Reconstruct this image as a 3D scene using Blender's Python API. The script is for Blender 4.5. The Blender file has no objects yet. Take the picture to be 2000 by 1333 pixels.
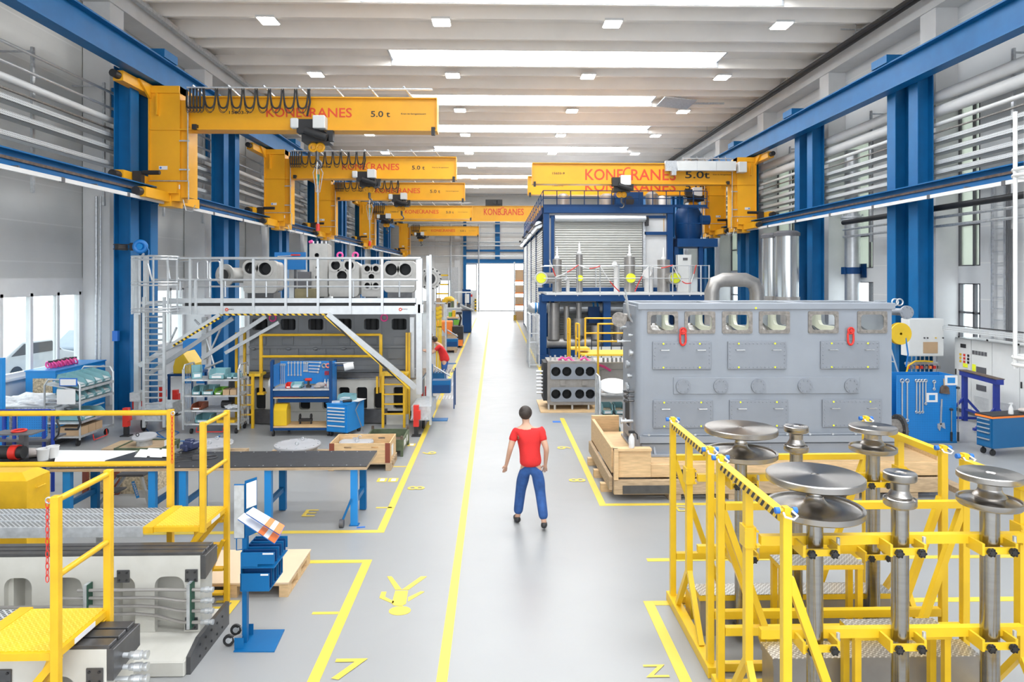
import bpy, bmesh, math, random
from mathutils import Vector, Matrix
from mathutils.geometry import tessellate_polygon
random.seed(7)
PI = math.pi
S = bpy.context.scene
COL = S.collection

# ---------------------------------------------------------------- camera, world, exposure
F = 1333.0; H = 3.65; TH = math.atan(33 / 1333.0)
cam_d = bpy.data.cameras.new('camera'); cam = bpy.data.objects.new('camera', cam_d); COL.objects.link(cam)
cam.location = (0, 0, H); cam.rotation_euler = (PI / 2, 0, -TH)
cam_d.sensor_width = 36; cam_d.lens = F / 2000 * 36
cam_d.shift_y = -(666.5 - 540) / 2000.0
cam_d.clip_end = 300; cam_d.clip_start = 0.05
S.camera = cam
S.view_settings.view_transform = 'Standard'; S.view_settings.look = 'None'
S.view_settings.gamma = 1.0; S.view_settings.use_curve_mapping = False
S.view_settings.exposure = 0.40
w = bpy.data.worlds.new('sky'); S.world = w; w.use_nodes = True
bg = w.node_tree.nodes['Background']; bg.inputs[0].default_value = (0.92, 0.96, 1.0, 1); bg.inputs[1].default_value = 2.5
SKY_E, LAMP_E, GATE_E = 10.0, 18.0, 5.0     # what the skylights, lamps and gate give off
S.cycles.max_bounces = 8; S.cycles.diffuse_bounces = 4; S.cycles.glossy_bounces = 3
S.cycles.transparent_max_bounces = 8; S.cycles.sample_clamp_indirect = 6

def ray(px, py):
    a = (px - 1000) / F; b = (540 - py) / F
    return (math.sin(TH) + a * math.cos(TH), math.cos(TH) - a * math.sin(TH), b)
def fl(px, py, z=0.0):
    r = ray(px, py); t = (z - H) / r[2]; return (r[0] * t, r[1] * t)
def at(px, py, Y):
    r = ray(px, py); t = Y / r[1]; return (r[0] * t, H + r[2] * t)
def ax(px, Y): return at(px, 600, Y)[0]
def az(py, Y, px=1000): return at(px, py, Y)[1]
def Yx(px, X): r = ray(px, 600); return r[1] * X / r[0]

# ---------------------------------------------------------------- materials
def rgb(r, g, b):
    f = lambda c: ((c / 255.0 + 0.055) / 1.055) ** 2.4 if c > 10 else c / 255.0 / 12.92
    return (f(r), f(g), f(b))
MATS = {}
def mat(name, col, rough=0.5, metal=0.0, var=0.06, scale=3.0, bump=0.0, bscale=40.0, emit=0.0, dirt=None, spec=0.5, stretch=None, coat=0.0):
    m = bpy.data.materials.new(name); m.use_nodes = True; nt = m.node_tree; N = nt.nodes; L = nt.links
    b = N['Principled BSDF']
    b.inputs['Roughness'].default_value = rough; b.inputs['Metallic'].default_value = metal
    b.inputs['Specular IOR Level'].default_value = spec; b.inputs['Coat Weight'].default_value = coat
    tc = N.new('ShaderNodeTexCoord'); mp = N.new('ShaderNodeMapping')
    L.new(tc.outputs['Object'], mp.inputs[0])
    if stretch: mp.inputs['Scale'].default_value = stretch
    no = N.new('ShaderNodeTexNoise'); no.inputs['Scale'].default_value = scale; no.inputs['Detail'].default_value = 5
    L.new(mp.outputs[0], no.inputs['Vector'])
    cr = N.new('ShaderNodeValToRGB'); L.new(no.outputs[0], cr.inputs[0])
    lo = [c * (1 - var) for c in col]; hi = [min(1, c * (1 + var)) for c in col]
    if dirt: lo = dirt
    cr.color_ramp.elements[0].position = 0.3; cr.color_ramp.elements[1].position = 0.7
    cr.color_ramp.elements[0].color = (*lo, 1); cr.color_ramp.elements[1].color = (*hi, 1)
    L.new(cr.outputs[0], b.inputs['Base Color'])
    if bump:
        n2 = N.new('ShaderNodeTexNoise'); n2.inputs['Scale'].default_value = bscale; L.new(mp.outputs[0], n2.inputs['Vector'])
        bp = N.new('ShaderNodeBump'); bp.inputs['Strength'].default_value = bump; bp.inputs['Distance'].default_value = 0.01
        L.new(n2.outputs[0], bp.inputs['Height']); L.new(bp.outputs[0], b.inputs['Normal'])
    if emit:
        b.inputs['Emission Color'].default_value = (*col, 1); b.inputs['Emission Strength'].default_value = emit
    MATS[name] = m; return m
def nodes(m): return m.node_tree.nodes, m.node_tree.links, m.node_tree.nodes['Principled BSDF']
def mth(N, L, op, a, b=None):
    n = N.new('ShaderNodeMath'); n.operation = op
    for i, v in enumerate((a, b)):
        if v is None: continue
        if isinstance(v, (int, float)): n.inputs[i].default_value = v
        else: L.new(v, n.inputs[i])
    return n.outputs[0]
def objxyz(N, L):
    tc = N.new('ShaderNodeTexCoord'); s = N.new('ShaderNodeSeparateXYZ'); L.new(tc.outputs['Object'], s.inputs[0])
    return s.outputs
def mixcol(m, fac, col2):      # lay col2 over the base colour where fac = 1
    N, L, b = nodes(m); src = b.inputs['Base Color'].links[0].from_socket
    mx = N.new('ShaderNodeMix'); mx.data_type = 'RGBA'; L.new(fac, mx.inputs[0]); L.new(src, mx.inputs[6]); mx.inputs[7].default_value = (*col2, 1)
    L.new(mx.outputs[2], b.inputs['Base Color'])

BLUE = mat('blue_steel_paint', (0.004, 0.12, 0.32), 0.42, 0, 0.10, 2.0, spec=0.3)
NAVY = mat('navy_steel_paint', (0.004, 0.05, 0.17), 0.45, 0, 0.08, 2.0, spec=0.3)
YEL = mat('crane_yellow_paint', (0.82, 0.39, 0.012), 0.38, 0, 0.05, 1.5)
YG = mat('guard_yellow_paint', (0.76, 0.49, 0.018), 0.38, 0, 0.05, 4.0)
YP = mat('platform_yellow_paint', (0.72, 0.42, 0.012), 0.42, 0, 0.08, 6.0)
CONC = mat('white_concrete', (0.66, 0.66, 0.66), 0.75, 0, 0.06, 1.2, 0.15, 60)
CEIL = mat('ceiling_concrete', (0.88, 0.83, 0.775), 0.8, 0, 0.04, 0.8)
PANEL = mat('grey_wall_panel', (0.64, 0.64, 0.625), 0.38, 0.25, 0.05, 0.7)
PANELR = mat('pale_wall_panel', (0.62, 0.63, 0.64), 0.6, 0, 0.05, 0.7)
WHITE = mat('white_paint', (0.68, 0.68, 0.675), 0.45, 0, 0.03)
CREAM = mat('cream_paint', (0.66, 0.67, 0.56), 0.5, 0, 0.05)
PLAST = mat('light_grey_cabinet', (0.68, 0.69, 0.68), 0.4, 0, 0.03)
ALU = mat('aluminium', (0.56, 0.58, 0.60), 0.34, 0.65, 0.06, 8)
GALV = mat('galvanised_steel', (0.56, 0.58, 0.60), 0.42, 0.6, 0.15, 14)
STEEL = mat('brushed_steel', (0.36, 0.35, 0.335), 0.24, 1.0, 0.08, 6, stretch=(1, 1, 8))
STAIN = mat('stainless_duct', (0.36, 0.345, 0.33), 0.36, 0.6, 0.10, 4)
DSTEEL = mat('dark_machined_steel', (0.12, 0.12, 0.125), 0.35, 0.7, 0.15, 8)
CASTW = mat('machine_bed_paint', (0.58, 0.57, 0.53), 0.5, 0, 0.05, 3, dirt=(0.51, 0.50, 0.455))
ENG = mat('engine_grey_blue', (0.27, 0.295, 0.335), 0.42, 0, 0.06, 1.5)
ENGP = mat('engine_cover_grey', (0.235, 0.255, 0.29), 0.4, 0, 0.05, 2.0)
ENGD = mat('engine_dark_grey', (0.17, 0.18, 0.195), 0.45, 0, 0.08, 2.0)
FRM = mat('bare_cast_frame', (0.25, 0.23, 0.21), 0.5, 0.4, 0.25, 20)
CAST = mat('light_cast_metal', (0.44, 0.43, 0.41), 0.5, 0.3, 0.08, 5)
CASTB = mat('brown_cast_metal', (0.29, 0.27, 0.25), 0.5, 0.4, 0.15, 5)
BLACK = mat('black_rubber', (0.02, 0.02, 0.022), 0.5, 0, 0.2)
DARK = mat('dark_void', (0.025, 0.026, 0.028), 0.7, 0, 0.2)  # near-black; mostly shade painted into holes, slots and gaps
GREYP = mat('dark_grey_plastic', (0.10, 0.10, 0.11), 0.5)
RED = mat('red_paint', (0.66, 0.03, 0.02), 0.4)
REDL = mat('logo_red', (0.72, 0.07, 0.02), 0.5)
ORNG = mat('orange_paint', (0.85, 0.22, 0.03), 0.45)
PINK = mat('pink_strap', (0.85, 0.10, 0.35), 0.6, 0, 0.15, 20)
CAB = mat('bright_blue_cabinet', (0.012, 0.23, 0.60), 0.38, 0, 0.04)
CABD = mat('mid_blue_cabinet', (0.008, 0.12, 0.30), 0.4, 0, 0.05)
TEAL = mat('teal_plastic_bin', (0.20, 0.40, 0.44), 0.45, 0, 0.08)
GREEN = mat('green_plastic_bin', (0.16, 0.42, 0.04), 0.45)
OLIVE = mat('olive_crate_paint', (0.10, 0.13, 0.075), 0.5, 0.1, 0.25, 8)
RUST = mat('rusty_steel', (0.12, 0.085, 0.065), 0.7, 0.1, 0.4, 10)
WOOD = mat('pale_pine', (0.66, 0.45, 0.24), 0.65, 0, 0.14, 5, 0.2, 30, stretch=(1, 6, 6))
WOODD = mat('weathered_pine', (0.44, 0.32, 0.20), 0.75, 0, 0.2, 6, 0.2, 30, stretch=(1, 6, 6))
PLY = mat('plywood_board', (0.66, 0.50, 0.34), 0.6, 0, 0.06, 2)
OSB = mat('chipboard', (0.46, 0.38, 0.26), 0.7, 0, 0.5, 25)
CARD = mat('brown_cardboard', (0.47, 0.32, 0.19), 0.8, 0, 0.05)
PAPER = mat('white_paper', (0.74, 0.74, 0.74), 0.7, 0, 0.02)
FOIL = mat('plastic_film', (0.72, 0.73, 0.75), 0.3, 0, 0.12, 14)
BTOP = mat('black_bench_top', (0.028, 0.03, 0.035), 0.38, 0, 0.3, 9)
TAPE = mat('floor_yellow_tape', (0.70, 0.52, 0.06), 0.45, 0, 0.04, 2)
YDOT = mat('yellow_cap', (0.80, 0.86, 0.03), 0.5)
BTAPE = mat('signal_blue', (0.02, 0.15, 0.55), 0.5)
CABL = mat('blue_hose', (0.01, 0.17, 0.50), 0.4)
SKIN = mat('skin', (0.56, 0.33, 0.23), 0.55, 0, 0.05)
SHIRT = mat('red_cotton', (0.62, 0.022, 0.022), 0.85, 0, 0.1, 6, 0.3, 60)
JEAN = mat('blue_denim', (0.025, 0.085, 0.27), 0.85, 0, 0.2, 12, 0.3, 90)
HAIR = mat('dark_hair', (0.035, 0.025, 0.02), 0.6, 0, 0.3, 30)
RAG = mat('grey_cloth', (0.45, 0.40, 0.38), 0.9, 0, 0.2, 12)
ORP = mat('orange_print', (0.88, 0.20, 0.05), 0.6)
ASPH = mat('outdoor_ground', (0.42, 0.43, 0.44), 0.9, 0, 0.08)
LAMP = mat('lamp_glow', (1.0, 0.98, 0.94), 0.5, emit=LAMP_E)
SKYL = mat('skylight_glow', (0.95, 0.98, 1.0), 0.5, emit=SKY_E)
GATE = mat('translucent_gate_panel', (0.95, 0.98, 1.0), 0.4, emit=GATE_E)
SHUT = mat('roller_shutter_slats', (0.48, 0.48, 0.455), 0.35, 0.35, 0.04)
TANK = mat('polished_tank', (0.60, 0.62, 0.63), 0.2, 0.9, 0.06, 2, stretch=(6, 6, 0.3))

# floor: pale grey sealed screed, faint scuffs
FLOOR = mat('floor_screed', (0.305, 0.31, 0.312), 0.24, 0, 0.05, 0.35, spec=0.4)
N, L, b = nodes(FLOOR)
n3 = N.new('ShaderNodeTexNoise'); n3.inputs['Scale'].default_value = 1.3; n3.inputs['Detail'].default_value = 8; n3.inputs['Distortion'].default_value = 1.6
tc = N.new('ShaderNodeTexCoord'); L.new(tc.outputs['Object'], n3.inputs['Vector'])
r3 = N.new('ShaderNodeMapRange'); L.new(n3.outputs[0], r3.inputs[0]); r3.inputs[1].default_value = 0.62; r3.inputs[2].default_value = 0.78; r3.inputs[4].default_value = 0.10
mixcol(FLOOR, r3.outputs[0], (0.24, 0.243, 0.247))
r4 = N.new('ShaderNodeMapRange'); L.new(n3.outputs[0], r4.inputs[0]); r4.inputs[3].default_value = 0.27; r4.inputs[4].default_value = 0.38
L.new(r4.outputs[0], b.inputs['Roughness'])

# wall panel joints: horizontal ribs every 0.3 m and a joint every 1 m
for m, per, stren in ((PANEL, 0.25, 0.35), (PANELR, 1.0, 0.2)):
    N, L, b = nodes(m); o = objxyz(N, L)
    fz = mth(N, L, 'FRACT', mth(N, L, 'DIVIDE', o[2], per)); k = mth(N, L, 'LESS_THAN', fz, 0.12)
    bp = N.new('ShaderNodeBump'); bp.inputs['Strength'].default_value = stren; bp.inputs['Distance'].default_value = 0.02; bp.invert = True
    L.new(k, bp.inputs['Height']); L.new(bp.outputs[0], b.inputs['Normal'])
    mixcol(m, mth(N, L, 'MULTIPLY', mth(N, L, 'LESS_THAN', mth(N, L, 'FRACT', mth(N, L, 'DIVIDE', o[2], 1.0)), 0.035), 0.7), (0.75, 0.75, 0.74))

# punched pegboard: a square grid of holes over two axes
def perf(name, col, axes=(0, 2), pitch=0.038, rad=0.14, hole=(0.004, 0.03, 0.09)):
    m = mat(name, col, 0.4, 0, 0.03); N, L, b = nodes(m); o = objxyz(N, L); d = []
    for a in axes:
        fr = mth(N, L, 'SUBTRACT', mth(N, L, 'FRACT', mth(N, L, 'DIVIDE', o[a], pitch)), 0.5); d.append(mth(N, L, 'MULTIPLY', fr, fr))
    k = mth(N, L, 'LESS_THAN', mth(N, L, 'ADD', d[0], d[1]), rad * rad); mixcol(m, k, hole); return m
PEG = perf('blue_pegboard', (0.012, 0.20, 0.56)); PEGY = perf('blue_pegboard_side', (0.012, 0.20, 0.56), (1, 2))
TRAYP = perf('punched_cable_tray', (0.55, 0.57, 0.58), (1, 2), 0.05, 0.2, (0.12, 0.12, 0.12))
# expanded metal grating: diamonds
def lattice(name, col, hole, sx, sy, th=0.32):
    m = mat(name, col, 0.4, 0.5, 0.1); N, L, b = nodes(m); o = objxyz(N, L)
    u = mth(N, L, 'ADD', mth(N, L, 'DIVIDE', o[0], sx), mth(N, L, 'DIVIDE', o[1], sy)); v = mth(N, L, 'SUBTRACT', mth(N, L, 'DIVIDE', o[0], sx), mth(N, L, 'DIVIDE', o[1], sy))
    k1 = mth(N, L, 'LESS_THAN', mth(N, L, 'ABSOLUTE', mth(N, L, 'SUBTRACT', mth(N, L, 'FRACT', u), 0.5)), th)
    k2 = mth(N, L, 'LESS_THAN', mth(N, L, 'ABSOLUTE', mth(N, L, 'SUBTRACT', mth(N, L, 'FRACT', v), 0.5)), th)
    mixcol(m, mth(N, L, 'MULTIPLY', k1, k2), hole); return m
GRATE = lattice('expanded_metal_grating', (0.62, 0.64, 0.66), (0.07, 0.075, 0.08), 0.05, 0.045)
# tread plate: raised lozenges in two directions
def tread(name, col, rough, metal, p=0.045, strength=0.6, lift=None):
    m = mat(name, col, rough, metal, 0.08, 9); N, L, b = nodes(m); o = objxyz(N, L)
    def loz(dx, dy, ang):
        c, s_ = math.cos(ang), math.sin(ang)
        X = mth(N, L, 'SUBTRACT', mth(N, L, 'FRACT', mth(N, L, 'ADD', mth(N, L, 'DIVIDE', o[0], p), dx)), 0.5)
        Y = mth(N, L, 'SUBTRACT', mth(N, L, 'FRACT', mth(N, L, 'ADD', mth(N, L, 'DIVIDE', o[1], p), dy)), 0.5)
        u = mth(N, L, 'ADD', mth(N, L, 'MULTIPLY', X, c), mth(N, L, 'MULTIPLY', Y, s_)); v = mth(N, L, 'SUBTRACT', mth(N, L, 'MULTIPLY', Y, c), mth(N, L, 'MULTIPLY', X, s_))
        e = mth(N, L, 'ADD', mth(N, L, 'MULTIPLY', mth(N, L, 'MULTIPLY', u, u), 7.0), mth(N, L, 'MULTIPLY', mth(N, L, 'MULTIPLY', v, v), 60.0)); return mth(N, L, 'LESS_THAN', e, 1.0)
    k = mth(N, L, 'MAXIMUM', loz(0, 0, 0.78), loz(0.5, 0.5, -0.78))
    bp = N.new('ShaderNodeBump'); bp.inputs['Strength'].default_value = strength; bp.inputs['Distance'].default_value = 0.004
    L.new(k, bp.inputs['Height']); L.new(bp.outputs[0], b.inputs['Normal'])
    if lift: mixcol(m, k, lift)
    return m
TREAD = tread('steel_tread_plate', (0.42, 0.40, 0.37), 0.32, 0.8, 0.05, 0.8, (0.80, 0.79, 0.77))
YTREAD = tread('yellow_tread_plate', (0.76, 0.47, 0.02), 0.42, 0, 0.045, 0.5, (0.82, 0.58, 0.08))
# hazard stripes: diagonal bars in object space
def hazard(name, ai, bi, p=0.11):
    m = mat(name, (0.76, 0.49, 0.02), 0.4, 0, 0.03); N, L, b = nodes(m); o = objxyz(N, L)
    u = mth(N, L, 'FRACT', mth(N, L, 'DIVIDE', mth(N, L, 'ADD', o[ai], o[bi]), p)); mixcol(m, mth(N, L, 'LESS_THAN', u, 0.5), (0.015, 0.015, 0.015)); return m
HAZX = hazard('hazard_stripe_cross', 0, 2, 0.14); HAZY = hazard('hazard_stripe_along', 1, 2, 0.09)
# lathe-turned disc face: fine rings, anisotropic sheen
TURN = mat('turned_steel_face', (0.44, 0.42, 0.40), 0.26, 1.0, 0.02)
N, L, b = nodes(TURN); b.inputs['Anisotropic'].default_value = 0.85
tg = N.new('ShaderNodeTangent'); tg.direction_type = 'RADIAL'; tg.axis = 'Z'; L.new(tg.outputs[0], b.inputs['Tangent'])
# clear glass for the windows
GLASS = bpy.data.materials.new('window_glass'); GLASS.use_nodes = True
N = GLASS.node_tree.nodes; L = GLASS.node_tree.links; N.remove(N['Principled BSDF'])
t = N.new('ShaderNodeBsdfTransparent'); g = N.new('ShaderNodeBsdfGlossy'); g.inputs['Roughness'].default_value = 0.03; mx = N.new('ShaderNodeMixShader'); mx.inputs[0].default_value = 0.06
t.inputs[0].default_value = (0.93, 0.97, 0.97, 1)
L.new(t.outputs[0], mx.inputs[1]); L.new(g.outputs[0], mx.inputs[2]); L.new(mx.outputs[0], N['Material Output'].inputs[0])
FROST = mat('frosted_glazing', (0.74, 0.80, 0.70), 0.35, 0, 0.02)
nodes(FROST)[2].inputs['Transmission Weight'].default_value = 0.6; nodes(FROST)[2].inputs['Roughness'].default_value = 0.6

# ---------------------------------------------------------------- mesh builder
class MB:
    def __init__(s): s.v = []; s.f = []; s.sm = []; s.mi = []; s.m = 0
    def add(s, vs, fs, smooth=False):
        o = len(s.v); s.v += [tuple(v) for v in vs]
        for f in fs: s.f.append([i + o for i in f]); s.sm.append(smooth); s.mi.append(s.m)
        return s
    def box(s, x0, x1, y0, y1, z0, z1):
        if x0 > x1: x0, x1 = x1, x0
        if y0 > y1: y0, y1 = y1, y0
        if z0 > z1: z0, z1 = z1, z0
        v = [(x, y, z) for z in (z0, z1) for y in (y0, y1) for x in (x0, x1)]
        return s.add(v, [(0, 2, 3, 1), (4, 5, 7, 6), (0, 1, 5, 4), (2, 6, 7, 3), (0, 4, 6, 2), (1, 3, 7, 5)])
    def rbox(s, c, size, rz=0, rx=0, ry=0):
        R = Matrix.Rotation(rz, 3, 'Z') @ Matrix.Rotation(ry, 3, 'Y') @ Matrix.Rotation(rx, 3, 'X'); c = Vector(c)
        v = [c + R @ Vector((x * size[0] / 2, y * size[1] / 2, z * size[2] / 2)) for z in (-1, 1) for y in (-1, 1) for x in (-1, 1)]
        return s.add(v, [(0, 2, 3, 1), (4, 5, 7, 6), (0, 1, 5, 4), (2, 6, 7, 3), (0, 4, 6, 2), (1, 3, 7, 5)])
    def frame(s, d, up=None):
        d = d.normalized(); u = Vector(up) if up else Vector((0, 0, 1))
        if abs(d.dot(u)) > 0.98: u = Vector((0, 1, 0)) if abs(d.y) < 0.9 else Vector((1, 0, 0))
        a = d.cross(u).normalized(); return a, a.cross(d).normalized()
    def bar(s, p0, p1, w, h=None, up=None):
        p0 = Vector(p0); p1 = Vector(p1); h = h or w; a, b = s.frame(p1 - p0, up)
        v = [p + a * (i * w / 2) + b * (j * h / 2) for p in (p0, p1) for (i, j) in ((-1, -1), (1, -1), (1, 1), (-1, 1))]
        return s.add(v, [(0, 1, 2, 3), (7, 6, 5, 4), (0, 4, 5, 1), (1, 5, 6, 2), (2, 6, 7, 3), (3, 7, 4, 0)])
    def cyl(s, p0, p1, r, r2=None, n=12, caps=True):
        p0 = Vector(p0); p1 = Vector(p1); r2 = r if r2 is None else r2; a, b = s.frame(p1 - p0); v = []
        for p, q in ((p0, r), (p1, r2)):
            v += [p + (a * math.cos(2 * PI * i / n) + b * math.sin(2 * PI * i / n)) * q for i in range(n)]
        s.add(v, [(i, (i + 1) % n, n + (i + 1) % n, n + i) for i in range(n)], True)
        if caps: s.add(v, [tuple(range(n - 1, -1, -1)), tuple(range(n, 2 * n))])
        return s
    def tube(s, pts, r, n=8, closed=False):
        P = [Vector(p) for p in pts]; m = len(P); v = []; prev = None
        for i, p in enumerate(P):
            if closed: d = P[(i + 1) % m] - P[i - 1]
            else: d = P[min(i + 1, m - 1)] - P[max(i - 1, 0)]
            d.normalize()
            if prev is None: a, b = s.frame(d)
            else: a = (prev - d * prev.dot(d)).normalized(); b = a.cross(d)
            prev = a; rr = r[i] if isinstance(r, (list, tuple)) else r
            v += [p + (a * math.cos(2 * PI * k / n) + b * math.sin(2 * PI * k / n)) * rr for k in range(n)]
        f = []
        for i in range(m if closed else m - 1):
            j = (i + 1) % m
            f += [(i * n + k, i * n + (k + 1) % n, j * n + (k + 1) % n, j * n + k) for k in range(n)]
        s.add(v, f, True)
        if not closed: s.add(v, [tuple(range(n - 1, -1, -1)), tuple(range((m - 1) * n, m * n))])
        return s
    def _m(s, axis, u, w, a): return (a, u, w) if axis == 'x' else ((u, a, w) if axis == 'y' else (u, w, a))
    def prism(s, pts, axis, a, b, smooth=False):
        n = len(pts); v = [s._m(axis, u, w, a) for u, w in pts] + [s._m(axis, u, w, b) for u, w in pts]
        s.add(v, [tuple(range(n)), tuple(range(2 * n - 1, n - 1, -1))]); return s.add(v, [(i, (i + 1) % n, n + (i + 1) % n, n + i) for i in range(n)], smooth)
    def plate(s, outer, holes, axis, a, b):
        loops = [outer] + holes; flat = [p for l in loops for p in l]
        tr = tessellate_polygon([[Vector((p[0], p[1], 0)) for p in l] for l in loops])
        n = len(flat); v = [s._m(axis, u, w, a) for u, w in flat] + [s._m(axis, u, w, b) for u, w in flat]
        f = [tuple(t) for t in tr] + [tuple(i + n for i in reversed(t)) for t in tr]; o = 0
        for l in loops:
            k = len(l); f += [(o + i, o + (i + 1) % k, n + o + (i + 1) % k, n + o + i) for i in range(k)]; o += k
        return s.add(v, f)
    def lathe(s, prof, c, n=24, d=(0, 0, 1), smooth=True):
        d = Vector(d).normalized(); a, b = s.frame(d); c = Vector(c); v = []
        for r, z in prof: v += [c + d * z + (a * math.cos(2 * PI * i / n) + b * math.sin(2 * PI * i / n)) * max(r, 1e-4) for i in range(n)]
        f = [(j * n + i, j * n + (i + 1) % n, (j + 1) * n + (i + 1) % n, (j + 1) * n + i) for j in range(len(prof) - 1) for i in range(n)]
        return s.add(v, f, smooth)
    def ibeam(s, p0, p1, h, w, tf=0.03, tw=0.03, up=(0, 0, 1)):
        p0 = Vector(p0); p1 = Vector(p1); a, b = s.frame(p1 - p0, up)
        for k in (1, -1): s.bar(p0 + b * k * (h - tf) / 2, p1 + b * k * (h - tf) / 2, w, tf, up)
        return s.bar(p0, p1, tw, h - 2 * tf, up)
    def sphere(s, c, r, n=12, m=8, sc=(1, 1, 1)):
        v = []; c = Vector(c)
        for j in range(m + 1):
            t = PI * j / m
            v += [c + Vector((math.sin(t) * math.cos(2 * PI * i / n) * r * sc[0], math.sin(t) * math.sin(2 * PI * i / n) * r * sc[1], math.cos(t) * r * sc[2])) for i in range(n)]
        return s.add(v, [(j * n + i, (j + 1) * n + i, (j + 1) * n + (i + 1) % n, j * n + (i + 1) % n) for j in range(m) for i in range(n)], True)
    def torus(s, c, R, r, d=(0, 0, 1), n=20, k=8):
        d = Vector(d).normalized(); a, b = s.frame(d); c = Vector(c)
        return s.tube([c + (a * math.cos(2 * PI * i / n) + b * math.sin(2 * PI * i / n)) * R for i in range(n)], r, k, True)
    def build(s, name, mats, parent=None, bevel=0.0, label=None, seg=1):
        me = bpy.data.meshes.new(name); vs = s.v
        if parent is not None:
            r = parent
            while r.parent: r = r.parent
            inv = Matrix.LocRotScale(r.location, r.rotation_euler, None).inverted(); vs = [tuple(inv @ Vector(v)) for v in vs]
        me.from_pydata(vs, [], s.f)
        me.polygons.foreach_set('use_smooth', s.sm); me.polygons.foreach_set('material_index', s.mi)
        if not isinstance(mats, (list, tuple)): mats = [mats]
        for m in mats: me.materials.append(m)
        bm = bmesh.new(); bm.from_mesh(me); bmesh.ops.remove_doubles(bm, verts=bm.verts, dist=1e-5); bmesh.ops.recalc_face_normals(bm, faces=bm.faces); bm.to_mesh(me); bm.free()
        o = bpy.data.objects.new(name, me); COL.objects.link(o)
        if parent is not None: o.parent = parent
        if any(s.sm):
            md = o.modifiers.new('edge', 'EDGE_SPLIT'); md.split_angle = 0.7; md.use_edge_sharp = False
        if bevel:
            md = o.modifiers.new('bevel', 'BEVEL'); md.width = bevel; md.segments = seg; md.limit_method = 'ANGLE'; md.angle_limit = 0.9
            if len(o.modifiers) > 1: o.modifiers.move(1, 0)
        if label: o['label'] = label
        return o
def rr(cx, cy, w, h, r, n=4):
    p = []
    for (sx, sy, a0) in ((1, 1, 0), (-1, 1, 90), (-1, -1, 180), (1, -1, 270)):
        for i in range(n + 1):
            a = math.radians(a0 + 90 * i / n); p.append((cx + sx * (w / 2 - r) + r * math.cos(a), cy + sy * (h / 2 - r) + r * math.sin(a)))
    return p
def circ(cx, cy, r, n=16): return [(cx + r * math.cos(2 * PI * i / n), cy + r * math.sin(2 * PI * i / n)) for i in range(n)]
def thing(name, label, cat, loc=(0, 0, 0), rz=0, group=None):
    o = bpy.data.objects.new(name, None); COL.objects.link(o); o.empty_display_size = 0.1
    o.location = loc; o.rotation_euler = (0, 0, rz); o['label'] = label; o['category'] = cat
    if group: o['group'] = group
    return o
def tag(o, label, cat, group=None, kind=None):
    o['label'] = label; o['category'] = cat
    if group: o['group'] = group
    if kind: o['kind'] = kind
    return o
def solo(name, mb, m, label, cat, group=None, bevel=0.0, kind=None):       # a thing that is one mesh
    return tag(mb.build(name, m, None, bevel), label, cat, group, kind)
def struct(name, mb, m, parent=None):
    o = mb.build(name, m, parent)
    if parent is None: o['kind'] = 'structure'
    return o
def kids(o): return [c for c in bpy.data.objects if c.parent == o]
def dup(root, loc, rz=None, label=None, group=None):
    r = root.copy(); COL.objects.link(r); r.location = loc
    if rz is not None: r.rotation_euler = (0, 0, rz)
    if label: r['label'] = label
    if group: r['group'] = group
    for c in kids(root):
        d = c.copy(); COL.objects.link(d); d.parent = r
        for g in kids(c): e = g.copy(); COL.objects.link(e); e.parent = d
    return r
def text(name, s, m, loc, width=None, height=0.1, rot=(PI / 2, 0, 0), parent=None, depth=0.002, align='LEFT'):
    c = bpy.data.curves.new(name, 'FONT'); c.body = s; c.size = 1; c.extrude = 0; c.offset = .012; c.resolution_u = 3; c.align_x = 'LEFT'
    t = bpy.data.objects.new(name, c); COL.objects.link(t); dg = bpy.context.evaluated_depsgraph_get()
    me = bpy.data.meshes.new_from_object(t.evaluated_get(dg)); bpy.data.objects.remove(t)
    xs = [v.co.x for v in me.vertices]; ys = [v.co.y for v in me.vertices]
    w0 = max(xs) - min(xs); h0 = max(ys) - min(ys); sy = height / h0; sx = width / w0 if width else sy
    R = Matrix.Rotation(rot[2], 3, 'Z') @ Matrix.Rotation(rot[1], 3, 'Y') @ Matrix.Rotation(rot[0], 3, 'X')
    ox = min(xs) + (w0 / 2 if align == 'CENTER' else 0); L_ = Vector(loc); inv = None
    if parent is not None:
        r = parent
        while r.parent: r = r.parent
        inv = Matrix.LocRotScale(r.location, r.rotation_euler, None).inverted()
    for v in me.vertices:
        p = L_ + R @ Vector(((v.co.x - ox) * sx, (v.co.y - min(ys)) * sy, depth)); v.co = inv @ p if inv else p
    me.materials.clear(); me.materials.append(m)
    o = bpy.data.objects.new(name, me); COL.objects.link(o)
    if parent is not None: o.parent = parent
    return o
ORD = ['first', 'second', 'third', 'fourth', 'fifth', 'sixth', 'seventh', 'eighth', 'ninth', 'tenth']

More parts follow.
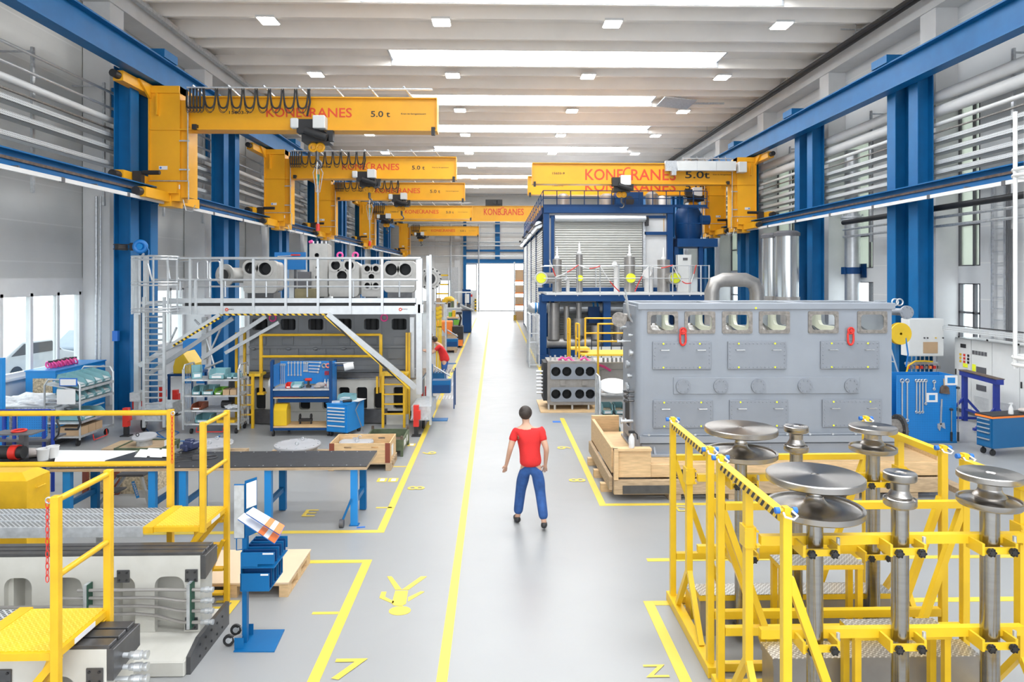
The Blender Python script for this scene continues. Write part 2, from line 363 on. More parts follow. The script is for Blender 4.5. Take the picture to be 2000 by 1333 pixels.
# ================================================================ the hall
BAY = 6.3; YE = 71.5; Y0 = -9.0; XL = -11.65; XR = 13.3; ZC = 11.95
struct('floor', MB().box(XL - .2, XR + .2, Y0, YE + .2, -0.2, 0), FLOOR)
solo('outdoor_ground', MB().box(-60, XL - .3, -20, 90, -0.35, -0.15), ASPH, 'pale paved yard outside the left windows', 'ground')['kind'] = 'structure'
PL = [19.95 + BAY * k for k in range(-4, 9)]; PR = [19.65 + BAY * k for k in range(-4, 9)]
m = MB(); m.box(XL - .2, XL, Y0, YE, 0, 1.2); m.box(XL - .2, XL, Y0, YE, 3.22, 3.6)
for y in PL: m.box(XL - .2, XL, y - .45, y + .45, 1.2, 3.22)
struct('wall_left', m, WHITE)
struct('trim_1', MB().box(XL - .2, XL - .02, Y0, YE, 3.6, 13), PANEL)
for i, y in enumerate(PL[:-1]):
    a, b_ = y + .45, y + BAY - .45; X = XL - .05; f = MB()
    ms = [a + .04, a + 1.15, a + 2.3, a + 3.35, a + 4.4, b_ - .04]
    for q in ms: f.box(X - .06, X + .06, q - .05, q + .05, 1.2, 3.22)
    f.box(X - .06, X + .07, a, b_, 1.2, 1.3); f.box(X - .06, X + .06, a, b_, 3.14, 3.22); f.box(X, XL + .1, a, b_, 1.14, 1.2)
    wv = struct('window_%d' % (i + 1), f, WHITE)
    for q0, q1 in zip(ms, ms[1:]): MB().box(X - .01, X + .01, q0 + .05, q1 - .05, 1.3, 3.14).build('pane', GLASS, wv)
# right wall: tall glazed strips beside each pillar
m = MB(); holes = []
for i, y in enumerate(PR):
    y1 = y - .36; y0 = y1 - (.9 if i == 4 else 1.9)
    holes += [[(y0, 3.94), (y1, 3.94), (y1, 8.6), (y0, 8.6)], [(y0, 1.8), (y1, 1.8), (y1, 3.45), (y0, 3.45)]]
m.plate([(Y0, 0), (YE, 0), (YE, 13), (Y0, 13)], holes, 'x', XR, XR + .2); struct('wall_right', m, PANELR)
for i, h in enumerate(holes):
    (y0, z0), (y1, z1) = h[0], h[2]; f = MB(); X = XR + .06
    for q in (y0 + .03, y0 + .28, y1 - .03): f.box(X - .05, X + .05, q - .035, q + .035, z0, z1)
    n_ = 4 if z1 > 5 else 2
    for k in range(n_ + 1): zz = z0 + (z1 - z0) * k / n_; f.box(X - .05, X + .05, y0, y1, zz - .03, zz + .03)
    wv = struct('window_%d' % (20 + i), f, GREYP)
    MB().box(X + .0, X + .015, y0, y1, z0, z1).build('pane', FROST if z1 > 5 else GLASS, wv)
# pillars
for j, (ys, X0, X1) in enumerate(((PL, XL, -10.9), (PR, 12.65, XR))):
    for i, y in enumerate(ys):
        m = MB().box(X0, X1, y - .36, y + .36, 0, 11.42)
        struct('trim_%d' % (2 + j * 20 + i), m, CONC)
struct('trim_60', MB().box(XL, -10.85, Y0, YE, 11.42, 12.2), CONC)
struct('trim_61', MB().box(12.6, XR, Y0, YE, 11.38, 12.2), CONC)
# ceiling: cross ribs with a skylight well in every bay
m = MB(); prof = []
sk = [25.1 + 6.2 * k for k in range(-6, 8)]
base = [(1.9, 0), (2.02, 0), (2.28, .42), (2.9, .42), (3.1, 0), (3.22, 0), (3.55, .46), (4.65, .46), (5.0, 0), (5.12, 0), (5.4, .42), (5.9, .42), (6.08, 0), (6.2, 0)]
pts = [(Y0, ZC + .4)]
for s0 in sk[:-1]: pts += [(s0 + 0.001, ZC + .38), (s0 + 1.9, ZC + .38)] + [(s0 + a, ZC + b_) for a, b_ in base]
pts = [p for p in pts if Y0 <= p[0] <= YE]; pts += [(YE, ZC + .4), (YE, 13.2), (Y0, 13.2)]
struct('ceiling', m.prism(pts, 'x', XL - .2, XR + .2), CEIL)
for i, s0 in enumerate(sk):
    if s0 < Y0 + .2 or s0 + 2 > YE: continue
    xa, xb = -4.0, (8.8 if i != 7 else 7.6)
    o = struct('window_%d' % (60 + i), MB().box(xa, xb, s0 + .06, s0 + 1.86, ZC + .30, ZC + .37), SKYL)
    f = MB(); f.box(xa - .08, xb + .08, s0 + .0, s0 + .06, ZC + .22, ZC + .38); f.box(xa - .08, xb + .08, s0 + 1.86, s0 + 1.9, ZC + .02, ZC + .38)
    f.box(xa - .08, xa, s0, s0 + 1.9, ZC + .22, ZC + .38); f.box(xb, xb + .08, s0, s0 + 1.9, ZC + .22, ZC + .38); f.build('skylight_frame', ALU, o)
s0 = 31.3; f = MB(); f.rbox((8.6, s0 + .95, ZC - .06), (1.5, 1.7, .04), ry=.10); f.bar((8.0, s0 + .3, ZC + .4), (8.6, s0 + .3, ZC - .1), .04)
f.box(9.4, 11.0, s0 + 1.2, s0 + 1.3, ZC - .02, ZC + .05); solo('smoke_vent_flap', f, GALV, 'grey smoke vent flap hanging open at the end of a skylight', 'vent')
# ceiling lamps
LX = [-7.35, -1.75, 3.85, 9.45]
for r_ in range(-2, 8):
    Yl = 22.3 + 5.9 * r_
    if Yl > YE - 2 or Yl < 21: continue
    for c_, X in enumerate(LX):
        t = thing('ceiling_light', '%s ceiling lamp from the left in the %s row away' % (ORD[c_], 'overhead' if r_ < 0 else ORD[r_]), 'lamp', (X, Yl, ZC - .05), 0, 'rectangular ceiling lamps')
        MB().box(X - .30, X + .30, Yl - .34, Yl + .34, ZC - .02, ZC + .05).build('housing', WHITE, t)
        MB().box(X - .26, X + .26, Yl - .30, Yl + .30, ZC - .045, ZC - .021).build('diffuser', LAMP, t)
        [MB().cyl((X + q, Yl, ZC + .05), (X + q, Yl, ZC + .46), .012, n=6).build('hanger', GALV, t) for q in (-.2, .2)]
# end wall with the gate
m = MB(); g0, g1 = at(932, 600, YE)[0], at(1022, 600, YE)[0]; gz = at(970, 516, YE)[1]
w0, w1 = at(850, 600, YE)[0], at(893, 600, YE)[0]; d0, d1 = at(911, 600, YE)[0], at(929, 600, YE)[0]
m.plate([(XL, 0), (XR, 0), (XR, 13), (XL, 13)], [[(g0, .0001), (g1, .0001), (g1, gz), (g0, gz)], [(w0 - 2.2, 1.0), (w1, 1.0), (w1, 3.3), (w0 - 2.2, 3.3)], [(d0, .0002), (d1, .0002), (d1, gz - .1), (d0, gz - .1)]], 'y', YE, YE + .2)
struct('wall_back', m, PANEL)
gt = MB().box(g0, g1, YE + .06, YE + .12, 0, gz); g = struct('door_1', gt, GATE)
k = MB()
for i in range(7): z = gz * i / 7 + .04; k.box(g0, g1, YE + .03, YE + .058, z - .02, z + .02)
k.box(g0, g1, YE + .03, YE + .058, 0, .10); k.build('rail', ALU, g)
sd = struct('door_2', MB().box(d0, d1, YE + .06, YE + .1, 2.2, gz - .1), GATE)
p = MB(); p.plate([(d0, 0), (d1, 0), (d1, 2.2), (d0, 2.2)], [[(d0 + .15, .2), (d1 - .15, .2), (d1 - .15, 2.0), (d0 + .15, 2.0)]], 'y', YE + .03, YE + .1); p.box(d0 + .15, d1 - .15, YE + .05, YE + .07, .2, 2.0); p.build('door_leaf', WHITE, sd)
MB().box(d1 - .22, d1 - .1, YE - .02, YE + .03, 1.0, 1.06).build('handle', DARK, sd)
solo('no_entry_sign', MB().box(d0 + .28, d0 + .62, YE + .0, YE + .02, 1.5, 1.75), RED, 'small red and white sign on the side door by the gate', 'sign')
wv = struct('window_90', MB().plate([(w0 - 2.2, 1.0), (w1, 1.0), (w1, 3.3), (w0 - 2.2, 3.3)], [[(w0 - 2.1, 1.1), ((w0 + w1) / 2 - .8, 1.1), ((w0 + w1) / 2 - .8, 3.2), (w0 - 2.1, 3.2)], [((w0 + w1) / 2 - .7, 1.1), (w1 - .1, 1.1), (w1 - .1, 3.2), ((w0 + w1) / 2 - .7, 3.2)]], 'y', YE + .04, YE + .12), WHITE)
MB().box(w0 - 2.1, w1 - .1, YE + .07, YE + .09, 1.1, 3.2).build('pane', GLASS, wv)
bl = ax(905, YE); m = MB()
m.box(bl, bl + .32, YE - .35, YE - .01, 0, 9.5); m.box(bl + .32, 9, YE - .3, YE - .01, gz + .12, gz + .5); m.box(bl + .32, 9, YE - .3, YE - .01, az(492, YE), az(488, YE)); xx = ax(967, YE); m.box(xx, xx + .5, YE - .35, YE - .01, gz + .5, 9.5)
solo('gate_portal_frame', m, BLUE, 'blue steel frame around the white gate on the end wall', 'frame')
m = MB()
for py in (437, 455, 473, 480, 500): z = az(py, YE - 1); m.cyl((-9, YE - .75, z), (6, YE - .75, z), .07, n=8)
for px in (935, 880): X = ax(px, YE - 1); m.cyl((X, YE - .75, 0.0), (X, YE - .75, 9), .09, n=8)
solo('end_wall_pipes', m, GALV, 'run of grey pipes crossing high on the end wall', 'pipe')
m = MB(); xx = ax(886, YE - .5); m.box(xx - .3, xx + .45, YE - .55, YE - .02, 0, 4.6); solo('downpipe_casing', m, GALV, 'grey metal duct casing left of the gate', 'duct')
m = MB()
for px in (843, 893): X = ax(px, YE - .5); m.box(X - .3, X + .3, YE - .3, YE - .01, 0, 11.4)
struct('trim_62', m, CONC)
m = MB()
for i in range(4): m.box(g0 - .25, g0 - .1, YE - .3, YE - .15, i * .32, i * .32 + .16)
t = thing('bollard', 'yellow and black post at the left edge of the gate', 'bollard', (g0 - .17, YE - .22, 0)); MB().box(g0 - .26, g0 - .09, YE - .31, YE - .14, 0, 1.3).build('post', YG, t); m = MB()
for i in range(4): m.box(g0 - .262, g0 - .088, YE - .312, YE - .138, .14 + i * .32, .28 + i * .32)
m.build('black_band', BLACK, t)
# ---- steel columns, crane rails
def columns(xs, ys, side, zt):
    for i, y in enumerate(ys):
        for j, dy in enumerate((-.53, .53)):
            c = MB().ibeam((xs, y + dy, 0), (xs, y + dy, zt), .45, .42, .028, .02, (1, 0, 0))
            t = thing('steel_column', 'blue H column, %s post of the %s pair in the %s row' % (('nearer', 'farther')[j], ORD[i], side), 'column', (xs, y + dy, 0), 0, 'blue steel columns on the %s' % side)
            c.build('shaft', BLUE, t); MB().box(xs - .3, xs + .3, y + dy - .28, y + dy + .28, 0, .03).build('base_plate', BLUE, t)
            sx = 1 if xs < 0 else -1; MB().box(xs + sx * .0, xs + sx * .40, y + dy - .12, y + dy + .12, zt, zt + .35).build('bracket', BLUE, t)
            MB().box(xs + sx * .2, xs + sx * .42, y + dy - .14, y + dy + .14, 5.72, 6.05).build('bracket', BLUE, t)
columns(-10.0, [19.3 + BAY * k for k in range(8)], 'left', 9.3)
columns(11.95, [19.4 + BAY * k for k in range(8)], 'right', 9.3)
for s_, X, sd in ((1, -9.5, 'left'), (-1, 11.5, 'right')):
    m = MB().ibeam((X, Y0, 9.42), (X, YE - 1, 9.42), .78, .36, .04, .025)
    solo('crane_rail_beam', m, BLUE, 'upper blue crane guide beam high along the %s row of columns' % sd, 'beam', 'crane beams')
    t = thing('crane_rail_beam', 'lower blue crane runway beam with white conductor bar on the %s row' % sd, 'beam', (X, 0, 5.95), 0, 'crane beams')
    MB().ibeam((X, Y0, 5.95), (X, YE - 1, 5.95), .36, .32, .03, .03).build('girder', BLUE, t)
    MB().box(X + s_ * .02, X + s_ * .05, Y0, YE - 1, 5.93, 5.99).build('rail', RUST, t)
    m = MB()
    MB().box(X + s_ * .26, X + s_ * .31, Y0, YE - 1, 5.66, 5.75).build('conductor_bar', WHITE, t)
    for k in range(26): y = 3 + k * 2.6; m.box(X + s_ * .12, X + s_ * .3, y, y + .05, 5.75, 5.79); m.box(X + s_ * .255, X + s_ * .315, y + 1.3, y + 1.42, 5.65, 5.76)
    m.build('conductor_clamp', GREYP, t)
    m = MB()
    for k in range(10): y = 22.6 + BAY * k
    for k in range(6): y = 19.3 + BAY * k; m.box(X - s_ * .25, X + s_ * .22, y + .1, y + .9, 9.82, 10.05)
    m.build('stiffener_box', BLUE, bpy.data.objects[-1] if False else t)
solo('conductor_rail', MB().box(11.62, 11.68, Y0, YE - 1, 9.86, 9.92), WHITE, 'thin white conductor strip on top of the upper right crane beam', 'rail')
# ---- service pipes on both walls
def run(name, X, z, r, m_, label, cat='pipe', y1=68, grp=None): return solo(name, MB().cyl((X, -2, z), (X, y1, z), r, n=14), m_, label, cat, grp)
run('service_pipe', -10.45, 8.65, .035, ALU, 'thin silver pipe, topmost on the left wall'); run('service_pipe', -10.5, 8.25, .035, ALU, 'thin silver pipe, second from top on the left wall')
run('service_pipe', -10.5, 7.92, .085, WHITE, 'thick white pipe on the left wall'); run('service_pipe', -10.5, 7.68, .03, FRM, 'thin brown pipe below the thick white pipe on the left wall')
run('service_pipe', 12.42, 8.67, .16, WHITE, 'thick white pipe, upper of the two on the right wall', y1=50); run('service_pipe', 12.42, 8.27, .16, WHITE, 'thick white pipe, lower of the two on the right wall', y1=50)
run('service_pipe', 12.3, 7.87, .06, WHITE, 'slim white pipe under the two thick ones on the right wall', y1=50); run('service_pipe', 12.2, 7.62, .025, FRM, 'thin brown pipe above the cable trays on the right wall', y1=50)
run('service_pipe', 12.4, 5.56, .085, BLACK, 'black insulated pipe beneath the lower right crane beam', y1=24); run('service_pipe', 12.4, 5.3, .04, GALV, 'grey pipe just under the black insulated pipe', y1=24); run('service_pipe', 12.4, 5.05, .04, GALV, 'lowest grey pipe under the right crane beam', y1=24)
def tray(X, z, label, y1=66):
    m = MB(); m.box(X - .15, X + .15, -2, y1, z - .06, z - .05); m.box(X - .15, X - .145, -2, y1, z - .06, z + .06); m.box(X + .145, X + .15, -2, y1, z - .06, z + .06)
    solo('cable_tray', m, TRAYP, label, 'cable tray', 'cable trays')
for i, z in enumerate((7.47, 7.13, 6.7)): tray(-10.55, z, '%s perforated cable tray from the top on the left wall' % ORD[i])
for i, z in enumerate((7.42, 7.12, 6.8, 6.54)): tray(12.42, z, '%s perforated cable tray from the top on the right wall' % ORD[i], 50)
for X, xw, ys, z0, z1, sd in ((-10.79, XL, [16.2 + BAY * k + d for k in range(7) for d in (0, 2.9)], 5.6, 9.0, 'left'), (12.61, XR, [16.3 + BAY * k for k in range(6)], 4.8, 9.2, 'right')):
    for i, y in enumerate(ys):
        if y < 9: continue
        m = MB(); m.box(X - .03, X + .03, y - .04, y + .04, z0, z1); s_ = 1 if sd == 'left' else -1
        for z in (z1,): m.box(min(X + s_ * .02, xw), max(X + s_ * .02, xw), y - .02, y + .02, z - .12, z - .08)
        solo('pipe_bracket', m, GALV, 'grey pipe and tray bracket, number %d along the %s wall' % (i + 1, sd) if False else 'grey steel pipe and cable tray bracket on the %s wall' % sd, 'bracket', 'pipe brackets on the %s wall' % sd)
m = MB(); m.bar((-10.7, 8, 11.36), (-10.7, YE, 11.36), .12, .12)
solo('lighting_trunking', MB().box(-10.72, -10.55, Y0, YE, 11.78, 11.9), GALV, 'grey cable trunking under the left edge of the ceiling', 'cable tray')
for i, (X, z) in enumerate(((12.35, 11.75), (12.1, 11.72))):
    solo('black_pipe', MB().cyl((X, Y0, z), (X, 60, z), .075, n=10), BLACK, 'black insulated pipe, %s of two under the right ceiling edge' % ('outer', 'inner')[i], 'pipe')
m = MB()
for k in range(10): y = 12 + k * 5.4; m.box(11.7, 12.5, y, y + .05, ZC + .05, ZC + .09); m.cyl((12.2, y + .02, 11.75), (12.2, y + .02, ZC + .4), .015, n=6)
solo('pipe_hangers', m, GALV, 'grey hangers holding the black pipes under the ceiling', 'hanger')
for i, y in enumerate((PL[4], PL[5])):
    o = solo('beam_stop_plate', MB().box(-10.88, -10.80, y - .32 - .9 * 0, y - .1, 8.1, 9.0), BLUE, 'blue steel bracket plate on the %s concrete pillar, left wall' % ORD[i], 'bracket')
# pipes climbing the first left pillar
m = MB()
for px, r in ((186, .035), (194, .02)): m.tube([(ax(px, 19.4), 19.45, 0), (ax(px, 19.4), 19.45, 5.9)], r, 8)
solo('drop_pipe', m, GALV, 'thin grey air pipes running down the first left pillar', 'pipe')

# ================================================================ wall travelling cranes
def logo(x0, x1, z, h, y, parent, n='brand_lettering'):
    W = x1 - x0; text(n, 'KONE', REDL, (x0, y, z), W * .415, h, parent=parent); text(n, 'RANES', REDL, (x0 + W * .505, y, z), W * .495, h, parent=parent)
    c = MB(); cx = x0 + W * .475; P = [(cx + math.cos(a) * h * .5, y - .002, z + h * .6 + math.sin(a) * h * .58) for a in [math.radians(q) for q in range(65, 326, 20)]]
    k = [(p[0], p[2]) for p in P]; inn = [(cx + (u - cx) * .74, z + h * .6 + (v - z - h * .6) * .78) for u, v in k]
    c.prism(k + inn[::-1], 'y', y - .003, y - .001); c.build(n, REDL, parent)
def hoist(X, Y, zb, parent_label, white, hook=.55, load=False, right=False):
    t = thing('chain_hoist', parent_label, 'hoist', (X, Y, zb), 0, 'hoist trolleys')
    m = MB(); m.box(X - .35, X + .25, Y - .42, Y - .12, zb - .1, zb + .28); m.box(X - .25, X + .5, Y - .3, Y + .3, zb - .32, zb - .12); m.cyl((X - .1, Y - .5, zb - .05), (X + .5, Y - .5, zb - .25), .1, n=10); m.cyl((X + .3, Y - .25, zb + .1), (X + .3, Y + .25, zb + .1), .12, n=10)
    m.box(X + .45, X + .62, Y - .3, Y - .1, zb - .3, zb); m.build('trolley_frame', BLACK, t)
    MB().box(X + (.0 if right else .12), X + .46, Y - .56, Y - .2, zb - (.08 if right else 0), zb + .36).build('motor_cover', white, t, .02)
    if right: pass
    else: MB().box(X - .52, X - .3, Y - .48, Y - .2, zb + .02, zb + .3).build('motor_cover', white, t, .03)
    m = MB(); m.box(X - .02, X + .28, Y - .1, Y + .05, zb - .55, zb - .36); m.torus((X + .02, Y - .1, zb - .45), .1, .04, (0, 1, 0)); m.torus((X + .22, Y - .1, zb - .45), .1, .04, (0, 1, 0)); m.build('hook_block', YEL, t)
    m = MB(); m.cyl((X + .04, Y, zb - .3), (X + .04, Y, zb - .5), .02, n=6); m.cyl((X + .22, Y, zb - .3), (X + .22, Y, zb - .5), .02, n=6)
    m.cyl((X + .13, Y - .05, zb - .55), (X + .13, Y - .05, zb - .8), .06, .05, n=8)
    m.tube([(X + .13 + math.sin(a) * .11, Y - .05, zb - .92 + math.cos(a) * .11) for a in [q * .5 for q in range(0, 9)]], [.035] * 6 + [.028, .02, .01], 8); m.build('hook', DSTEEL, t)
    if load:
        m = MB()
        for a in range(4): m.tube([(X + .13, Y - .05, zb - .85), (X + .13 + .14 * math.cos(a * 1.57), Y + .14 * math.sin(a * 1.57), zb - 1.15), (X + .13 + .05 * math.cos(a * 1.57), Y + .05 * math.sin(a * 1.57), zb - 1.7)], .012, 5)
        m.tube([(X + .15, Y, zb - 1.4), (X + .12, Y, zb - 2.6)], .014, 5); m.tube([(X + .1, Y, zb - 1.4), (X + .15, Y, zb - 2.65)], .014, 5); s2 = m.build('sling', GALV, t)
        MB().cyl((X + .13, Y, zb - 1.2), (X + .13, Y, zb - 1.5), .05, .02, n=8).build('green_tag', mat('sling_green_%d' % int(Y), (0.01, .16, .1), .5), s2)
        MB().cyl((X + .13, Y, zb - 2.6), (X + .13, Y, zb - 2.8), .05, .06, n=8).build('red_weight', RED, s2)
    return t
def wall_crane(s, Xr, Yc, d_tip, hx, ident, which, festoon=8, squash=False, cap_x=None, grey_box=False, load=False):
    X = lambda d: Xr + s * d
    t = thing('wall_crane', which, 'crane', (Xr, Yc, 5.6), 0, 'yellow wall travelling cranes')
    yf, yb = Yc - .28, Yc + .28; z0, z1 = 7.74, 8.68
    g = MB(); a, b_ = sorted((X(.9), X(d_tip)))
    g.box(a, b_, yf + .10, yb - .10, z0 + .03, z1 - .03); g.box(a, b_, yf, yb, z1 - .035, z1); g.box(a, b_, yf, yb, z0, z0 + .035)
    e0, e1 = sorted((X(d_tip), X(d_tip) + s * .02)); g.box(e0, e1, yf - .0, yb, z0, z1); g.build('girder', YEL, t)
    k = MB(); e0, e1 = sorted((X(d_tip) - s * .14, X(d_tip) - s * .04)); k.box(e0, e1, yf - .04, yf + .1, z0 - .12, z0 + .1); k.build('end_stop', BLACK, t); k = MB(); e0, e1 = sorted((X(1.08), X(1.2))); k.box(e0, e1, yf - .06, yf + .1, z0 + .0, z0 + .14); k.build('end_stop', BLACK, t)
    m_ = MB(); ma, mb = sorted((X(-.1), X(.72))); na, nb = sorted((X(.72), X(.95)))
    m_.box(ma, mb, yf + .02, yb - .02, 5.75, 8.95); m_.box(na, nb, yf + .1, yb - .1, 5.85, z1 - .1); m_.box(*sorted((X(.93), X(.96))), yf - .03, yb + .03, 5.85, z1 - .02)
    m_.box(*sorted((X(-.13), X(-.1))), yf - .03, yb + .03, 5.9, 8.9); m_.box(*sorted((X(-.12), X(.95))), yf - .01, yb + .01, 7.72, 7.76)
    m_.prism([(X(.1), z1 - .55), (X(.14), z1 - .55), (X(.14), z1 + .05), (X(.1), z1 + .05)], 'y', yf - .08, yf + .02)
    m_.build('mast', YEL, t)
    m_ = MB(); m_.box(*sorted((X(-.38), X(-.12))), Yc - 1.6, Yc + 1.6, 8.72, 8.98); m_.box(*sorted((X(-.38), X(.72))), Yc - .3, Yc + .5, 8.75, 8.95); m_.prism([(Yc - .9, 8.98), (Yc + .9, 8.98), (Yc + .35, 8.6), (Yc - .35, 8.6)], 'x', X(-.12), X(-.06)); m_.build('upper_arm', YEL, t)
    tr = MB(); tr.box(*sorted((X(-.42), X(-.14))), Yc - 1.55, Yc + 1.5, 6.14, 6.42); tr.box(*sorted((X(.16), X(.46))), Yc - 1.6, Yc + 1.6, 5.72, 5.98); tr.box(*sorted((X(-.35), X(.7))), Yc - .4, Yc + .4, 5.95, 6.25); tr.box(*sorted((X(.16), X(.5))), Yc - .3, Yc + .4, 5.6, 5.9)
    tr.build('end_truck', YEL, t)
    for xx_, zz in ((-.28, 6.28), (.31, 5.85)):
        for q in (-1, 1): MB().cyl((X(xx_), Yc + q * 1.5, zz), (X(xx_), Yc + q * 1.82, zz), .11, n=14).build('buffer', BLACK, t)
    MB().cyl((X(-.25), Yc - 1.85, 8.85), (X(-.25), Yc - 1.5, 8.85), .1, n=12).build('buffer', BLACK, t)
    for q in (-1, 1): dr = MB(); dr.box(*sorted((X(-.12), X(.1))), Yc + q * 1.05 - .1, Yc + q * 1.05 + .1, 6.1, 6.45); dr.cyl((X(.1), Yc + q * 1.05, 6.42), (X(.55), Yc + q * 1.05, 6.42), .06, n=8); dr.build('drive_motor', BLACK, t)
    cn = MB(); cn.tube([(X(.97), yf - .05, z1), (X(.97), yf - .05, 6.3), (X(1.1), yf - .3, 6.25), (X(1.1), yf - .3, 5.75)], .018, 6); cn.tube([(X(-.1), yf - .04, 6.3), (X(.95), yf - .04, 6.3)], .02, 6)
    for z in (7.4, 6.6): cn.box(*sorted((X(.72), X(1.0))), yf - .03, yf, z, z + .04)
    cn.tube([(X(1.05) - s * .1, yf - .3, 5.75), (X(1.15) - s * .1, yf - .35, 5.45), (X(1.3) - s * .1, yf - .3, 5.42), (X(1.38) - s * .1, yf - .3, 5.6)], .012, 5)
    cn.build('cable_conduit', GALV, t)
    wl = MB(); wl.box(*sorted((X(.15), X(.38))), yf - .0, yf + .018, 6.62, 6.72); wl.box(*sorted((X(.5), X(.73))), yf - .0, yf + .018, 6.08, 6.2); wl.build('warning_label', PAPER, t)
    wl2 = MB().cyl((X(.2), yf - .003, 6.67), (X(.2), yf + .005, 6.67), .03, n=10); wl2.cyl((X(.55), yf - .003, 6.14), (X(.55), yf + .005, 6.14), .03, n=10); wl2.build('label_symbol', BTAPE, t)
    yt = yf + .096
    if s > 0:
        text('serial_number', ident, BLACK, (X(2.05), yt, 8.2), .56, .09, parent=t); logo(X(3.08), X(5.47), 8.12, .27, yt, t)
        text('load_rating', '5.0 t', BLACK, (X(6.0), yt, 8.14), .54, .17, parent=t); text('lettering', 'Kran ist ferngesteuert', BLACK, (X(6.85), yt, 8.2), .70, .06, parent=t)
    else:
        text('serial_number', ident, BLACK, (ax(1078, Yc), yt, 8.17), .55, .1, parent=t); logo(ax(1142, Yc), ax(1318, Yc), 7.92, .5, yt, t)
        text('load_rating', '5.0t', BLACK, (ax(1336, Yc), yt, 8.02), 1.1, .32, parent=t); text('lettering', 'Kran ist ferngesteuert', BLACK, (ax(1390, Yc), yt, 8.15), .85, .07, parent=t)
    # festoon rail above and the hanging cable loops
    fr = MB(); y2 = yf - .18; xa, xb = sorted((X(1.0), X(d_tip) - s * .1 if s > 0 else X(3.2)))
    fr.box(xa, xb, y2 - .02, y2 + .02, z1 + .16, z1 + .2); fr.box(xa, xb, y2 + .12, y2 + .15, z1 + .18, z1 + .21)
    n_ = 7
    for k in range(n_): xx_ = xa + (xb - xa) * (k + .3) / n_; fr.bar((xx_ - .12, y2 - .03, z1 + .24), (xx_ + .1, yf + .15, z1 + .005), .04)
    fr.build('festoon_rail', GALV, t)
    if s > 0:
        xs = X(1.0); xe = hx
        bunch = [xs + .09 * i for i in range(6)] if not squash else []
        st = (bunch[-1] if bunch else xe - .9); nl = festoon if not squash else 7; pos = bunch + [st + (xe - st) * (i + 1) / nl for i in range(nl)]
        dr_ = .5 if not squash else .62
        for q, (p0, p1) in enumerate(zip(pos, pos[1:])):
            cb = MB()
            for rad, dep, dy in ((.026, dr_, 0), (.009, dr_ + .1, .03), (.009, dr_ + .14, -.03)):
                w_ = (p1 - p0); P = []
                for i in range(13):
                    u = i / 12; sh = (1 - abs(2 * u - 1) ** 2.4); bow = .05 * math.sin(2 * PI * u)
                    P.append((p0 + w_ * (.06 + .88 * u) - bow * .6, y2 + dy, z1 + .12 - dep * sh))
                cb.tube(P, rad, 5)
            cb.tube([(p1 - .07 * w_, y2, z1 + .12), (p1 - .03, y2, z1 + .18), (p1 + .03, y2, z1 + .18), (p1 + .06 * w_, y2, z1 + .12)], .022, 5); cb.build('cable_loop', BLACK, t)
        cb = MB().tube([(xe, y2, z1 + .15), (xe + .03, y2, z1 - .2), (xe - .05, y2, z0 + .35)], .03, 6); cb.build('hoist_cable', BLACK, t)
    if grey_box:
        c2 = MB(); xa2, xb2 = ax(1322, Yc - .5), ax(1436, Yc - .5); c2.box(xa2, xb2, Yc - .62, Yc - .36, 8.3, 8.72); c2.build('control_box', PLAST, t, .01); c2 = MB().box(ax(1440, Yc - .5), ax(1455, Yc - .5), Yc - .75, Yc - .35, 8.22, 8.68).build('junction_box', PLAST, t, .01)
        c3 = MB()
        for q in (.33, .66): c3.box(xa2 + (xb2 - xa2) * q, xa2 + (xb2 - xa2) * q + .015, Yc - .625, Yc - .61, 8.3, 8.72)
        c3.box(xa2 - .5, xa2 + .0, Yc - .5, Yc - .3, 8.3, 8.75); c3.box(xa2 - .25, xa2 - .05, Yc - .6, Yc - .3, 8.1, 8.45); c3.build('box_gap', GALV, t)
    hoist(hx, Yc, z0, 'black hoist with %s covers under the %s' % ('pale grey', which.split(' crane')[0] + ' crane girder'), PLAST if s > 0 else WHITE, load=load, right=s < 0)
yL = [19.5, 29.0, 37.0, 49.0, 69.0]
nm = ['nearest left yellow wall crane with black cable loops', 'second left yellow wall crane behind the nearest one', 'third left yellow wall crane', 'fourth left yellow wall crane, its hoist by the mast', 'farthest left yellow wall crane near the end wall']
hxs = [ax(612, 19.5), ax(716, 29), ax(780, 37), ax(752, 49), ax(820, 69)]
for i in range(5): wall_crane(1, -9.5, yL[i], 7.85, hxs[i], '15603-%d' % (7 - i), nm[i], squash=i > 2, load=i in (0, 1))
wall_crane(-1, 11.5, 30.4, 9.84, ax(1208, 30.4), '15603-9', 'nearer right yellow wall crane with big red lettering', grey_box=True)
wall_crane(-1, 11.5, 34.4, 9.84, ax(1348, 34.4), '15603-8', 'farther right yellow wall crane half hidden behind the nearer')
t = thing('bridge_crane', 'long yellow bridge crane spanning the hall in the distance', 'crane', (0, 57, 8))
zb, zt = az(433, 57), az(404, 57); MB().box(-9.2, 11.2, 56.8, 57.2, zb, zt).build('girder', YEL, t); logo(ax(945, 56.8), ax(1023, 56.8), az(421, 57), .55, 56.79, t)
MB().box(-9.2, 11.2, 56.7, 57.3, zt, zt + .04).build('flange', YEL, t)
x_ = ax(967, 57); m = MB(); m.box(x_ - .8, x_ + .6, 56.6, 57.2, zt + .04, zt + .55); m.cyl((x_ + .3, 56.5, zt + .35), (x_ + .3, 57, zt + .35), .2, n=12); m.cyl((x_ + .0, 56.5, zt + .35), (x_ + .0, 57, zt + .35), .2, n=12)
solo('bridge_crane_trolley', m, BLACK, 'black hoist trolley on top of the distant bridge crane', 'hoist')
solo('bridge_crane_rail', MB().box(-9.4, -9.1, 52, 62, zb - .2, zb), BLUE, 'blue rail end carrying the distant bridge crane', 'rail')

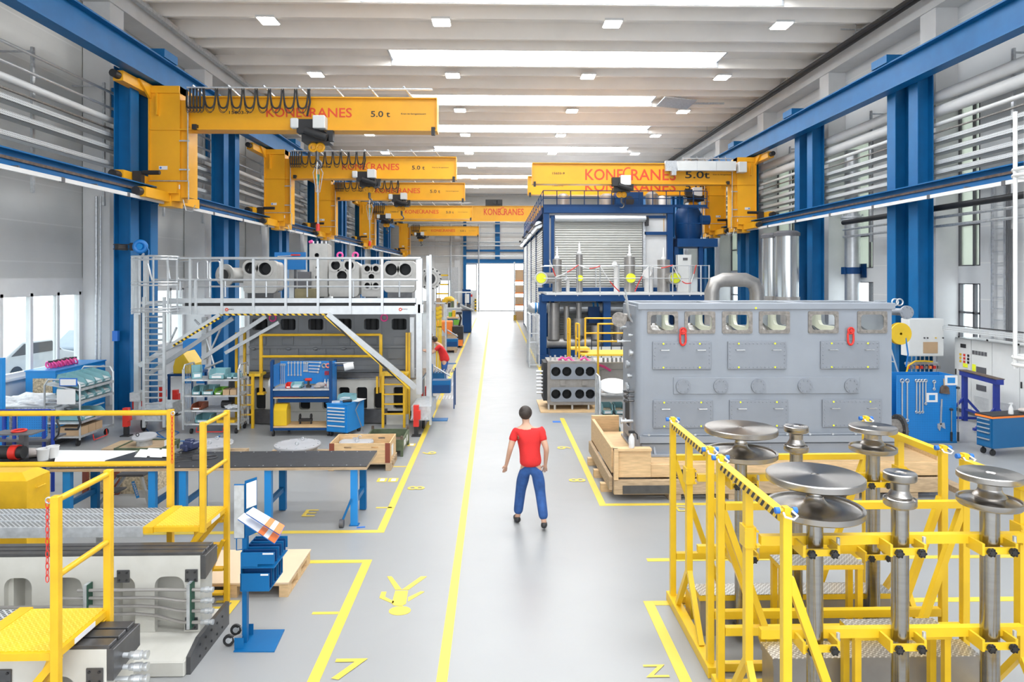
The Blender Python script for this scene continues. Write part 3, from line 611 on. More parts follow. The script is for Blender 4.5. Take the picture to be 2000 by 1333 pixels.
# ================================================================ floor markings
def mark(name, pts, label, m_=None, cat='floor marking', z=.004, grp=None):
    return solo(name, MB().prism(pts, 'z', .0005, z), m_ or TAPE, label, cat, grp)
def line(x0, y0, x1, y1, label, w_=.10): 
    return mark('floor_line', [(x0, y0), (x1, y0), (x1, y1), (x0, y1)], label, grp='yellow floor lines')
line(-.53, -2, -.43, 60, 'yellow stripe down the middle of the aisle')
line(-1.69, 9.75, -1.58, 60, 'long yellow stripe along the left edge of the aisle beyond the black bench')
line(-1.69, -2, -1.58, 8.82, 'yellow stripe beside the brown board pallet and info stand')
line(-3.2, 8.73, -1.691, 8.82, 'short yellow cross stripe from the board pallet to the aisle'); line(-7.5, 9.75, -1.691, 9.85, 'yellow cross stripe under the front legs of the black bench')
line(1.66, 10.8, 1.77, 17.5, 'yellow stripe left of the wooden crate under the big engine cover'); line(1.771, 10.8, 7.5, 10.9, 'yellow cross stripe in front of the wooden crate')
line(1.95, 8.68, 8.5, 8.77, 'yellow cross stripe between the crate and the shaft stands'); line(1.66, -1, 1.77, 7.62, 'yellow stripe left of the yellow shaft stands'); line(1.771, 7.52, 8.2, 7.62, 'yellow cross stripe behind the shaft stands')
line(1.7, 24, 1.8, 60, 'faint yellow stripe along the right aisle edge by the blue test building')
for i, (px, py) in enumerate(((762, 992), (650, 1198), (782, 912))):
    x, y = fl(px, py); mark('floor_tick', [(x - .22, y - .03), (x + .03 if x > -1.7 else -1.695, y - .03), (x + .03 if x > -1.7 else -1.695, y + .02), (x - .22, y + .02)], 'short yellow tick mark beside the left aisle line, %s' % ('by the black bench', 'by the info stand', 'by the wooden crate')[i])
def fchar(s, px, py, h, rz, label, w_=None):
    x, y = fl(px, py); o = text('floor_character', s, TAPE, (x, y, .004), w_, h, (0, 0, rz)); tag(o, label, 'floor marking')
fchar('8', 797, 951, .30, -PI / 2, 'yellow sideways 8 painted beside the left aisle line near the black bench'); fchar('9', 825, 883, .30, -PI / 2, 'yellow sideways numeral 9 painted beside the left aisle line', .22)
fchar('8', 1145, 942, .30, PI / 2, 'yellow sideways 8 painted near the wooden crate'); fchar('9', 1117, 878, .30, PI / 2, 'yellow sideways 9 painted right of the aisle', .22)
fchar('E', 588, 1010, .3, 0, 'yellow E painted under the black bench', .2); fchar('E', 470, 1174, .34, PI, 'yellow upside-down E painted behind the info stand', .26)
fchar('D', 1325, 1000, .22, 0, 'yellow D painted in front of the wooden crate', .2); fchar('7', 640, 1330, .34, 0, 'yellow 7 painted at the lower left floor edge', .3); fchar('Z', 1262, 1325, .2, 0, 'yellow mark painted left of the stands', .22)
for i, (px, py) in enumerate(((735, 942), (757, 942), (795, 872))):
    x, y = fl(px, py); o = solo('floor_sign', MB().box(x, x + .17, y, y + .22, .001, .004), TAPE, '%s yellow bordered floor sign by the wooden crate' % ('left', 'right', 'far')[i], 'floor marking'); MB().box(x + .05, x + .13, y + .04, y + .18, .0041, .005).build('paper_insert', PAPER, o)
x, y = fl(1080, 826); solo('blue_floor_sign', MB().box(x, x + .2, y, y + .18, .001, .004), BTAPE, 'small blue sign stuck to the floor right of the aisle', 'floor marking')
# walking figure pictogram, painted lying towards the viewer
m = MB(); P = lambda px, py: fl(px, py)
m.prism([P(x, y) for x, y in ((772, 1155), (797, 1155), (793, 1180), (785, 1185), (770, 1184), (765, 1180))], 'z', .0005, .004)
m.prism([P(x, y) for x, y in ((772, 1153), (785, 1153), (765, 1127), (756, 1127))], 'z', .0005, .004); m.prism([P(x, y) for x, y in ((785, 1153), (798, 1153), (834, 1127), (822, 1127))], 'z', .0005, .004)
m.prism([P(x, y) for x, y in ((797, 1176), (829, 1157), (822, 1156), (797, 1168))], 'z', .0005, .004); m.prism([P(x, y) for x, y in ((767, 1180), (741, 1169), (745, 1157), (755, 1157), (752, 1167), (770, 1176))], 'z', .0005, .004)
cx, cy = fl(781, 1194); m.prism([(cx + .12 * math.cos(a * .35), cy + .10 * math.sin(a * .35)) for a in range(18)], 'z', .0005, .004)
solo('pedestrian_pictogram', m, TAPE, 'yellow walking person symbol painted upside down on the aisle floor', 'floor marking')

# ================================================================ big grey engine housing on its crate
YF = 11.7; YB = 13.05; X0, X1 = ax(1243, YF), ax(1744, YF); zt = az(598, YF, 1500); zb = az(888, YF, 1500)
Z = lambda py: az(py, YF, 1500)
E1 = thing('engine_housing', 'large grey engine housing with bolted covers standing on a wooden crate', 'machine', ((X0 + X1) / 2, YF, zb))
wins = [(1264, 1324), (1337, 1396.5), (1410, 1469), (1482, 1542), (1578, 1637), (1674, 1732)]
wz0, wz1 = Z(650), Z(610); hol = []
for a, b_ in wins: xa, xb = ax(a, YF), ax(b_, YF); hol.append(rr((xa + xb) / 2, (wz0 + wz1) / 2, xb - xa - .06, wz1 - wz0 - .06, .07))
m = MB(); out = [(X0 + .12, zb + .16), (X1 - .02, zb + .16), (X1 - .02, zt), (X0 + .12, zt)]
m.plate(out, hol, 'y', YF, YF + .07)
bk = [rr((ax(a, YF) + ax(b_, YF)) / 2, (wz0 + wz1) / 2, ax(b_, YF) - ax(a, YF) - .12, wz1 - wz0 - .08, .07) for a, b_ in wins]
m.plate(out, bk, 'y', YB - .07, YB)
m.box(X1 - .08, X1 - .02, YF + .07, YB - .07, zb + .16, zt); m.box(X0 + .0, X0 + .06, YF + .13, YB - .13, zb + .16, zt - .0)
m.box(X0 + .12, X1 - .08, YF + .07, YB - .07, zb + .16, wz0 - .06)
for yy in (YF + .13, YB - .13): m.cyl((X0 + .13, yy, zb + .0), (X0 + .13, yy, zt), .13, n=20)
m.build('block', ENG, E1, .012)
m = MB(); m.plate([(X0 + .05, YF + .02), (X1 + .02, YF - .0), (X1 + .02, YB), (X0 + .05, YB)], [rr(X0 + (X1 - X0) * (k + .5) / 3, (YF + YB) / 2, (X1 - X0) / 3 - .2, .95, .1) for k in range(3)], 'z', zt, zt + .05); m.box(X0 + .02, X1 + .03, YF - .03, YF + .02, zt - .06, zt + .05); m.build('top_deck', ENG, E1, .008)
m = MB(); m.box(X0 + .14, X1 - .09, YF + .08, YB - .08, wz0 - .055, wz0 - .03)
for a, b_ in zip(wins, wins[1:]):
    xm = (ax(a[1], YF) + ax(b_[0], YF)) / 2
    m.plate([(YF + .08, wz0 - .03), (YB - .08, wz0 - .03), (YB - .08, zt - .01), (YF + .08, zt - .01)], [rr((YF + YB) / 2, (wz0 + zt) / 2, .7, (zt - wz0) * .7, .12)], 'x', xm - .03, xm + .03)
m.build('inner_lining', CREAM, E1)
for i, (a, b_) in enumerate(wins):
    xa, xb = ax(a, YF), ax(b_, YF); cx, cz = (xa + xb) / 2, (wz0 + wz1) / 2; w_, h_ = xb - xa, wz1 - wz0 + .03
    m = MB().plate(rr(cx, cz, w_, h_, .03), [rr(cx, cz, w_ - .12, h_ - .12, .06)], 'y', YF - .02, YF - .001)
    for k in range(8):
        for zz in (cz + h_ / 2 - .03, cz - h_ / 2 + .03): m.cyl((xa + .03 + k * (w_ - .06) / 7, YF - .026, zz), (xa + .03 + k * (w_ - .06) / 7, YF - .019, zz), .01, n=6, caps=True)
    for k in range(4):
        for xx in (xa + .03, xb - .03): m.cyl((xx, YF - .026, cz - h_ / 2 + .09 + k * (h_ - .18) / 3), (xx, YF - .019, cz - h_ / 2 + .09 + k * (h_ - .18) / 3), .01, n=6)
    m.build('window_frame', FRM, E1)
    MB().lathe([(.001, .17), (.05, .165), (.07, .13), (.10, .12), (.16, .07), (.24, .03), (.25, 0)], (cx - .05, (YF + YB) / 2 - .2, wz0 - .03), 24).build('cone_cap', STEEL, E1)
def cover(xa, xb, ya, yb):
    xa, xb, z0, z1 = ax(xa, YF), ax(xb, YF), Z(yb), Z(ya)
    m = MB().box(xa, xb, YF - .035, YF - .001, z0, z1); nx = 15; nz = 7
    for k in range(nx):
        for zz in (z0 + .035, z1 - .035): x = xa + .035 + k * (xb - xa - .07) / (nx - 1); m.cyl((x, YF - .045, zz), (x, YF - .034, zz), .012, n=8)
    for k in range(1, nz - 1):
        for x in (xa + .035, xb - .035): zz = z0 + .035 + k * (z1 - z0 - .07) / (nz - 1); m.cyl((x, YF - .045, zz), (x, YF - .034, zz), .012, n=8)
    o = m.build('inspection_cover', ENGP, E1, .006)
    for q in (.2, .82):
        x = xa + (xb - xa) * q; zz = z1 - (z1 - z0) * .30
        MB().tube([(x - .07, YF - .034, zz), (x - .07, YF - .09, zz), (x + .07, YF - .09, zz), (x + .07, YF - .034, zz)], .008, 6).build('handle', ALU, o)
        MB().cyl((x - .02, YF - .05, z1 - .035), (x - .02, YF - .046, z1 - .035), .016, n=10).build('yellow_cap', YDOT, o); MB().cyl((x - .02, YF - .05, z0 + .035), (x - .02, YF - .046, z0 + .035), .016, n=10).build('yellow_cap', YDOT, o)
for a, b_ in ((1274, 1388), (1420.6, 1534.5), (1601.5, 1715)): cover(a, b_, 667, 721)
for a, b_ in ((1275, 1391), (1424, 1538), (1605, 1720)): cover(a, b_, 781, 835)
m = MB().box(ax(1315, YF), ax(1678, YF), YF - .02, YF - .001, Z(769.5), Z(736.5)); m.build('band_plate', ENG, E1, .006)
for px in (1333.5, 1406.7, 1480, 1570.8, 1661.5):
    x, zz = ax(px, YF), Z(753.7); m = MB().cyl((x, YF - .05, zz), (x, YF - .019, zz), .127, n=28)
    for k in range(8): a = k * PI / 4 + .3; m.cyl((x + .095 * math.cos(a), YF - .062, zz + .095 * math.sin(a)), (x + .095 * math.cos(a), YF - .049, zz + .095 * math.sin(a)), .013, n=8)
    m.build('blind_flange', ENGP, E1)
for px in (1332, 1658):
    x, zz = ax(px, YF), Z(646); m = MB().cyl((x, YF - .09, zz), (x, YF - .001, zz), .03, n=12); m.torus((x, YF - .07, zz), .05, .016, (0, 1, 0))
    lk = [(x + .05 * math.cos(t) , YF - .06, zz - .12 + .09 * math.sin(t) + (.035 if math.sin(t) > 0 else -.035)) for t in [q * PI / 8 for q in range(16)]]
    m.tube(lk, .018, 8, True); m.build('lifting_ring', RED, E1)
m = MB().cyl((X0 + .1, YF - .06, Z(847)), (X1 - .0, YF - .06, Z(847)), .012, n=8)
m.box(X0 + .04, X1 + .03, YF - .10, YF + .0, Z(862), Z(850)); m.build('pipe_ledge', ENG, E1)
for k in range(22): x = X0 + .2 + k * (X1 - X0 - .3) / 21; MB().cyl((x, YF - .085, Z(847)), (x, YF - .035, Z(847)), .02, n=8).build('pipe_clip', ALU, E1) if k % 2 == 0 else None
m = MB(); m.box(X0 + .08, X1 + .06, YF - .04, YB + .05, zb + .03, zb + .2); m.box(X0 + .0, X1 + .09, YF - .14, YB + .1, zb - .0, zb + .045)
for k in range(3): x = X0 + .3 + k * 2.0; m.prism([(YF - .12, zb + .04), (YF - .0, zb + .04), (YF - .0, zb + .22)], 'x', x - .02, x + .02)
m.build('base_flange', ENG, E1, .006)
# fittings on its left end
def blindpipe(c, r, pts, nm='flange_pipe', m_=ENGP, par=E1):
    o = MB().tube(pts, r * .55, 14).build(nm, m_, par); c = Vector(c); d = Vector((0, -1, 0))
    f = MB().cyl(c, c + d * .04, r, n=24)
    for k in range(8): a = k * PI / 4; q = c + Vector((math.cos(a), 0, math.sin(a))) * r * .8; f.cyl(q + d * .04, q + d * .055, .012, n=6)
    f.build('flange', m_, o)
x, zz = at(1208, 624, 12.0); blindpipe((x, 11.95, zz), .13, [(x, 11.95, zz), (x, 12.05, zz), (x + .02, 12.14, zz), (x + .12, 12.2, zz + .02), (X0 + .05, 12.2, zz + .02)], m_=FRM)
x, zz = at(1764, 610, 12.0); blindpipe((x, 11.92, zz), .12, [(x, 11.92, zz), (x, 12.05, zz), (x - .04, 12.14, zz), (x - .14, 12.2, zz), (X1 - .05, 12.2, zz)])
x, zz = at(1770, 845, 12.0); m = MB().cyl((X1 - .05, 12.3, zz), (x + .05, 12.3, zz), .17, n=20); o = m.build('outlet_pipe', FRM, E1); f = MB().cyl((x + .02, 12.3, zz), (x + .07, 12.3, zz), .26, n=24)
for k in range(12): a = k * PI / 6; f.cyl((x, 12.3 + .22 * math.cos(a), zz + .22 * math.sin(a)), (x + .10, 12.3 + .22 * math.cos(a), zz + .22 * math.sin(a)), .016, n=6)
f.build('flange', DSTEEL, o)
fm = X0 - .02
for k, (py, yy, r, L_) in enumerate(((667, 12.2, .03, .22), (690, 12.0, .06, .05), (712, 12.3, .07, .05), (735, 12.1, .04, .06), (760, 12.4, .12, .04), (823, 12.0, .05, .2), (640, 12.6, .04, .1), (655, 12.0, .025, .06))):
    zz = az(py, yy, 1225); m = MB().cyl((X0 + .05, yy, zz), (X0 - L_, yy, zz), r * .6, n=12); m.cyl((X0 - L_ * .6, yy, zz), (X0 - L_ * .6 - .03, yy, zz), r, n=12); m.cyl((X0 - L_, yy, zz), (X0 - L_ - .02, yy, zz), r, n=12); m.build('end_fitting', GALV, E1)
for k in range(9):
    yy = 11.9 + (k % 3) * .1; zz = az(765 + 9 * (k // 3), yy, 1225); m = MB().cyl((X0 + .02, yy, zz), (X0 - .10 - .03 * (k % 2), yy, zz), .018, n=8); m.sphere((X0 - .12, yy, zz), .03, 8, 6); m.build('valve', DSTEEL, E1)
for dy in (0, .1):
    m = MB().tube([(X0 - .0, 12.0 + dy, zt - .3), (X0 - .06, 12.0 + dy, zt - .2), (X0 - .1, 12.0 + dy, zt + .1), (X0 - .14, 12.0 + dy, zt + .28 - dy)], .014, 6); m.build('oil_line', ALU, E1)
m = MB().plate([(12.0, zb + .3), (12.8, zb + .3), (12.8, zb + .95), (12.0, zb + .95)], [rr(12.4, zb + .62, .5, .5, .08)], 'x', X0 - .03, X0 + .0); m.build('end_opening_frame', ENG, E1)
MB().box(X0 - .012, X0 - .004, 12.15, 12.65, zb + .37, zb + .87).build('end_opening_shade', DARK, E1)  # dark sheet closing the opening, its inner shade painted in
m = MB()
for px in (1748, 1757): x, zz = at(px, 596, 12.3); m.torus((x, 12.3, zz + .05), .06, .014, (0, 1, 0), 16)
m.cyl((X1 - .0, 12.3, zt + .06), (X1 + .22, 12.3, zt + .06), .02, n=8); m.build('lifting_eye', ALU, E1)
for px in (1475,): MB().cyl((ax(px, YF), YF - .038, Z(602)), (ax(px, YF), YF - .03, Z(602)), .018, n=10).build('yellow_cap', YDOT, E1)
# wooden crate
CX0, CX1 = 1.93, 7.45; cz = zb
CR = thing('wooden_crate', 'long open wooden crate base of planks carrying the grey engine housing', 'crate', (4.6, 12.3, 0))
MB().box(CX0 + .1, CX1, 11.22, 13.5, cz - .10, cz - .002).build('deck', WOOD, CR)
for (a, b_, y0, y1, z0, z1, nn, mm) in ((CX0, CX1, 11.03, 11.12, .1, .33, 'sill_board', WOODD), (CX0 + .1, CX1, 11.16, 11.22, .34, cz - .01, 'front_plank', WOOD), (CX0 - .06, CX0, 11.15, 13.6, .14, .36, 'side_board', WOODD), (CX0 + .0, CX0 + .06, 11.3, 13.6, .38, .80, 'side_plank', WOOD), (CX0, CX0 + .55, 13.6, 13.68, .14, .86, 'rear_plank', WOOD), (CX1 - .05, CX1, 11.25, 13.6, .12, cz + .15, 'end_plank', WOOD), (CX0 + .03, CX0 + .62, 11.10, 11.16, .36, .80, 'corner_plank', WOOD)):
    MB().box(a, b_, y0, y1, z0, z1).build(nn, mm, CR, .006)
MB().box(CX0, CX0 + .07, 11.02, 11.1, .34, .84).build('corner_post', WOOD, CR)
MB().box(CX0 + .0, CX0 + .62, 11.05, 11.2, .80, .84).build('corner_cap', WOOD, CR)
MB().box(CX0 + .14, CX0 + .95, 11.01, 11.029, .12, .25).build('steel_strap', DSTEEL, CR)
for k in range(6): x = CX0 + .9 + k * .98; MB().box(x, x + .2, 11.05, 13.6, 0.0, .099).build('skid', WOODD, CR)
for k in range(3): y = 11.5 + k * .8; MB().box(CX0 - .14, CX0 + .05, y, y + .12, 0, .139).build('skid_block', WOOD, CR)
for a, b_ in ((2.95, 3.3), (5.05, 5.45)): MB().box(a, b_, 11.150, 11.159, .36, .47).build('fork_slot_shade', DARK, CR)  # dark patches on the plank, painted as the shade inside slots
x, zz = at(1234, 864, 11.1); t = thing('spray_bottle', 'white spray bottle with black trigger on the corner of the wooden crate', 'bottle', (x, 11.12, .842))
MB().lathe([(.001, 0), (.045, 0), (.05, .02), (.05, .16), (.03, .2), (.018, .22), (.018, .24), (.001, .24)], (x, 11.12, .842), 14).build('bottle_body', WHITE, t); m = MB().box(x - .05, x + .05, 11.10, 11.14, 1.08, 1.12); m.tube([(x + .04, 11.12, 1.1), (x + .09, 11.12, 1.06), (x + .1, 11.12, .98)], .012, 6); m.build('trigger', BLACK, t)

# ================================================================ yellow shaft stands
SX0, SX1 = 1.98, 4.16
def stand(ya, yb, label):
    t = thing('shaft_stand', label, 'stand', ((SX0 + SX1) / 2, (ya + yb) / 2, 0), 0, 'yellow shaft stands'); w_ = .062; ym = ya + (yb - ya) * .52
    for (x, y, ps) in ((SX0, ya, 'post'), (SX0, yb, 'post'), (SX1, ya, 'post'), (SX1, yb, 'post')):
        MB().box(x - w_ / 2, x + w_ / 2, y - w_ / 2, y + w_ / 2, .06, 2.03).build(ps, YG, t, .004)
        m = MB(); m.box(x - .02, x + .02, y - .03, y + .03, 2.03, 2.08); m.cyl((x - .07, y, 2.055), (x + .07, y, 2.055), .014, n=8); o = m.build('locking_pin', YG, t)
        [MB().cyl((x + q * .045, y, 2.055), (x + q * .075, y, 2.055), .022, n=10).build('pin_cap', BTAPE, o) for q in (-1, 1)]
        MB().tube([(x + .03, y - .03, 2.06), (x + .05, y - .07, 2.04), (x + .02, y - .08, 2.02), (x - .03, y - .06, 2.03), (x - .03, y - .03, 2.05)], .008, 6).build('safety_cord', WHITE, o)
    for x, hz in ((SX0, True), (SX1, True)):
        MB().box(x - .035, x + .035, ya + .035, yb - .035, 1.97, 2.03).build('top_rail', YG, t)
        sx = -1 if x == SX0 else 1
        MB().box(x + sx * .0365 - .0012, x + sx * .0365 + .0012, ya + .06, yb - .1, 1.975, 2.025).build('warning_strip', HAZY, t) if True else None
        MB().box(x - .0, x + .034, ya + .04, yb - .04, 1.965, 1.9695).build('warning_strip', HAZY, t)
        MB().box(x - .05, x + .05, ya - .1, yb + .1, .0, .1).build('base_beam', YG, t, .004)
        MB().box(x - .03, x + .03, ym - .035, ym + .035, .62, 1.97).build('middle_post', YG, t)
        for q in (-.42, .42): MB().bar((x, ym, .66), (x, ym + q, .1), .05, .05, (1, 0, 0)).build('brace', YG, t)
        m = MB().box(x - .045, x + .045, ym - .06, ym + .06, 1.54, 1.70)
        for q in (-1, 1): m.cyl((x + q * .045, ym - .09, 1.56), (x + q * .045, ym - .07, 1.56), .01, n=6); m.cyl((x + q * .045, ym - .09, 1.68), (x + q * .045, ym - .07, 1.68), .01, n=6)
        m.build('slide_bracket', YG, t)
    for y in (ya, yb):
        MB().box(SX0 + .035, SX1 - .035, y - .03, y + .03, 1.6, 1.66).build('cross_bar', YG, t) if y == yb else None
        MB().box(SX0 + .035, SX1 - .035, y - .03, y + .03, .5, .57).build('cross_bar', YG, t)
        MB().box(SX0 + .05, SX1 - .05, y - .03, y + .03, .02, .09).build('cross_bar', YG, t)
        for x, sx in ((SX0, 1), (SX1, -1)): MB().bar((x + sx * .02, y, 1.6), (x + sx * .56, y, .09), .055, .055, (0, 1, 0)).build('diagonal_brace', YG, t)
    ys = ym - .27 + .12
    for zz in (1.62, .9): MB().box(SX0 + .06, SX1 - .06, ys + .03, ys + .09, zz - .035, zz + .035).build('clamp_bar', YG, t)
    return ym, ys
def clamp(x, y, z, t):
    m = MB(); m.box(x - .13, x + .13, y - .11, y - .09, z - .065, z - .015); m.box(x - .145, x - .125, y - .12, y + .06, z - .07, z + .02); m.box(x + .125, x + .145, y - .10, y + .06, z - .06, z + .01); m.box(x - .12, x + .12, y - .02 + .09, y + .10, z - .05, z + .0); k = m.build('clamp', YG, t)
    for q in (-.085, .085):
        g_ = MB().cyl((x + q, y - .15, z - .04), (x + q, y - .116, z - .04), .026, n=10)
        for s_ in range(6): a = s_ * PI / 3; g_.cyl((x + q + .026 * math.cos(a), y - .15, z - .04 + .026 * math.sin(a)), (x + q + .026 * math.cos(a), y - .125, z - .04 + .026 * math.sin(a)), .008, n=6)
        g_.build('star_knob', BLACK, t)
    MB().cyl((x + .155, y - .05, z - .05), (x + .155, y - .05, z + .05), .014, n=8).build('hinge', GALV, t)
def shaft(kind, x, y, label):
    t = thing('piston_rod', label, 'piston rod', (x, y, .1), 0, 'steel rods in the yellow stands')
    if kind == 'big':
        a = [(.001, 2.135), (.03, 2.135), (.03, 2.139), (.345, 2.139), (.353, 2.131), (.353, 2.09), (.345, 2.082), (.06, 2.078), (.055, 2.06), (.052, 2.0)]
        b_ = [(.052, 2.03), (.056, 1.985), (.068, 1.95), (.095, 1.92), (.14, 1.898), (.2, 1.885), (.29, 1.88), (.322, 1.884), (.33, 1.90), (.353, 1.90), (.353, 1.86), (.34, 1.85), (.07, 1.80), (.06, 1.79)]; r = .06
    elif kind == 'mid':
        a = [(.001, 2.135), (.03, 2.13), (.04, 2.14), (.215, 2.142), (.222, 2.135), (.222, 2.10), (.215, 2.092), (.085, 2.085), (.078, 2.06), (.078, 1.99)]
        b_ = [(.078, 2.02), (.085, 2.0), (.10, 1.985), (.115, 1.965), (.10, 1.945), (.13, 1.93), (.20, 1.925), (.207, 1.94), (.222, 1.94), (.222, 1.905), (.21, 1.89), (.075, 1.875), (.068, 1.86)]; r = .066
    else:
        a = [(.001, 2.14), (.04, 2.14), (.045, 2.146), (.11, 2.15), (.117, 2.143), (.117, 2.10), (.11, 2.09), (.08, 2.085), (.066, 2.07), (.062, 1.99)]
        b_ = [(.062, 2.02), (.075, 1.99), (.088, 1.97), (.08, 1.95), (.095, 1.935), (.105, 1.935), (.109, 1.95), (.117, 1.95), (.117, 1.905), (.11, 1.895), (.07, 1.885), (.063, 1.87)]; r = .062
    MB().lathe(a, (x, y, 0), 64).build('head_disc', TURN, t); MB().lathe(b_, (x, y, 0), 64).build('collar_disc', TURN, t)
    MB().cyl((x, y, .1), (x, y, 1.99), r, n=32).build('rod', STEEL, t); MB().cyl((x, y, .1), (x, y, .16), r + .02, n=24).build('foot', DSTEEL, t)
ym1, ys1 = stand(6.24, 7.56, 'yellow steel stand holding three upright rods, the one nearer the grey engine housing')
ym2, ys2 = stand(4.60, 5.95, 'yellow steel stand holding three upright rods, the one nearest the viewer')
for ysh, fr_, xs in ((ys2, 'front', (2.44, 3.10, 3.80)), (ys1, 'rear', (2.46, 3.02, 3.80))):
    for kind, x, d in zip(('big', 'small', 'mid'), xs, ('widest steel disc head', 'narrow spool-shaped steel head', 'medium steel disc head')):
        shaft(kind, x, ysh, 'upright steel rod with %s in the %s yellow stand' % (d, fr_))
    t = thing('rod_clamp_set', 'yellow clamps with black knobs gripping the rods in the %s stand' % fr_, 'clamp', ((SX0 + SX1) / 2, ysh, .9))
    for x in xs:
        for zz in (1.62, .9): clamp(x, ysh - .0, zz, t)
def plates(name, xa, xb, ya, yb, z, label, legs=False, h=.05, edge=YG, side=STAIN):
    t = thing(name, label, 'step', ((xa + xb) / 2, (ya + yb) / 2, 0)); MB().box(xa, xb, ya, yb, z - .006, z).build('tread', TREAD, t)
    if legs:
        MB().box(xa, xb, ya, yb, z - .05, z - .0065).build('frame', YG, t)
        for x in (xa + .03, xb - .03):
            for y in (ya + .03, yb - .03): MB().box(x - .025, x + .025, y - .025, y + .025, .0, z - .05).build('leg', YG, t)
    else:
        MB().box(xa, xb, ya, yb, z - .06, z - .0065).build('rim', edge, t); MB().box(xa + .01, xb - .01, ya + .01, yb - .01, 0.0, z - .0605).build('box_body', side, t)
plates('tread_plate_step', 2.68, 3.48, 6.36, 6.60, .93, 'small raised tread plate step in the rear yellow stand', True)
plates('tread_plate_step', 2.84, 3.62, 5.32, 5.56, .82, 'small raised tread plate step in the front yellow stand', True)
plates('tread_plate_box', 2.07, 4.05, 6.86, 7.10, .42, 'steel box with tread plate lid low in the rear yellow stand')
plates('tread_plate_box', 2.07, 4.05, 7.2, 7.42, .28, 'lowest tread plate box at the back of the rear yellow stand', edge=YG, side=YG)
plates('tread_plate_box', 2.30, 4.06, 5.60, 5.86, .48, 'wide steel box with tread plate lid in the front yellow stand', edge=STAIN)
plates('tread_plate_box', 2.15, 2.6, 4.75, 4.86, .40, 'small tread plate box at the near end of the front yellow stand', edge=STAIN)
solo('measuring_jug', MB().box(2.05, 2.09, 6.44, 6.6, .12, .40), GREEN, 'thin green part leaning inside the rear yellow stand', 'container') if False else None

# ================================================================ right background workplace
def wrench(m, x, z0, z1, y, r=.012, head=.028, ring=True):
    m.bar((x, y, z0), (x, y, z1), r * 2, .012, (0, 1, 0)); m.torus((x, y, z1), head, .011, (0, 1, 0), 12, 6) if ring else m.box(x - head, x + head, y - .01, y + .01, z1 - .02, z1 + .03); m.torus((x, y, z0), head * .8, .009, (0, 1, 0), 12, 6)
Yp = 14.7; pz = lambda py: az(py, Yp, 1800); px_ = lambda px: ax(px, Yp)
PB = thing('tool_board', 'blue perforated tool board on wheels beside the grey engine housing', 'tool board', (px_(1810), Yp, 0))
MB().box(px_(1752), px_(1868), Yp, Yp + .03, pz(862), pz(734)).build('front_panel', PEG, PB); MB().box(px_(1752), px_(1868), Yp + .55, Yp + .58, pz(862), pz(734)).build('rear_panel', PEG, PB)
MB().box(px_(1868) - .03, px_(1868), Yp + .03, Yp + .55, pz(862), pz(734)).build('side_panel', PEGY, PB); MB().box(px_(1752), px_(1868), Yp - .02, Yp + .6, pz(866), pz(862)).build('bottom_rail', CABD, PB)
for px in (1765, 1838, 1862):
    m = MB().cyl((px_(px) - .03, Yp + .1, .07), (px_(px) + .03, Yp + .1, .07), .07, n=16); m.bar((px_(px), Yp + .1, .07), (px_(px), Yp + .1, pz(866)), .03); m.build('castor', BLACK, PB)
for i, (px, a, b_) in enumerate(((1761, 825, 744), (1771, 821, 744), (1789, 805, 744), (1795, 806, 744), (1801, 805, 744), (1807, 789, 744), (1823.5, 760, 746))):
    m = MB(); wrench(m, px_(px), pz(a), pz(b_), Yp - .02, .013 if i < 6 else .01, .04 if i < 2 else .03); solo('ring_spanner', m, ALU, '%s steel spanner hanging on the blue wheeled tool board' % ORD[i], 'spanner', 'spanners on the blue wheeled tool board')
m = MB(); m.bar((px_(1838), Yp - .02, pz(780)), (px_(1836), Yp - .02, pz(830)), .03, .02, (0, 1, 0)); m.prism([(px_(1830), pz(828)), (px_(1843), pz(826)), (px_(1845), pz(838)), (px_(1840), pz(836)), (px_(1837), pz(832)), (px_(1834), pz(842)), (px_(1830), pz(836))], 'y', Yp - .03, Yp - .005); solo('adjustable_wrench', m, GALV, 'large adjustable wrench hanging jaw down on the blue tool board', 'wrench')
for i, (px, a, b_) in enumerate(((1856.5, 862, 800), (1869.5, 862, 758))):
    t = thing('torque_wrench', '%s torque wrench with black grip on the blue tool board' % ('short', 'long')[i], 'wrench', (px_(px), Yp - .03, pz(a))); MB().cyl((px_(px), Yp - .03, pz(a - 18)), (px_(px), Yp - .03, pz(b_)), .011, n=8).build('shaft', STEEL, t); MB().cyl((px_(px), Yp - .03, pz(a)), (px_(px), Yp - .03, pz(a - 18)), .022, n=10).build('grip', BLACK, t); MB().cyl((px_(px), Yp - .05, pz(b_)), (px_(px), Yp - .0, pz(b_)), .03, n=12).build('ratchet_head', DSTEEL, t)
t = thing('dustpan', 'dark metal dustpan hanging on the blue tool board', 'dustpan', (px_(1843), Yp - .03, pz(770))); MB().prism([(px_(1834), pz(768)), (px_(1852), pz(770)), (px_(1850), pz(757)), (px_(1845), pz(753)), (px_(1840), pz(753)), (px_(1836), pz(757))], 'y', Yp - .06, Yp - .002).build('pan', RUST, t); MB().cyl((px_(1842.5), Yp - .03, pz(753)), (px_(1841.5), Yp - .03, pz(740)), .012, n=8).build('handle', WOODD, t)
for a, b_, c_, d_, l in ((1845, 1870, 734, 753, 'upper'), (1809, 1831, 768, 786, 'lower')):
    o = solo('photo_card', MB().box(px_(a), px_(b_), Yp - .008, Yp - .001, pz(d_), pz(c_)), PAPER, '%s laminated photo card fixed to the blue tool board' % l, 'card'); MB().box(px_(a + 5), px_(b_ - 5), Yp - .011, Yp - .0085, pz(d_ - 4), pz(c_ + 4)).build('printed_picture', CAB, o)
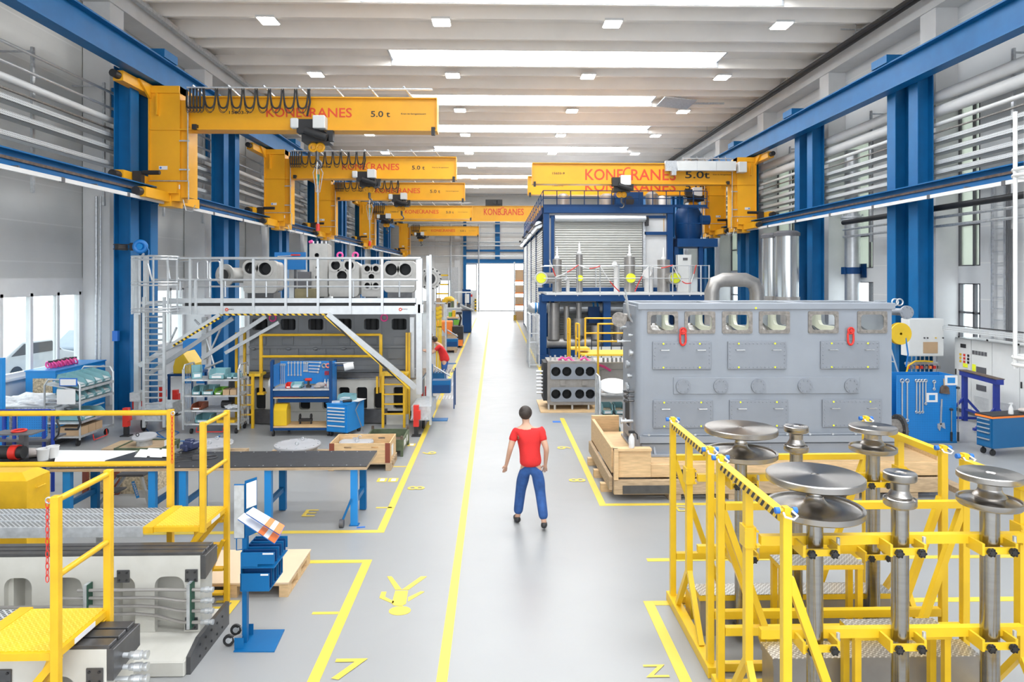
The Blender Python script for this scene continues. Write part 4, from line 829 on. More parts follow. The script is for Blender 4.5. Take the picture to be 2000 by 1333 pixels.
# control box on the column pair with cocks beneath
t = thing('wall_control_box', 'pale grey control box on the blue columns behind the tool board', 'box', (11.75, 18.4, 1.7)); bx0, bx1 = ax(1773, 18.3), ax(1841, 18.3); bz = lambda py: az(py, 18.3, 1800)
MB().box(bx0, bx1, 18.25, 18.62, bz(696), bz(623)).build('housing', PLAST, t, .01); MB().box(bx0 + .02, bx1 - .02, 18.235, 18.249, bz(694), bz(625)).build('door', PLAST, t); MB().box(ax(1800, 18.3), ax(1828, 18.3), 18.22, 18.234, bz(690), bz(668)).build('cardboard_note', CARD, t)
for px in (1802, 1808, 1824, 1838): MB().cyl((ax(px, 18.3), 18.2, bz(660)), (ax(px, 18.3), 18.234, bz(660)), .018, n=8).build('button', BLACK if px != 1824 else YG, t)
m = MB(); m.cyl((bx0 + .05, 18.5, bz(712)), (bx1 - .02, 18.5, bz(712)), .04, n=8); m.box(bx0 - .1, bx1 + .05, 18.45, 18.6, bz(733), bz(730))
for k in range(8): x = bx0 + .1 + k * .12; m.cyl((x, 18.48, bz(730)), (x, 18.48, bz(697)), .015, n=6); 
t2 = thing('valve_manifold', 'row of taps and hoses below the pale control box', 'manifold', (11.3, 18.5, 1.2)); m.build('header', GALV, t2)
for k in range(8): x = bx0 + .1 + k * .12; MB().box(x - .03, x + .03, 18.4, 18.46, bz(722), bz(716)).build('tap', (RED, FRM, ORNG)[k % 3], t2)
MB().tube([(bx0 + .02, 18.4, bz(731)), (bx0 + .05, 18.35, bz(715)), (bx0 + .2, 18.3, bz(706)), (bx0 + .5, 18.35, bz(706)), (bx0 + .75, 18.4, bz(708))], .025, 8).build('yellow_hose', YG, t2)
for px in (1779, 1800, 1822): MB().cyl((ax(px, 18.4), 18.5, 0), (ax(px, 18.4), 18.5, bz(733)), .03, n=8).build('support_leg', NAVY, t2)
x, z = at(1757, 652, 16.5); t = thing('hose_reel', 'yellow cable reel behind the corner of the grey engine housing', 'reel', (x, 16.5, z - .27)); MB().lathe([(.03, -.06), (.26, -.07), (.27, -.05), (.2, -.04), (.2, .04), (.27, .05), (.26, .07), (.03, .06)], (x, 16.5, z), 28, (0, 1, 0)).build('drum', YG, t); MB().torus((x, 16.5, z), .21, .03, (0, 1, 0), 24).build('cable', BLACK, t); MB().box(x - .02, x + .05, 16.6, 16.7, 0, z + .05).build('post', CABD, t)
MB().tube([(x + .12, 16.45, z - .1), (x + .15, 16.4, z - .5), (x + .1, 16.4, z - .8)], .02, 6).build('plug_lead', CABL, t)
x, z = at(1782, 716, 15.6); t = thing('folding_ladder', 'aluminium ladder leaning behind the corner of the grey engine housing', 'ladder', (x, 15.8, 0))
for dx in (0, .3): MB().bar((x + .1 + dx * .0, 15.6 + dx, 0), (x - .35, 15.9 + dx, 2.0), .05, .03).build('rail', ALU, t)
for k in range(6): u = (k + .7) / 7; MB().bar((x + .1 - .45 * u, 15.6 + .3 * u, 2 * u), (x + .1 - .45 * u, 15.9 + .3 * u, 2 * u), .04, .02).build('rung', ALU, t)
# switchboard along the right wall
SB = thing('switchboard', 'row of pale grey electrical cabinets along the right wall', 'switchboard', (12.8, 16.5, 0)); XS = 12.45; ys = [11.6, 12.6, 13.75, 14.9, 15.9, 16.8, 17.55, 18.2]; zS = 2.0
MB().box(XS + .02, 13.05, ys[0], ys[-1], .1, zS).build('body', PLAST, SB); MB().box(XS + .05, 13.0, ys[0], ys[-1], 0, .1).build('plinth', GREYP, SB)
for k, (a, b_) in enumerate(zip(ys, ys[1:])):
    d = MB().box(XS, XS + .018, a + .012, b_ - .012, .12, zS - .02).build('door', PLAST, SB)
    m = MB()
    for q in range(9): m.box(XS - .004, XS, a + .12, b_ - .12, .25 + q * .035, .262 + q * .035)
    m.build('louvre', GALV, d); MB().box(XS - .02, XS, b_ - .08, b_ - .05, 1.0, 1.15).build('handle', BLACK, d)
def sb(y0, y1, z0, z1, m_, nm): MB().box(XS - .012, XS - .001, y0, y1, z0, z1).build(nm, m_, SB)
for k in range(5): sb(17.42 - k * .11, 17.50 - k * .11, 1.62, 1.72, GREYP, 'meter'); sb(17.43 - k * .11, 17.49 - k * .11, 1.63, 1.71, PAPER, 'meter_face') if False else None
sb(17.0, 17.35, 1.08, 1.32, GREYP, 'display'); sb(17.05, 17.3, 1.12, 1.28, DARK, 'screen') if False else None
sb(17.0, 17.35, .72, .86, GREYP, 'display'); sb(17.68, 17.85, 1.24, 1.34, YDOT, 'warning_label'); sb(17.38, 17.5, 1.18, 1.36, YDOT, 'warning_label'); sb(15.62, 15.75, .92, 1.12, YDOT, 'warning_label')
for k in range(9): sb(17.62 + .15 * (k % 3), 17.69 + .15 * (k % 3), 1.35 + .09 * (k // 3), 1.41 + .09 * (k // 3), (BLACK, RED, YG)[k % 3], 'switch')
sb(17.75, 17.95, 1.75, 1.85, BLACK, 'main_switch')
o = solo('wall_drawing', MB().box(XS - .03, XS - .022, 14.3, 15.6, 1.2, 1.85), PAPER, 'large white drawing sheet hung on the grey electrical cabinets', 'poster'); m = MB()
for k in range(6): m.box(XS - .033, XS - .0305, 14.5 + k * .15, 14.58 + k * .15, 1.35 + (k % 3) * .13, 1.40 + (k % 3) * .13)
m.build('drawing_lines', GALV, o)
solo('cable_tray', MB().box(12.15, 12.4, 11, 19.0, 2.18, 2.30), TRAYP, 'low perforated cable tray above the electrical cabinets', 'cable tray')
m = MB()
for k in range(7): m.cyl((12.5 + .02 * (k % 2), 11.8 + k * 1.05, 2.0), (12.5, 11.8 + k * 1.05, 2.04), .02, n=8)
for k in range(5): m.tube([(12.3, 12.5 + k * .3, 2.31), (12.3, 14 + k * .5, 2.34), (12.28, 18.2, 2.33)], .014, 5)
solo('cables', m, BLACK, 'black cables lying in the low tray above the electrical cabinets', 'cable', kind='stuff')
m = MB()
for dy in (0, .45): m.bar((13.2, 17.35 + dy, 0), (13.2, 17.35 + dy, 6), .05, .05)
for k in range(12): m.bar((13.2, 17.35, 2.5 + k * .3), (13.2, 17.8, 2.5 + k * .3), .02, .02)
solo('cable_ladder', m, GALV, 'vertical cable ladder on the right wall above the electrical cabinets', 'cable tray')
m = MB()
for k in range(5): m.tube([(13.12, 17.2 - k * .05, 0), (13.12, 17.2 - k * .05, 6)], .014, 5)
solo('riser_cables', m, GREYP, 'bundle of grey cables rising on the right wall', 'cable', kind='stuff')
# blue trestle
a = Vector((*fl(1884, 822), 0)); b_ = Vector((*fl(1946, 846), 0)); t = thing('lifting_trestle', 'dark blue steel trestle in front of the electrical cabinets', 'trestle', tuple((a + b_) / 2)); zt_ = 1.2; u = (b_ - a).normalized(); n_ = Vector((-u.y, u.x, 0)); MN = mat('deep_blue_paint', (.01, .03, .25), .4)
MB().bar(a - u * .1 + Vector((0, 0, zt_)), b_ + u * .15 + Vector((0, 0, zt_)), .16, .12).build('top_beam', MN, t); MB().bar(a - u * .1 + Vector((0, 0, zt_ + .07)), b_ + u * .15 + Vector((0, 0, zt_ + .07)), .2, .02).build('wear_plate', RUST, t)
for p in (a, b_):
    MB().bar(p, p + Vector((0, 0, zt_ - .05)), .1, .1).build('leg', MN, t)
    for s_ in (-1, 1): MB().bar(p + n_ * s_ * .45 + Vector((0, 0, .08)), p + Vector((0, 0, .6)), .05, .05).build('stay', MN, t)
    MB().bar(p - n_ * .5 + Vector((0, 0, .07)), p + n_ * .5 + Vector((0, 0, .07)), .08, .06).build('foot', MN, t)
MB().bar(a + Vector((0, 0, .3)), b_ + Vector((0, 0, .3)), .05, .05).build('tie_bar', MN, t)
# blue drawer cabinet at the right edge
C0 = Vector((*fl(1906, 884), 0)); C1 = Vector((*fl(1938, 893), 0)); u = (C1 - C0).normalized(); wv_ = (C1 - C0).length; n_ = Vector((-u.y, u.x, 0)) if Vector((-u.y, u.x, 0)).x > 0 else Vector((u.y, -u.x, 0))
z1 = az(813, C1.y, 1938); ang = math.atan2(u.y, u.x)
def cab(name, label, c0, u, n_, w_, d_, z0, z1, nd, m_, top=None, lid=None, rim=None, hd=ALU, wheels=True):
    t = thing(name, label, 'cabinet', tuple(c0 + u * w_ / 2 + n_ * d_ / 2)); up = Vector((0, 0, 1)); q = lambda a, b, z: c0 + u * a + n_ * b + up * z
    def bx(a0, a1, b0, b1, za, zb_): m = MB(); v = [q(a, b, z) for z in (za, zb_) for b in (b0, b1) for a in (a0, a1)]; return m.add(v, [(0, 2, 3, 1), (4, 5, 7, 6), (0, 1, 5, 4), (2, 6, 7, 3), (0, 4, 6, 2), (1, 3, 7, 5)])
    bx(0, w_, .02, d_, z0, z1 - .02).build('carcass', m_, t); bx(-.01, w_ + .01, 0, d_ + .01, z1 - .02, z1).build('top_mat', top or BLACK, t)
    if rim: bx(-.012, w_ + .012, -.012, d_ + .012, z1 - .06, z1 - .021).build('orange_rim', rim, t)
    hs = [1] * (nd - 2) + [1.5, 2]; tot = sum(hs); zz = z1 - .07; unit = (z1 - .07 - z0 - .02) / tot
    for h in hs:
        dz = unit * h; d = bx(.03, w_ - .03, -.004, .02, zz - dz + .006, zz).build('drawer', m_, t); bx(.05, w_ - .05, -.03, -.005, zz - .035, zz - .012).build('handle', hd, d); zz -= dz
    if wheels:
        for a in (.08, w_ - .08):
            for b in (.1, d_ - .1): c = q(a, b, .06); m = MB().cyl(c - u * .02, c + u * .02, .06, n=14); m.bar(c, c + up * (z0 - .06), .03); m.build('castor', BLACK, t)
    return t, q
cab('drawer_cabinet', 'blue wheeled drawer cabinet with orange rim beside the electrical cabinets', C0, u, n_, wv_, 1.35, .16, z1, 5, CABD, BLACK, rim=ORNG)
c = C0 + n_ * .55 + u * .3; MB
t = thing('spray_bottle', 'white spray bottle on the orange rimmed blue cabinet', 'bottle', (c.x, c.y, z1)); MB().lathe([(.001, 0), (.045, 0), (.048, .02), (.04, .12), (.018, .17), (.018, .2), (.001, .2)], (c.x, c.y, z1), 14).build('bottle_body', WHITE, t); MB().box(c.x - .04, c.x + .04, c.y - .015, c.y + .015, z1 + .2, z1 + .23).build('trigger', WHITE, t)
c = C0 + n_ * .95 + u * .25; m = MB().sphere((c.x, c.y, z1 + .05), .1, 12, 8, (1.2, 1, .5)); solo('cloth_rag', m, RAG, 'crumpled cloth on the orange rimmed blue cabinet', 'cloth')
# white tube cage hanging at the right edge
x, _ = at(2022, 400, 9.5); t = thing('white_tube_cage', 'white tubular ring cage standing at the right edge', 'cage', (x, 9.5, 0))
for k in range(4): a = k * PI / 2 + PI * .92; MB().cyl((x + .25 * math.cos(a), 9.5 + .25 * math.sin(a), 0 if k == 2 else az(722, 9.5, 1990)), (x + .25 * math.cos(a), 9.5 + .25 * math.sin(a), 6.5 if k == 2 else 6.0), .028, n=10).build('upright', WHITE, t)
for py in (330, 342, 700, 714): MB().torus((x, 9.5, az(py, 9.5, 1990)), .25, .03, (0, 0, 1), 28, 8).build('ring', WHITE, t)

# ================================================================ blue test building on the right
YB1 = 31.0; BX0, BX1 = ax(1061, YB1), ax(1313, YB1); BZ = az(405, YB1, 1200); bz = lambda py, Y=YB1: az(py, Y, 1180); bx = lambda px, Y=YB1: ax(px, Y)
TB = thing('test_building', 'blue framed test building with roller shutters behind the grey engine housing', 'building', ((BX0 + BX1) / 2, YB1, 0))
def part(nm, m_, *bs, par=TB, bevel=0):
    m = MB()
    for b in bs: m.box(*b)
    return m.build(nm, m_, par, bevel)
part('corner_post', NAVY, (BX0, BX0 + .26, YB1 - .15, YB1 + .15, 0, BZ)); part('corner_post', NAVY, (BX1 - .26, BX1, YB1 - .15, YB1 + .15, 0, BZ))
part('top_beam', NAVY, (BX0, BX1, YB1 - .2, YB1 + .15, BZ - .28, BZ)); part('cross_beam', NAVY, (bx(1258), BX1 - .26, YB1 - .1, YB1 + .1, bz(459), bz(453))); part('upper_beam', NAVY, (BX0 + .3, BX1 - .3, YB1 - .05, YB1 + .1, BZ - .5, BZ - .38))
part('front_panel', WHITE, (BX0 + .26, BX1 - .26, YB1 + .05, YB1 + .12, .0, BZ - .28)); part('shutter_post', NAVY, (bx(1076), bx(1082), YB1 - .12, YB1 + .04, 0, bz(424)))
part('panel_trim', WOOD, (bx(1296), bx(1297.5), YB1 - .0, YB1 + .049, bz(452), bz(418)))
def shutter(p0, p1, z0, z1, n_out, nm='roller_shutter', pitch=.11):
    p0 = Vector(p0); p1 = Vector(p1); nrm = Vector(n_out); n = int((z1 - z0) / pitch); prof = []
    for k in range(n):
        z = z0 + k * pitch
        for u, d in ((0, 0), (.25, .025), (.5, .035), (.75, .025)): prof.append((z + u * pitch, d))
    prof.append((z0 + n * pitch, 0)); m = MB()
    v = [p + nrm * d + Vector((0, 0, z)) for p in (p0, p1) for z, d in prof]; k = len(prof)
    m.add(v, [(i, i + 1, k + i + 1, k + i) for i in range(k - 1)]); v2 = [p + nrm * q + Vector((0, 0, z)) for p in (p0, p1) for q in (-.02, -.03) for z in (z0, z1)]
    m.add([v2[0], v2[1], v2[5], v2[4]], [(0, 1, 2, 3)]); return m
shutter((bx(1084), YB1 - .02, 0), (bx(1254), YB1 - .02, 0), .1, bz(432), (0, -1, 0)).build('roller_shutter', SHUT, TB)
MB().cyl((bx(1083), YB1 - .22, bz(428)), (bx(1259), YB1 - .22, bz(428)), .15, n=20).build('shutter_roll', ALU, TB); part('shutter_guide', GALV, (bx(1255), bx(1260), YB1 - .1, YB1 + .04, .0, bz(432)))
part('shutter_motor', BLACK, (bx(1258), bx(1264), YB1 - .35, YB1 - .1, bz(442), bz(424)))
# long side with more shutters
YS = [YB1 + .2, 36.0, 41.0, 46.0, 51.5]
part('side_panel', WHITE, (BX0 + .05, BX0 + .12, YB1 + .15, 51.5, 0, BZ - .9)); part('side_beam', NAVY, (BX0 - .05, BX0 + .2, YB1 + .15, 51.5, BZ - .28, BZ)); part('rear_panel', WHITE, (BX0 + .1, BX1, 51.4, 51.5, 0, BZ - .1)); part('roof', GALV, (BX0 + .2, BX1, YB1 + .15, 51.5, BZ - .12, BZ - .05)); part('far_side_panel', WHITE, (BX1 - .1, BX1, YB1 + .15, 51.4, 0, BZ - .3))
for a, b_ in zip(YS, YS[1:]):
    shutter((BX0 + .0, a + .15, 0), (BX0 + .0, b_ - .25, 0), .1 if a > 37 or a < 35 else 1.4, BZ - .95, (-1, 0, 0)).build('roller_shutter', SHUT, TB); MB().cyl((BX0 - .18, a + .15, BZ - .78), (BX0 - .18, b_ - .25, BZ - .78), .17, n=16).build('shutter_roll', ALU, TB)
    part('side_post', NAVY, (BX0 - .05, BX0 + .15, b_ - .22, b_ + .08, 0, BZ - .2)); m = MB().bar((BX0 - .45, a + .1, BZ - .9), (BX0 + .1, a + .1, BZ - .65), .05); m.cyl((BX0 - .5, a + .1, BZ - .8), (BX0 - .5, a + .35, BZ - .8), .07, n=8); m.build('shutter_bracket', BLACK, TB)
# roof railing
m = MB(); zr = BZ + .75
for k in range(13): x = BX0 + (BX1 + 1.6 - BX0) * k / 12; m.cyl((x, YB1, BZ - .02), (x, YB1, zr), .022, n=6)
for z in (BZ + .4, zr): m.cyl((BX0, YB1, z), (BX1 + 1.6, YB1, z), .022, n=6)
m.box(BX0, BX1 + 1.6, YB1 - .02, YB1, BZ, BZ + .12)
for k in range(14): y = YB1 + k * 1.55; m.cyl((BX0, y, BZ - .02), (BX0, y, zr), .022, n=6)
for z in (BZ + .4, zr): m.cyl((BX0, YB1, z), (BX0, 51.5, z), .022, n=6)
m.build('roof_railing', NAVY, TB)
x = bx(1225, 33); t = thing('roof_fan', 'dark blue fan unit on the roof of the test building', 'fan', (x, 33, BZ - .05)); part('fan_housing', NAVY, (x - .6, x + .7, 32.6, 33.4, BZ - .05, BZ + .9), par=t); MB().cyl((x - .0, 32.55, BZ + .45), (x - .0, 32.7, BZ + .45), .25, n=16).build('fan_inlet', BLACK, t)
for i, (px, r, h) in enumerate(((1100, .28, .8), (1185, .35, .8), (1273, .3, .9), (1293, .22, .7))):
    x = bx(px, 33.2); solo('roof_duct', MB().lathe([(r, 0), (r, h), (r * .6, h + .12), (.001, h + .15)], (x, 33.2, BZ - .05), 18), STAIN if i < 3 else WHITE, '%s duct stub standing on the test building roof' % ORD[i], 'duct', 'roof duct stubs')
m = MB().sphere((bx(1115, 32), 32, BZ + .05), .9, 14, 8, (1, .5, .14)); solo('roof_tarp', m, RAG, 'folded beige tarp on the test building roof', 'tarp')
# blue machine on the right of the building
x0, x1 = bx(1316, 32), bx(1372, 32); t = thing('blue_blower', 'dark blue blower and tank on a steel platform right of the test building', 'machine', ((x0 + x1) / 2, 32, 0)); part('platform', NAVY, (x0 - .1, x1 + .4, 31, 33, bz(482, 31), bz(466, 31)), par=t)
zz = bz(466, 31); MB().lathe([(.001, 0), (.55, 0), (.62, .3), (.62, 1.2), (.45, 1.5), (.001, 1.55)], ((x0 + x1) / 2, 32, zz), 20).build('tank', NAVY, t); MB().cyl((x1 - .3, 31.6, zz + .9), (x1 + .2, 31.6, zz + .9), .22, n=14).build('motor', NAVY, t)
m = MB()
for px in (1318, 1345, 1372): m.cyl((bx(px, 31), 31.05, zz), (bx(px, 31), 31.05, zz + 1.5), .02, n=6)
for dz in (.7, 1.4): m.cyl((x0 - .05, 31.05, zz + dz), (x1, 31.05, zz + dz), .02, n=6)
m.build('guard_rail', NAVY, t)
for px in (1320, 1368): part('leg', NAVY, (bx(px, 31.2) - .1, bx(px, 31.2) + .1, 31.1, 31.3, 0, bz(482, 31)), par=t)
m = MB()
for k, py in enumerate((500, 506)): z = bz(py, 28); m.box(bx(1318, 28), bx(1400, 28), 29.5, 31, z - .03, z + .02)
solo('support_rails', m, GALV, 'grey horizontal cable rails beneath the dark blue blower', 'rail') if False else None
x = bx(1333, 30.5); t = thing('grey_cabinet', 'pale grey cabinet under the dark blue blower', 'cabinet', (x, 30.5, 2.9)); part('body', PLAST, (bx(1322, 30.5), bx(1348, 30.5), 30.3, 30.7, 0, bz(498, 30.5)), par=t); part('door', PLAST, (bx(1324, 30.5), bx(1346, 30.5), 30.27, 30.299, .2, bz(502, 30.5)), par=t)
part('fan_grille', GREYP, (bx(1331, 30.5), bx(1340, 30.5), 30.25, 30.269, bz(509, 30.5), bz(504, 30.5)), par=t)
# mezzanine with ducts
YM = 28.3; mx0, mx1 = ax(1058, YM), ax(1387, YM); mz = az(574, YM, 1200); mzf = lambda py: az(py, YM, 1200)
MZ = thing('mezzanine', 'white topped blue steel mezzanine deck in front of the test building', 'platform', ((mx0 + mx1) / 2, 29.5, 0))
part('deck', WHITE, (mx0 + .2, mx1, YM, 30.7, mz - .05, mz + .04), par=MZ); part('edge_beam', NAVY, (mx0, mx1 - .2, YM + .03, YM + .15, mz - .32, mz - .05), par=MZ); part('rear_beam', NAVY, (mx0, mx1 - .2, 30.55, 30.7, mz + .04, mz + .22), par=MZ)
for px in (1061, 1187): X = ax(px, YM); part('column', NAVY, (X - .15, X + .15, YM + .15, YM + .45, 0, mz - .05), par=MZ)
X = ax(1061, YM); part('column_base', NAVY, (X - .24, X + .24, YM + .0, YM + .5, 0, .35), par=MZ); part('column', NAVY, (mx1 - .6, mx1 - .3, 30.2, 30.5, 0, mz - .05), par=MZ); part('column', NAVY, (ax(1187, YM) - .15, ax(1187, YM) + .15, 30.2, 30.5, 0, mz - .05), par=MZ); part('column', NAVY, (mx0 + .1, mx0 + .4, 30.2, 30.5, 0, mz - .05), par=MZ)
MB().bar((mx1 - .3, YM + .1, mz - .1), (mx1 - 1.2, YM + .1, mz - .75), .1).build('brace', NAVY, MZ)
rl = MB()
for px in (1085, 1128, 1172, 1209, 1268, 1314): X = ax(px, YM + .05); rl.cyl((X, YM + .05, mz - .1), (X, YM + .05, mzf(518)), .028, n=8)
for px in (1106, 1164, 1276): X = ax(px, 30.6); rl.cyl((X, 30.6, mz), (X, 30.6, az(522, 30.6)), .025, n=6)
for py in (519, 544): rl.cyl((mx0 + .1, YM + .05, mzf(py)), (mx1, YM + .05, mzf(py)), .02, n=6); rl.cyl((mx0 + .1, 30.6, mzf(py)), (mx1, 30.6, mzf(py)), .02, n=6)
for px in (1347, 1369, 1385):
    X = ax(px, YM + .05); rl.cyl((X, YM + .05, mz - .1), (X, YM + .05, mzf(518)), .035, n=8)
rl.build('railing', ALU, MZ)
def capped(px0, px1, y0_, y1_, label, elbow=0, capx=None, cr=.13):
    Y = 29.3; xa, xb = ax(px0, Y), ax(px1, Y); x = (xa + xb) / 2; r = (xb - xa) / 2; z0 = mz + .04; z1 = az(y0_, Y, 1200)
    t = thing('vertical_duct', label, 'duct', (x, Y, z0), 0, 'capped ducts on the mezzanine')
    MB().lathe([(r, 0), (r, z1 - z0), (r * .9, z1 - z0 + .01), (.001, z1 - z0 + .02)], (x, Y, z0), 24).build('duct_body', STAIN, t)
    MB().lathe([(.11, 0), (.12, .05), (.05, .15), (.045, .45), (.02, .5), (.001, .55)], (x, Y, z1 + .01), 10).build('top_valve', PLAST, t)
    zc = az(543.5, Y - .5, 1200)
    if elbow:
        xc = ax(capx, Y - .8); MB().tube([(x, Y, zc), (x + elbow * .25, Y - .1, zc), (xc - elbow * .1, Y - .35, zc), (xc, Y - .55, zc), (xc, Y - .8, zc)], .24, 18).build('side_branch', STAIN, t)
        o = MB().lathe([(.24, 0), (.27, 0), (.27, -.04), (.2, -.04)], (xc, Y - .8, zc), 24, (0, -1, 0)).build('flange', GALV, t)
        MB().cyl((xc, Y - .8, zc), (xc, Y - .85, zc), cr * 1.6, n=24).build('yellow_cap', YDOT, t)
    else:
        MB().cyl((x, Y - r + .03, zc), (x, Y - r - .12, zc), cr, n=24).build('yellow_cap', YDOT, t)
capped(1079, 1097, 507, 568, 'left steel duct on the mezzanine branching to a yellow capped flange', -1, 1057); capped(1125, 1138, 498, 568, 'slim steel duct on the mezzanine with a small yellow cap', cr=.13)
capped(1219, 1240, 502, 568, 'wide steel duct on the mezzanine with a round yellow cap', cr=.2); capped(1284, 1308, 508, 568, 'steel duct on the mezzanine branching to the right-hand yellow capped flange', 1, 1319)
for px, y0_, r in ((1204, 517, .12), (1267, 535, .2), (1109, 545, .08)):
    Y = 29.8; x = ax(px, Y); z1 = az(y0_, Y); solo('white_elbow_pipe', MB().tube([(x, Y, mz + .04), (x, Y, z1 - .15), (x - .05, Y - .05, z1), (x - .12, Y - .2, z1 + .02)], r, 14), WHITE, 'white insulated elbow pipe on the mezzanine, %s' % {1204: 'the tallest', 1267: 'the thickest', 1109: 'the smallest'}[px], 'pipe')
def chain(px0, py0, px1, py1, sag, n=10):
    Y = YM - .02; (xa, za), (xb, zb_) = at(px0, py0, Y), at(px1, py1, Y); P = [(xa + (xb - xa) * k / n, Y, za + (zb_ - za) * k / n - sag * math.sin(PI * k / n)) for k in range(n + 1)]
    t = thing('barrier_chain', 'red and white barrier chain draped on the mezzanine railing, near column pixel' if False else 'red and white barrier chain draped along the mezzanine railing', 'chain', P[0], 0, 'barrier chains on the mezzanine')
    m = MB().tube(P[:n // 2 + 1], .022, 5); m.build('white_links', WHITE, t); MB().tube(P[n // 2:], .022, 5).build('red_links', RED, t)
for a in ((1073, 508, 1085, 540, .0), (1085, 542, 1130, 518, .05), (1130, 518, 1172, 520, .12), (1172, 520, 1210, 570, .1), (1268, 520, 1240, 570, -.1), (1268, 520, 1314, 518, .1), (1314, 518, 1350, 553, .3), (1350, 553, 1360, 518, .0)): chain(*a)
# pipework under the mezzanine
def pipe(nm, pts, r, m_, label, n=18, grp=None): return solo(nm, MB().tube(pts, r, n), m_, label, 'pipe', grp)
Yq = 29.2; zq = az(669, Yq, 1150); pipe('exhaust_pipe', [(ax(1068, Yq), Yq, zq), (ax(1240, Yq), Yq, zq), (ax(1300, Yq), Yq, zq)], .25, STAIN, 'thick brown-grey horizontal pipe low under the mezzanine')
zs = az(602, 29.9, 1150); t = thing('silver_pipe', 'silver insulated pipe with blue bands under the mezzanine', 'pipe', (ax(1130, 29.9), 29.9, zs)); MB().lathe([(.001, -.25), (.14, -.2), (.22, -.08), (.235, .0), (.235, 4.5)], (ax(1040, 29.9), 29.9, zs), 22, (1, 0, 0)).build('pipe_body', ALU, t)
for px in (1046, 1052, 1158, 1166): MB().cyl((ax(px, 29.9) - .04, 29.9, zs), (ax(px, 29.9) + .04, 29.9, zs), .245, n=22).build('blue_band', CAB, t)
for i, (px0, px1, yt_) in enumerate(((1070, 1093, 592), (1125, 1136, 592), (1101, 1112, 598), (1155, 1176, 636), (1198, 1216, 636))):
    Y = 28.95; xa, xb = ax(px0, Y), ax(px1, Y); solo('duct_drop', MB().cyl(((xa + xb) / 2, Y, zq + .15), ((xa + xb) / 2, Y, az(yt_, Y, 1130)), (xb - xa) / 2, n=18), STAIN, '%s vertical duct dropping to the thick pipe under the mezzanine' % ORD[i], 'duct')
Y = 28.95; MB; x = ax(1131, Y); solo('silencer', MB().cyl((x, Y - .02, az(655, Y)), (x, Y - .02, az(622, Y)), .24, n=20), STAIN, 'short fat silencer on the slim duct under the mezzanine', 'silencer')
m = MB(); x0, x1 = ax(1150, 29.4), ax(1172, 29.4); m.box(x0, x1, 29.5, 29.8, az(632, 29.4), az(600, 29.4)); solo('junction_rack', m, NAVY, 'dark blue connection box hanging under the mezzanine', 'box')
solo('plinth', MB().box(ax(1070, 30), ax(1330, 30), 28.85, 30.1, 0, .56), NAVY, 'dark plinth under the pipework of the mezzanine', 'plinth')
o = solo('low_wall', MB().box(ax(1150, 26), ax(1330, 26), 26, 26.06, .35, .95), WHITE, 'low white guard wall in front of the pipework', 'wall'); 
m = MB()
for k in range(7): x = ax(1155, 26) + k * .38; m.box(x - .012, x + .012, 25.93, 25.999, .0, 1.35)
m.build('post', BLACK, o)
# wire cage at the aisle corner
x0, x1 = ax(1034, 27.2), ax(1053, 27.2); t = thing('wire_cage', 'narrow grey wire mesh guard cage at the aisle corner of the test building', 'cage', ((x0 + x1) / 2, 28, 0)); zc0, zc1 = .12, az(615, 27.2, 1045)
m = MB()
for (x, y) in ((x0, 27.2), (x1, 27.2), (x0, 29.0), (x1, 29.0)): m.box(x - .025, x + .025, y - .025, y + .025, 0, zc1)
for z in (zc0, (zc0 + zc1) / 2 - .1, (zc0 + zc1) / 2 + .25, zc1): m.box(x0, x1, 27.18, 27.22, z - .02, z + .02); m.box(x0 - .02, x0 + .02, 27.2, 29, z - .02, z + .02)
m.build('frame', GALV, t); m = MB()
for k in range(8): x = x0 + (x1 - x0) * k / 7; m.box(x - .006, x + .006, 27.195, 27.205, zc0, zc1)
for k in range(40): z = zc0 + (zc1 - zc0) * k / 39; m.box(x0, x1, 27.195, 27.205, z - .005, z + .005); m.box(x0 - .005, x0 + .005, 27.2, 29, z - .005, z + .005)
for k in range(24): y = 27.2 + 1.8 * k / 23; m.box(x0 - .005, x0 + .005, y - .006, y + .006, zc0, zc1)
m.build('wire_mesh', GALV, t); part('foot', YG, (x1 - .02, x1 + .12, 27.1, 27.5, 0, .02), par=t)
# yellow access platforms behind the small casting
t = thing('access_platform', 'yellow railed access platform behind the small brown engine casting', 'platform', (ax(1170, 20), 20, 0)); pz_ = az(688, 20, 1150)
rails = [((1110, 622, 703), (1115, 622, 703)), ]
def post(px, yt, Y=20.0, w_=.05, par=t): X = ax(px, Y); MB().box(X - w_ / 2, X + w_ / 2, Y - w_ / 2, Y + w_ / 2, 0, az(yt, Y, px)).build('post', YP, par)
for px, yt, Y in ((1109, 622, 20.3), (1113, 624, 20.0), (1125, 631, 19.5), (1131, 633, 19.2), (1143, 621, 20.6), (1168, 632, 19.4)): post(px, yt, Y)
def railb(p0, p1, Y): (xa, za), (xb, zb_) = at(*p0, Y), at(*p1, Y); MB().cyl((xa, Y, za), (xb, Y, zb_), .025, n=8).build('rail', YP, t)
for a in (((1143, 622), (1245, 622), 20.6), ((1143, 651), (1245, 651), 20.6), ((1168, 633), (1245, 633), 19.4), ((1168, 667), (1245, 667), 19.4), ((1109, 622), (1113, 624), 20.0), ((1125, 632), (1131, 633), 19.3), ((1109, 650), (1113, 652), 20.0), ((1125, 662), (1131, 662), 19.3)): railb(*a)
part('deck', YTREAD, (ax(1131, 20), ax(1245, 20), 19.4, 20.6, pz_ - .05, pz_), par=t); part('stair_tread', YTREAD, (ax(1114, 20), ax(1150, 20), 19.8, 20.4, az(680, 20) - .04, az(680, 20)), par=t)
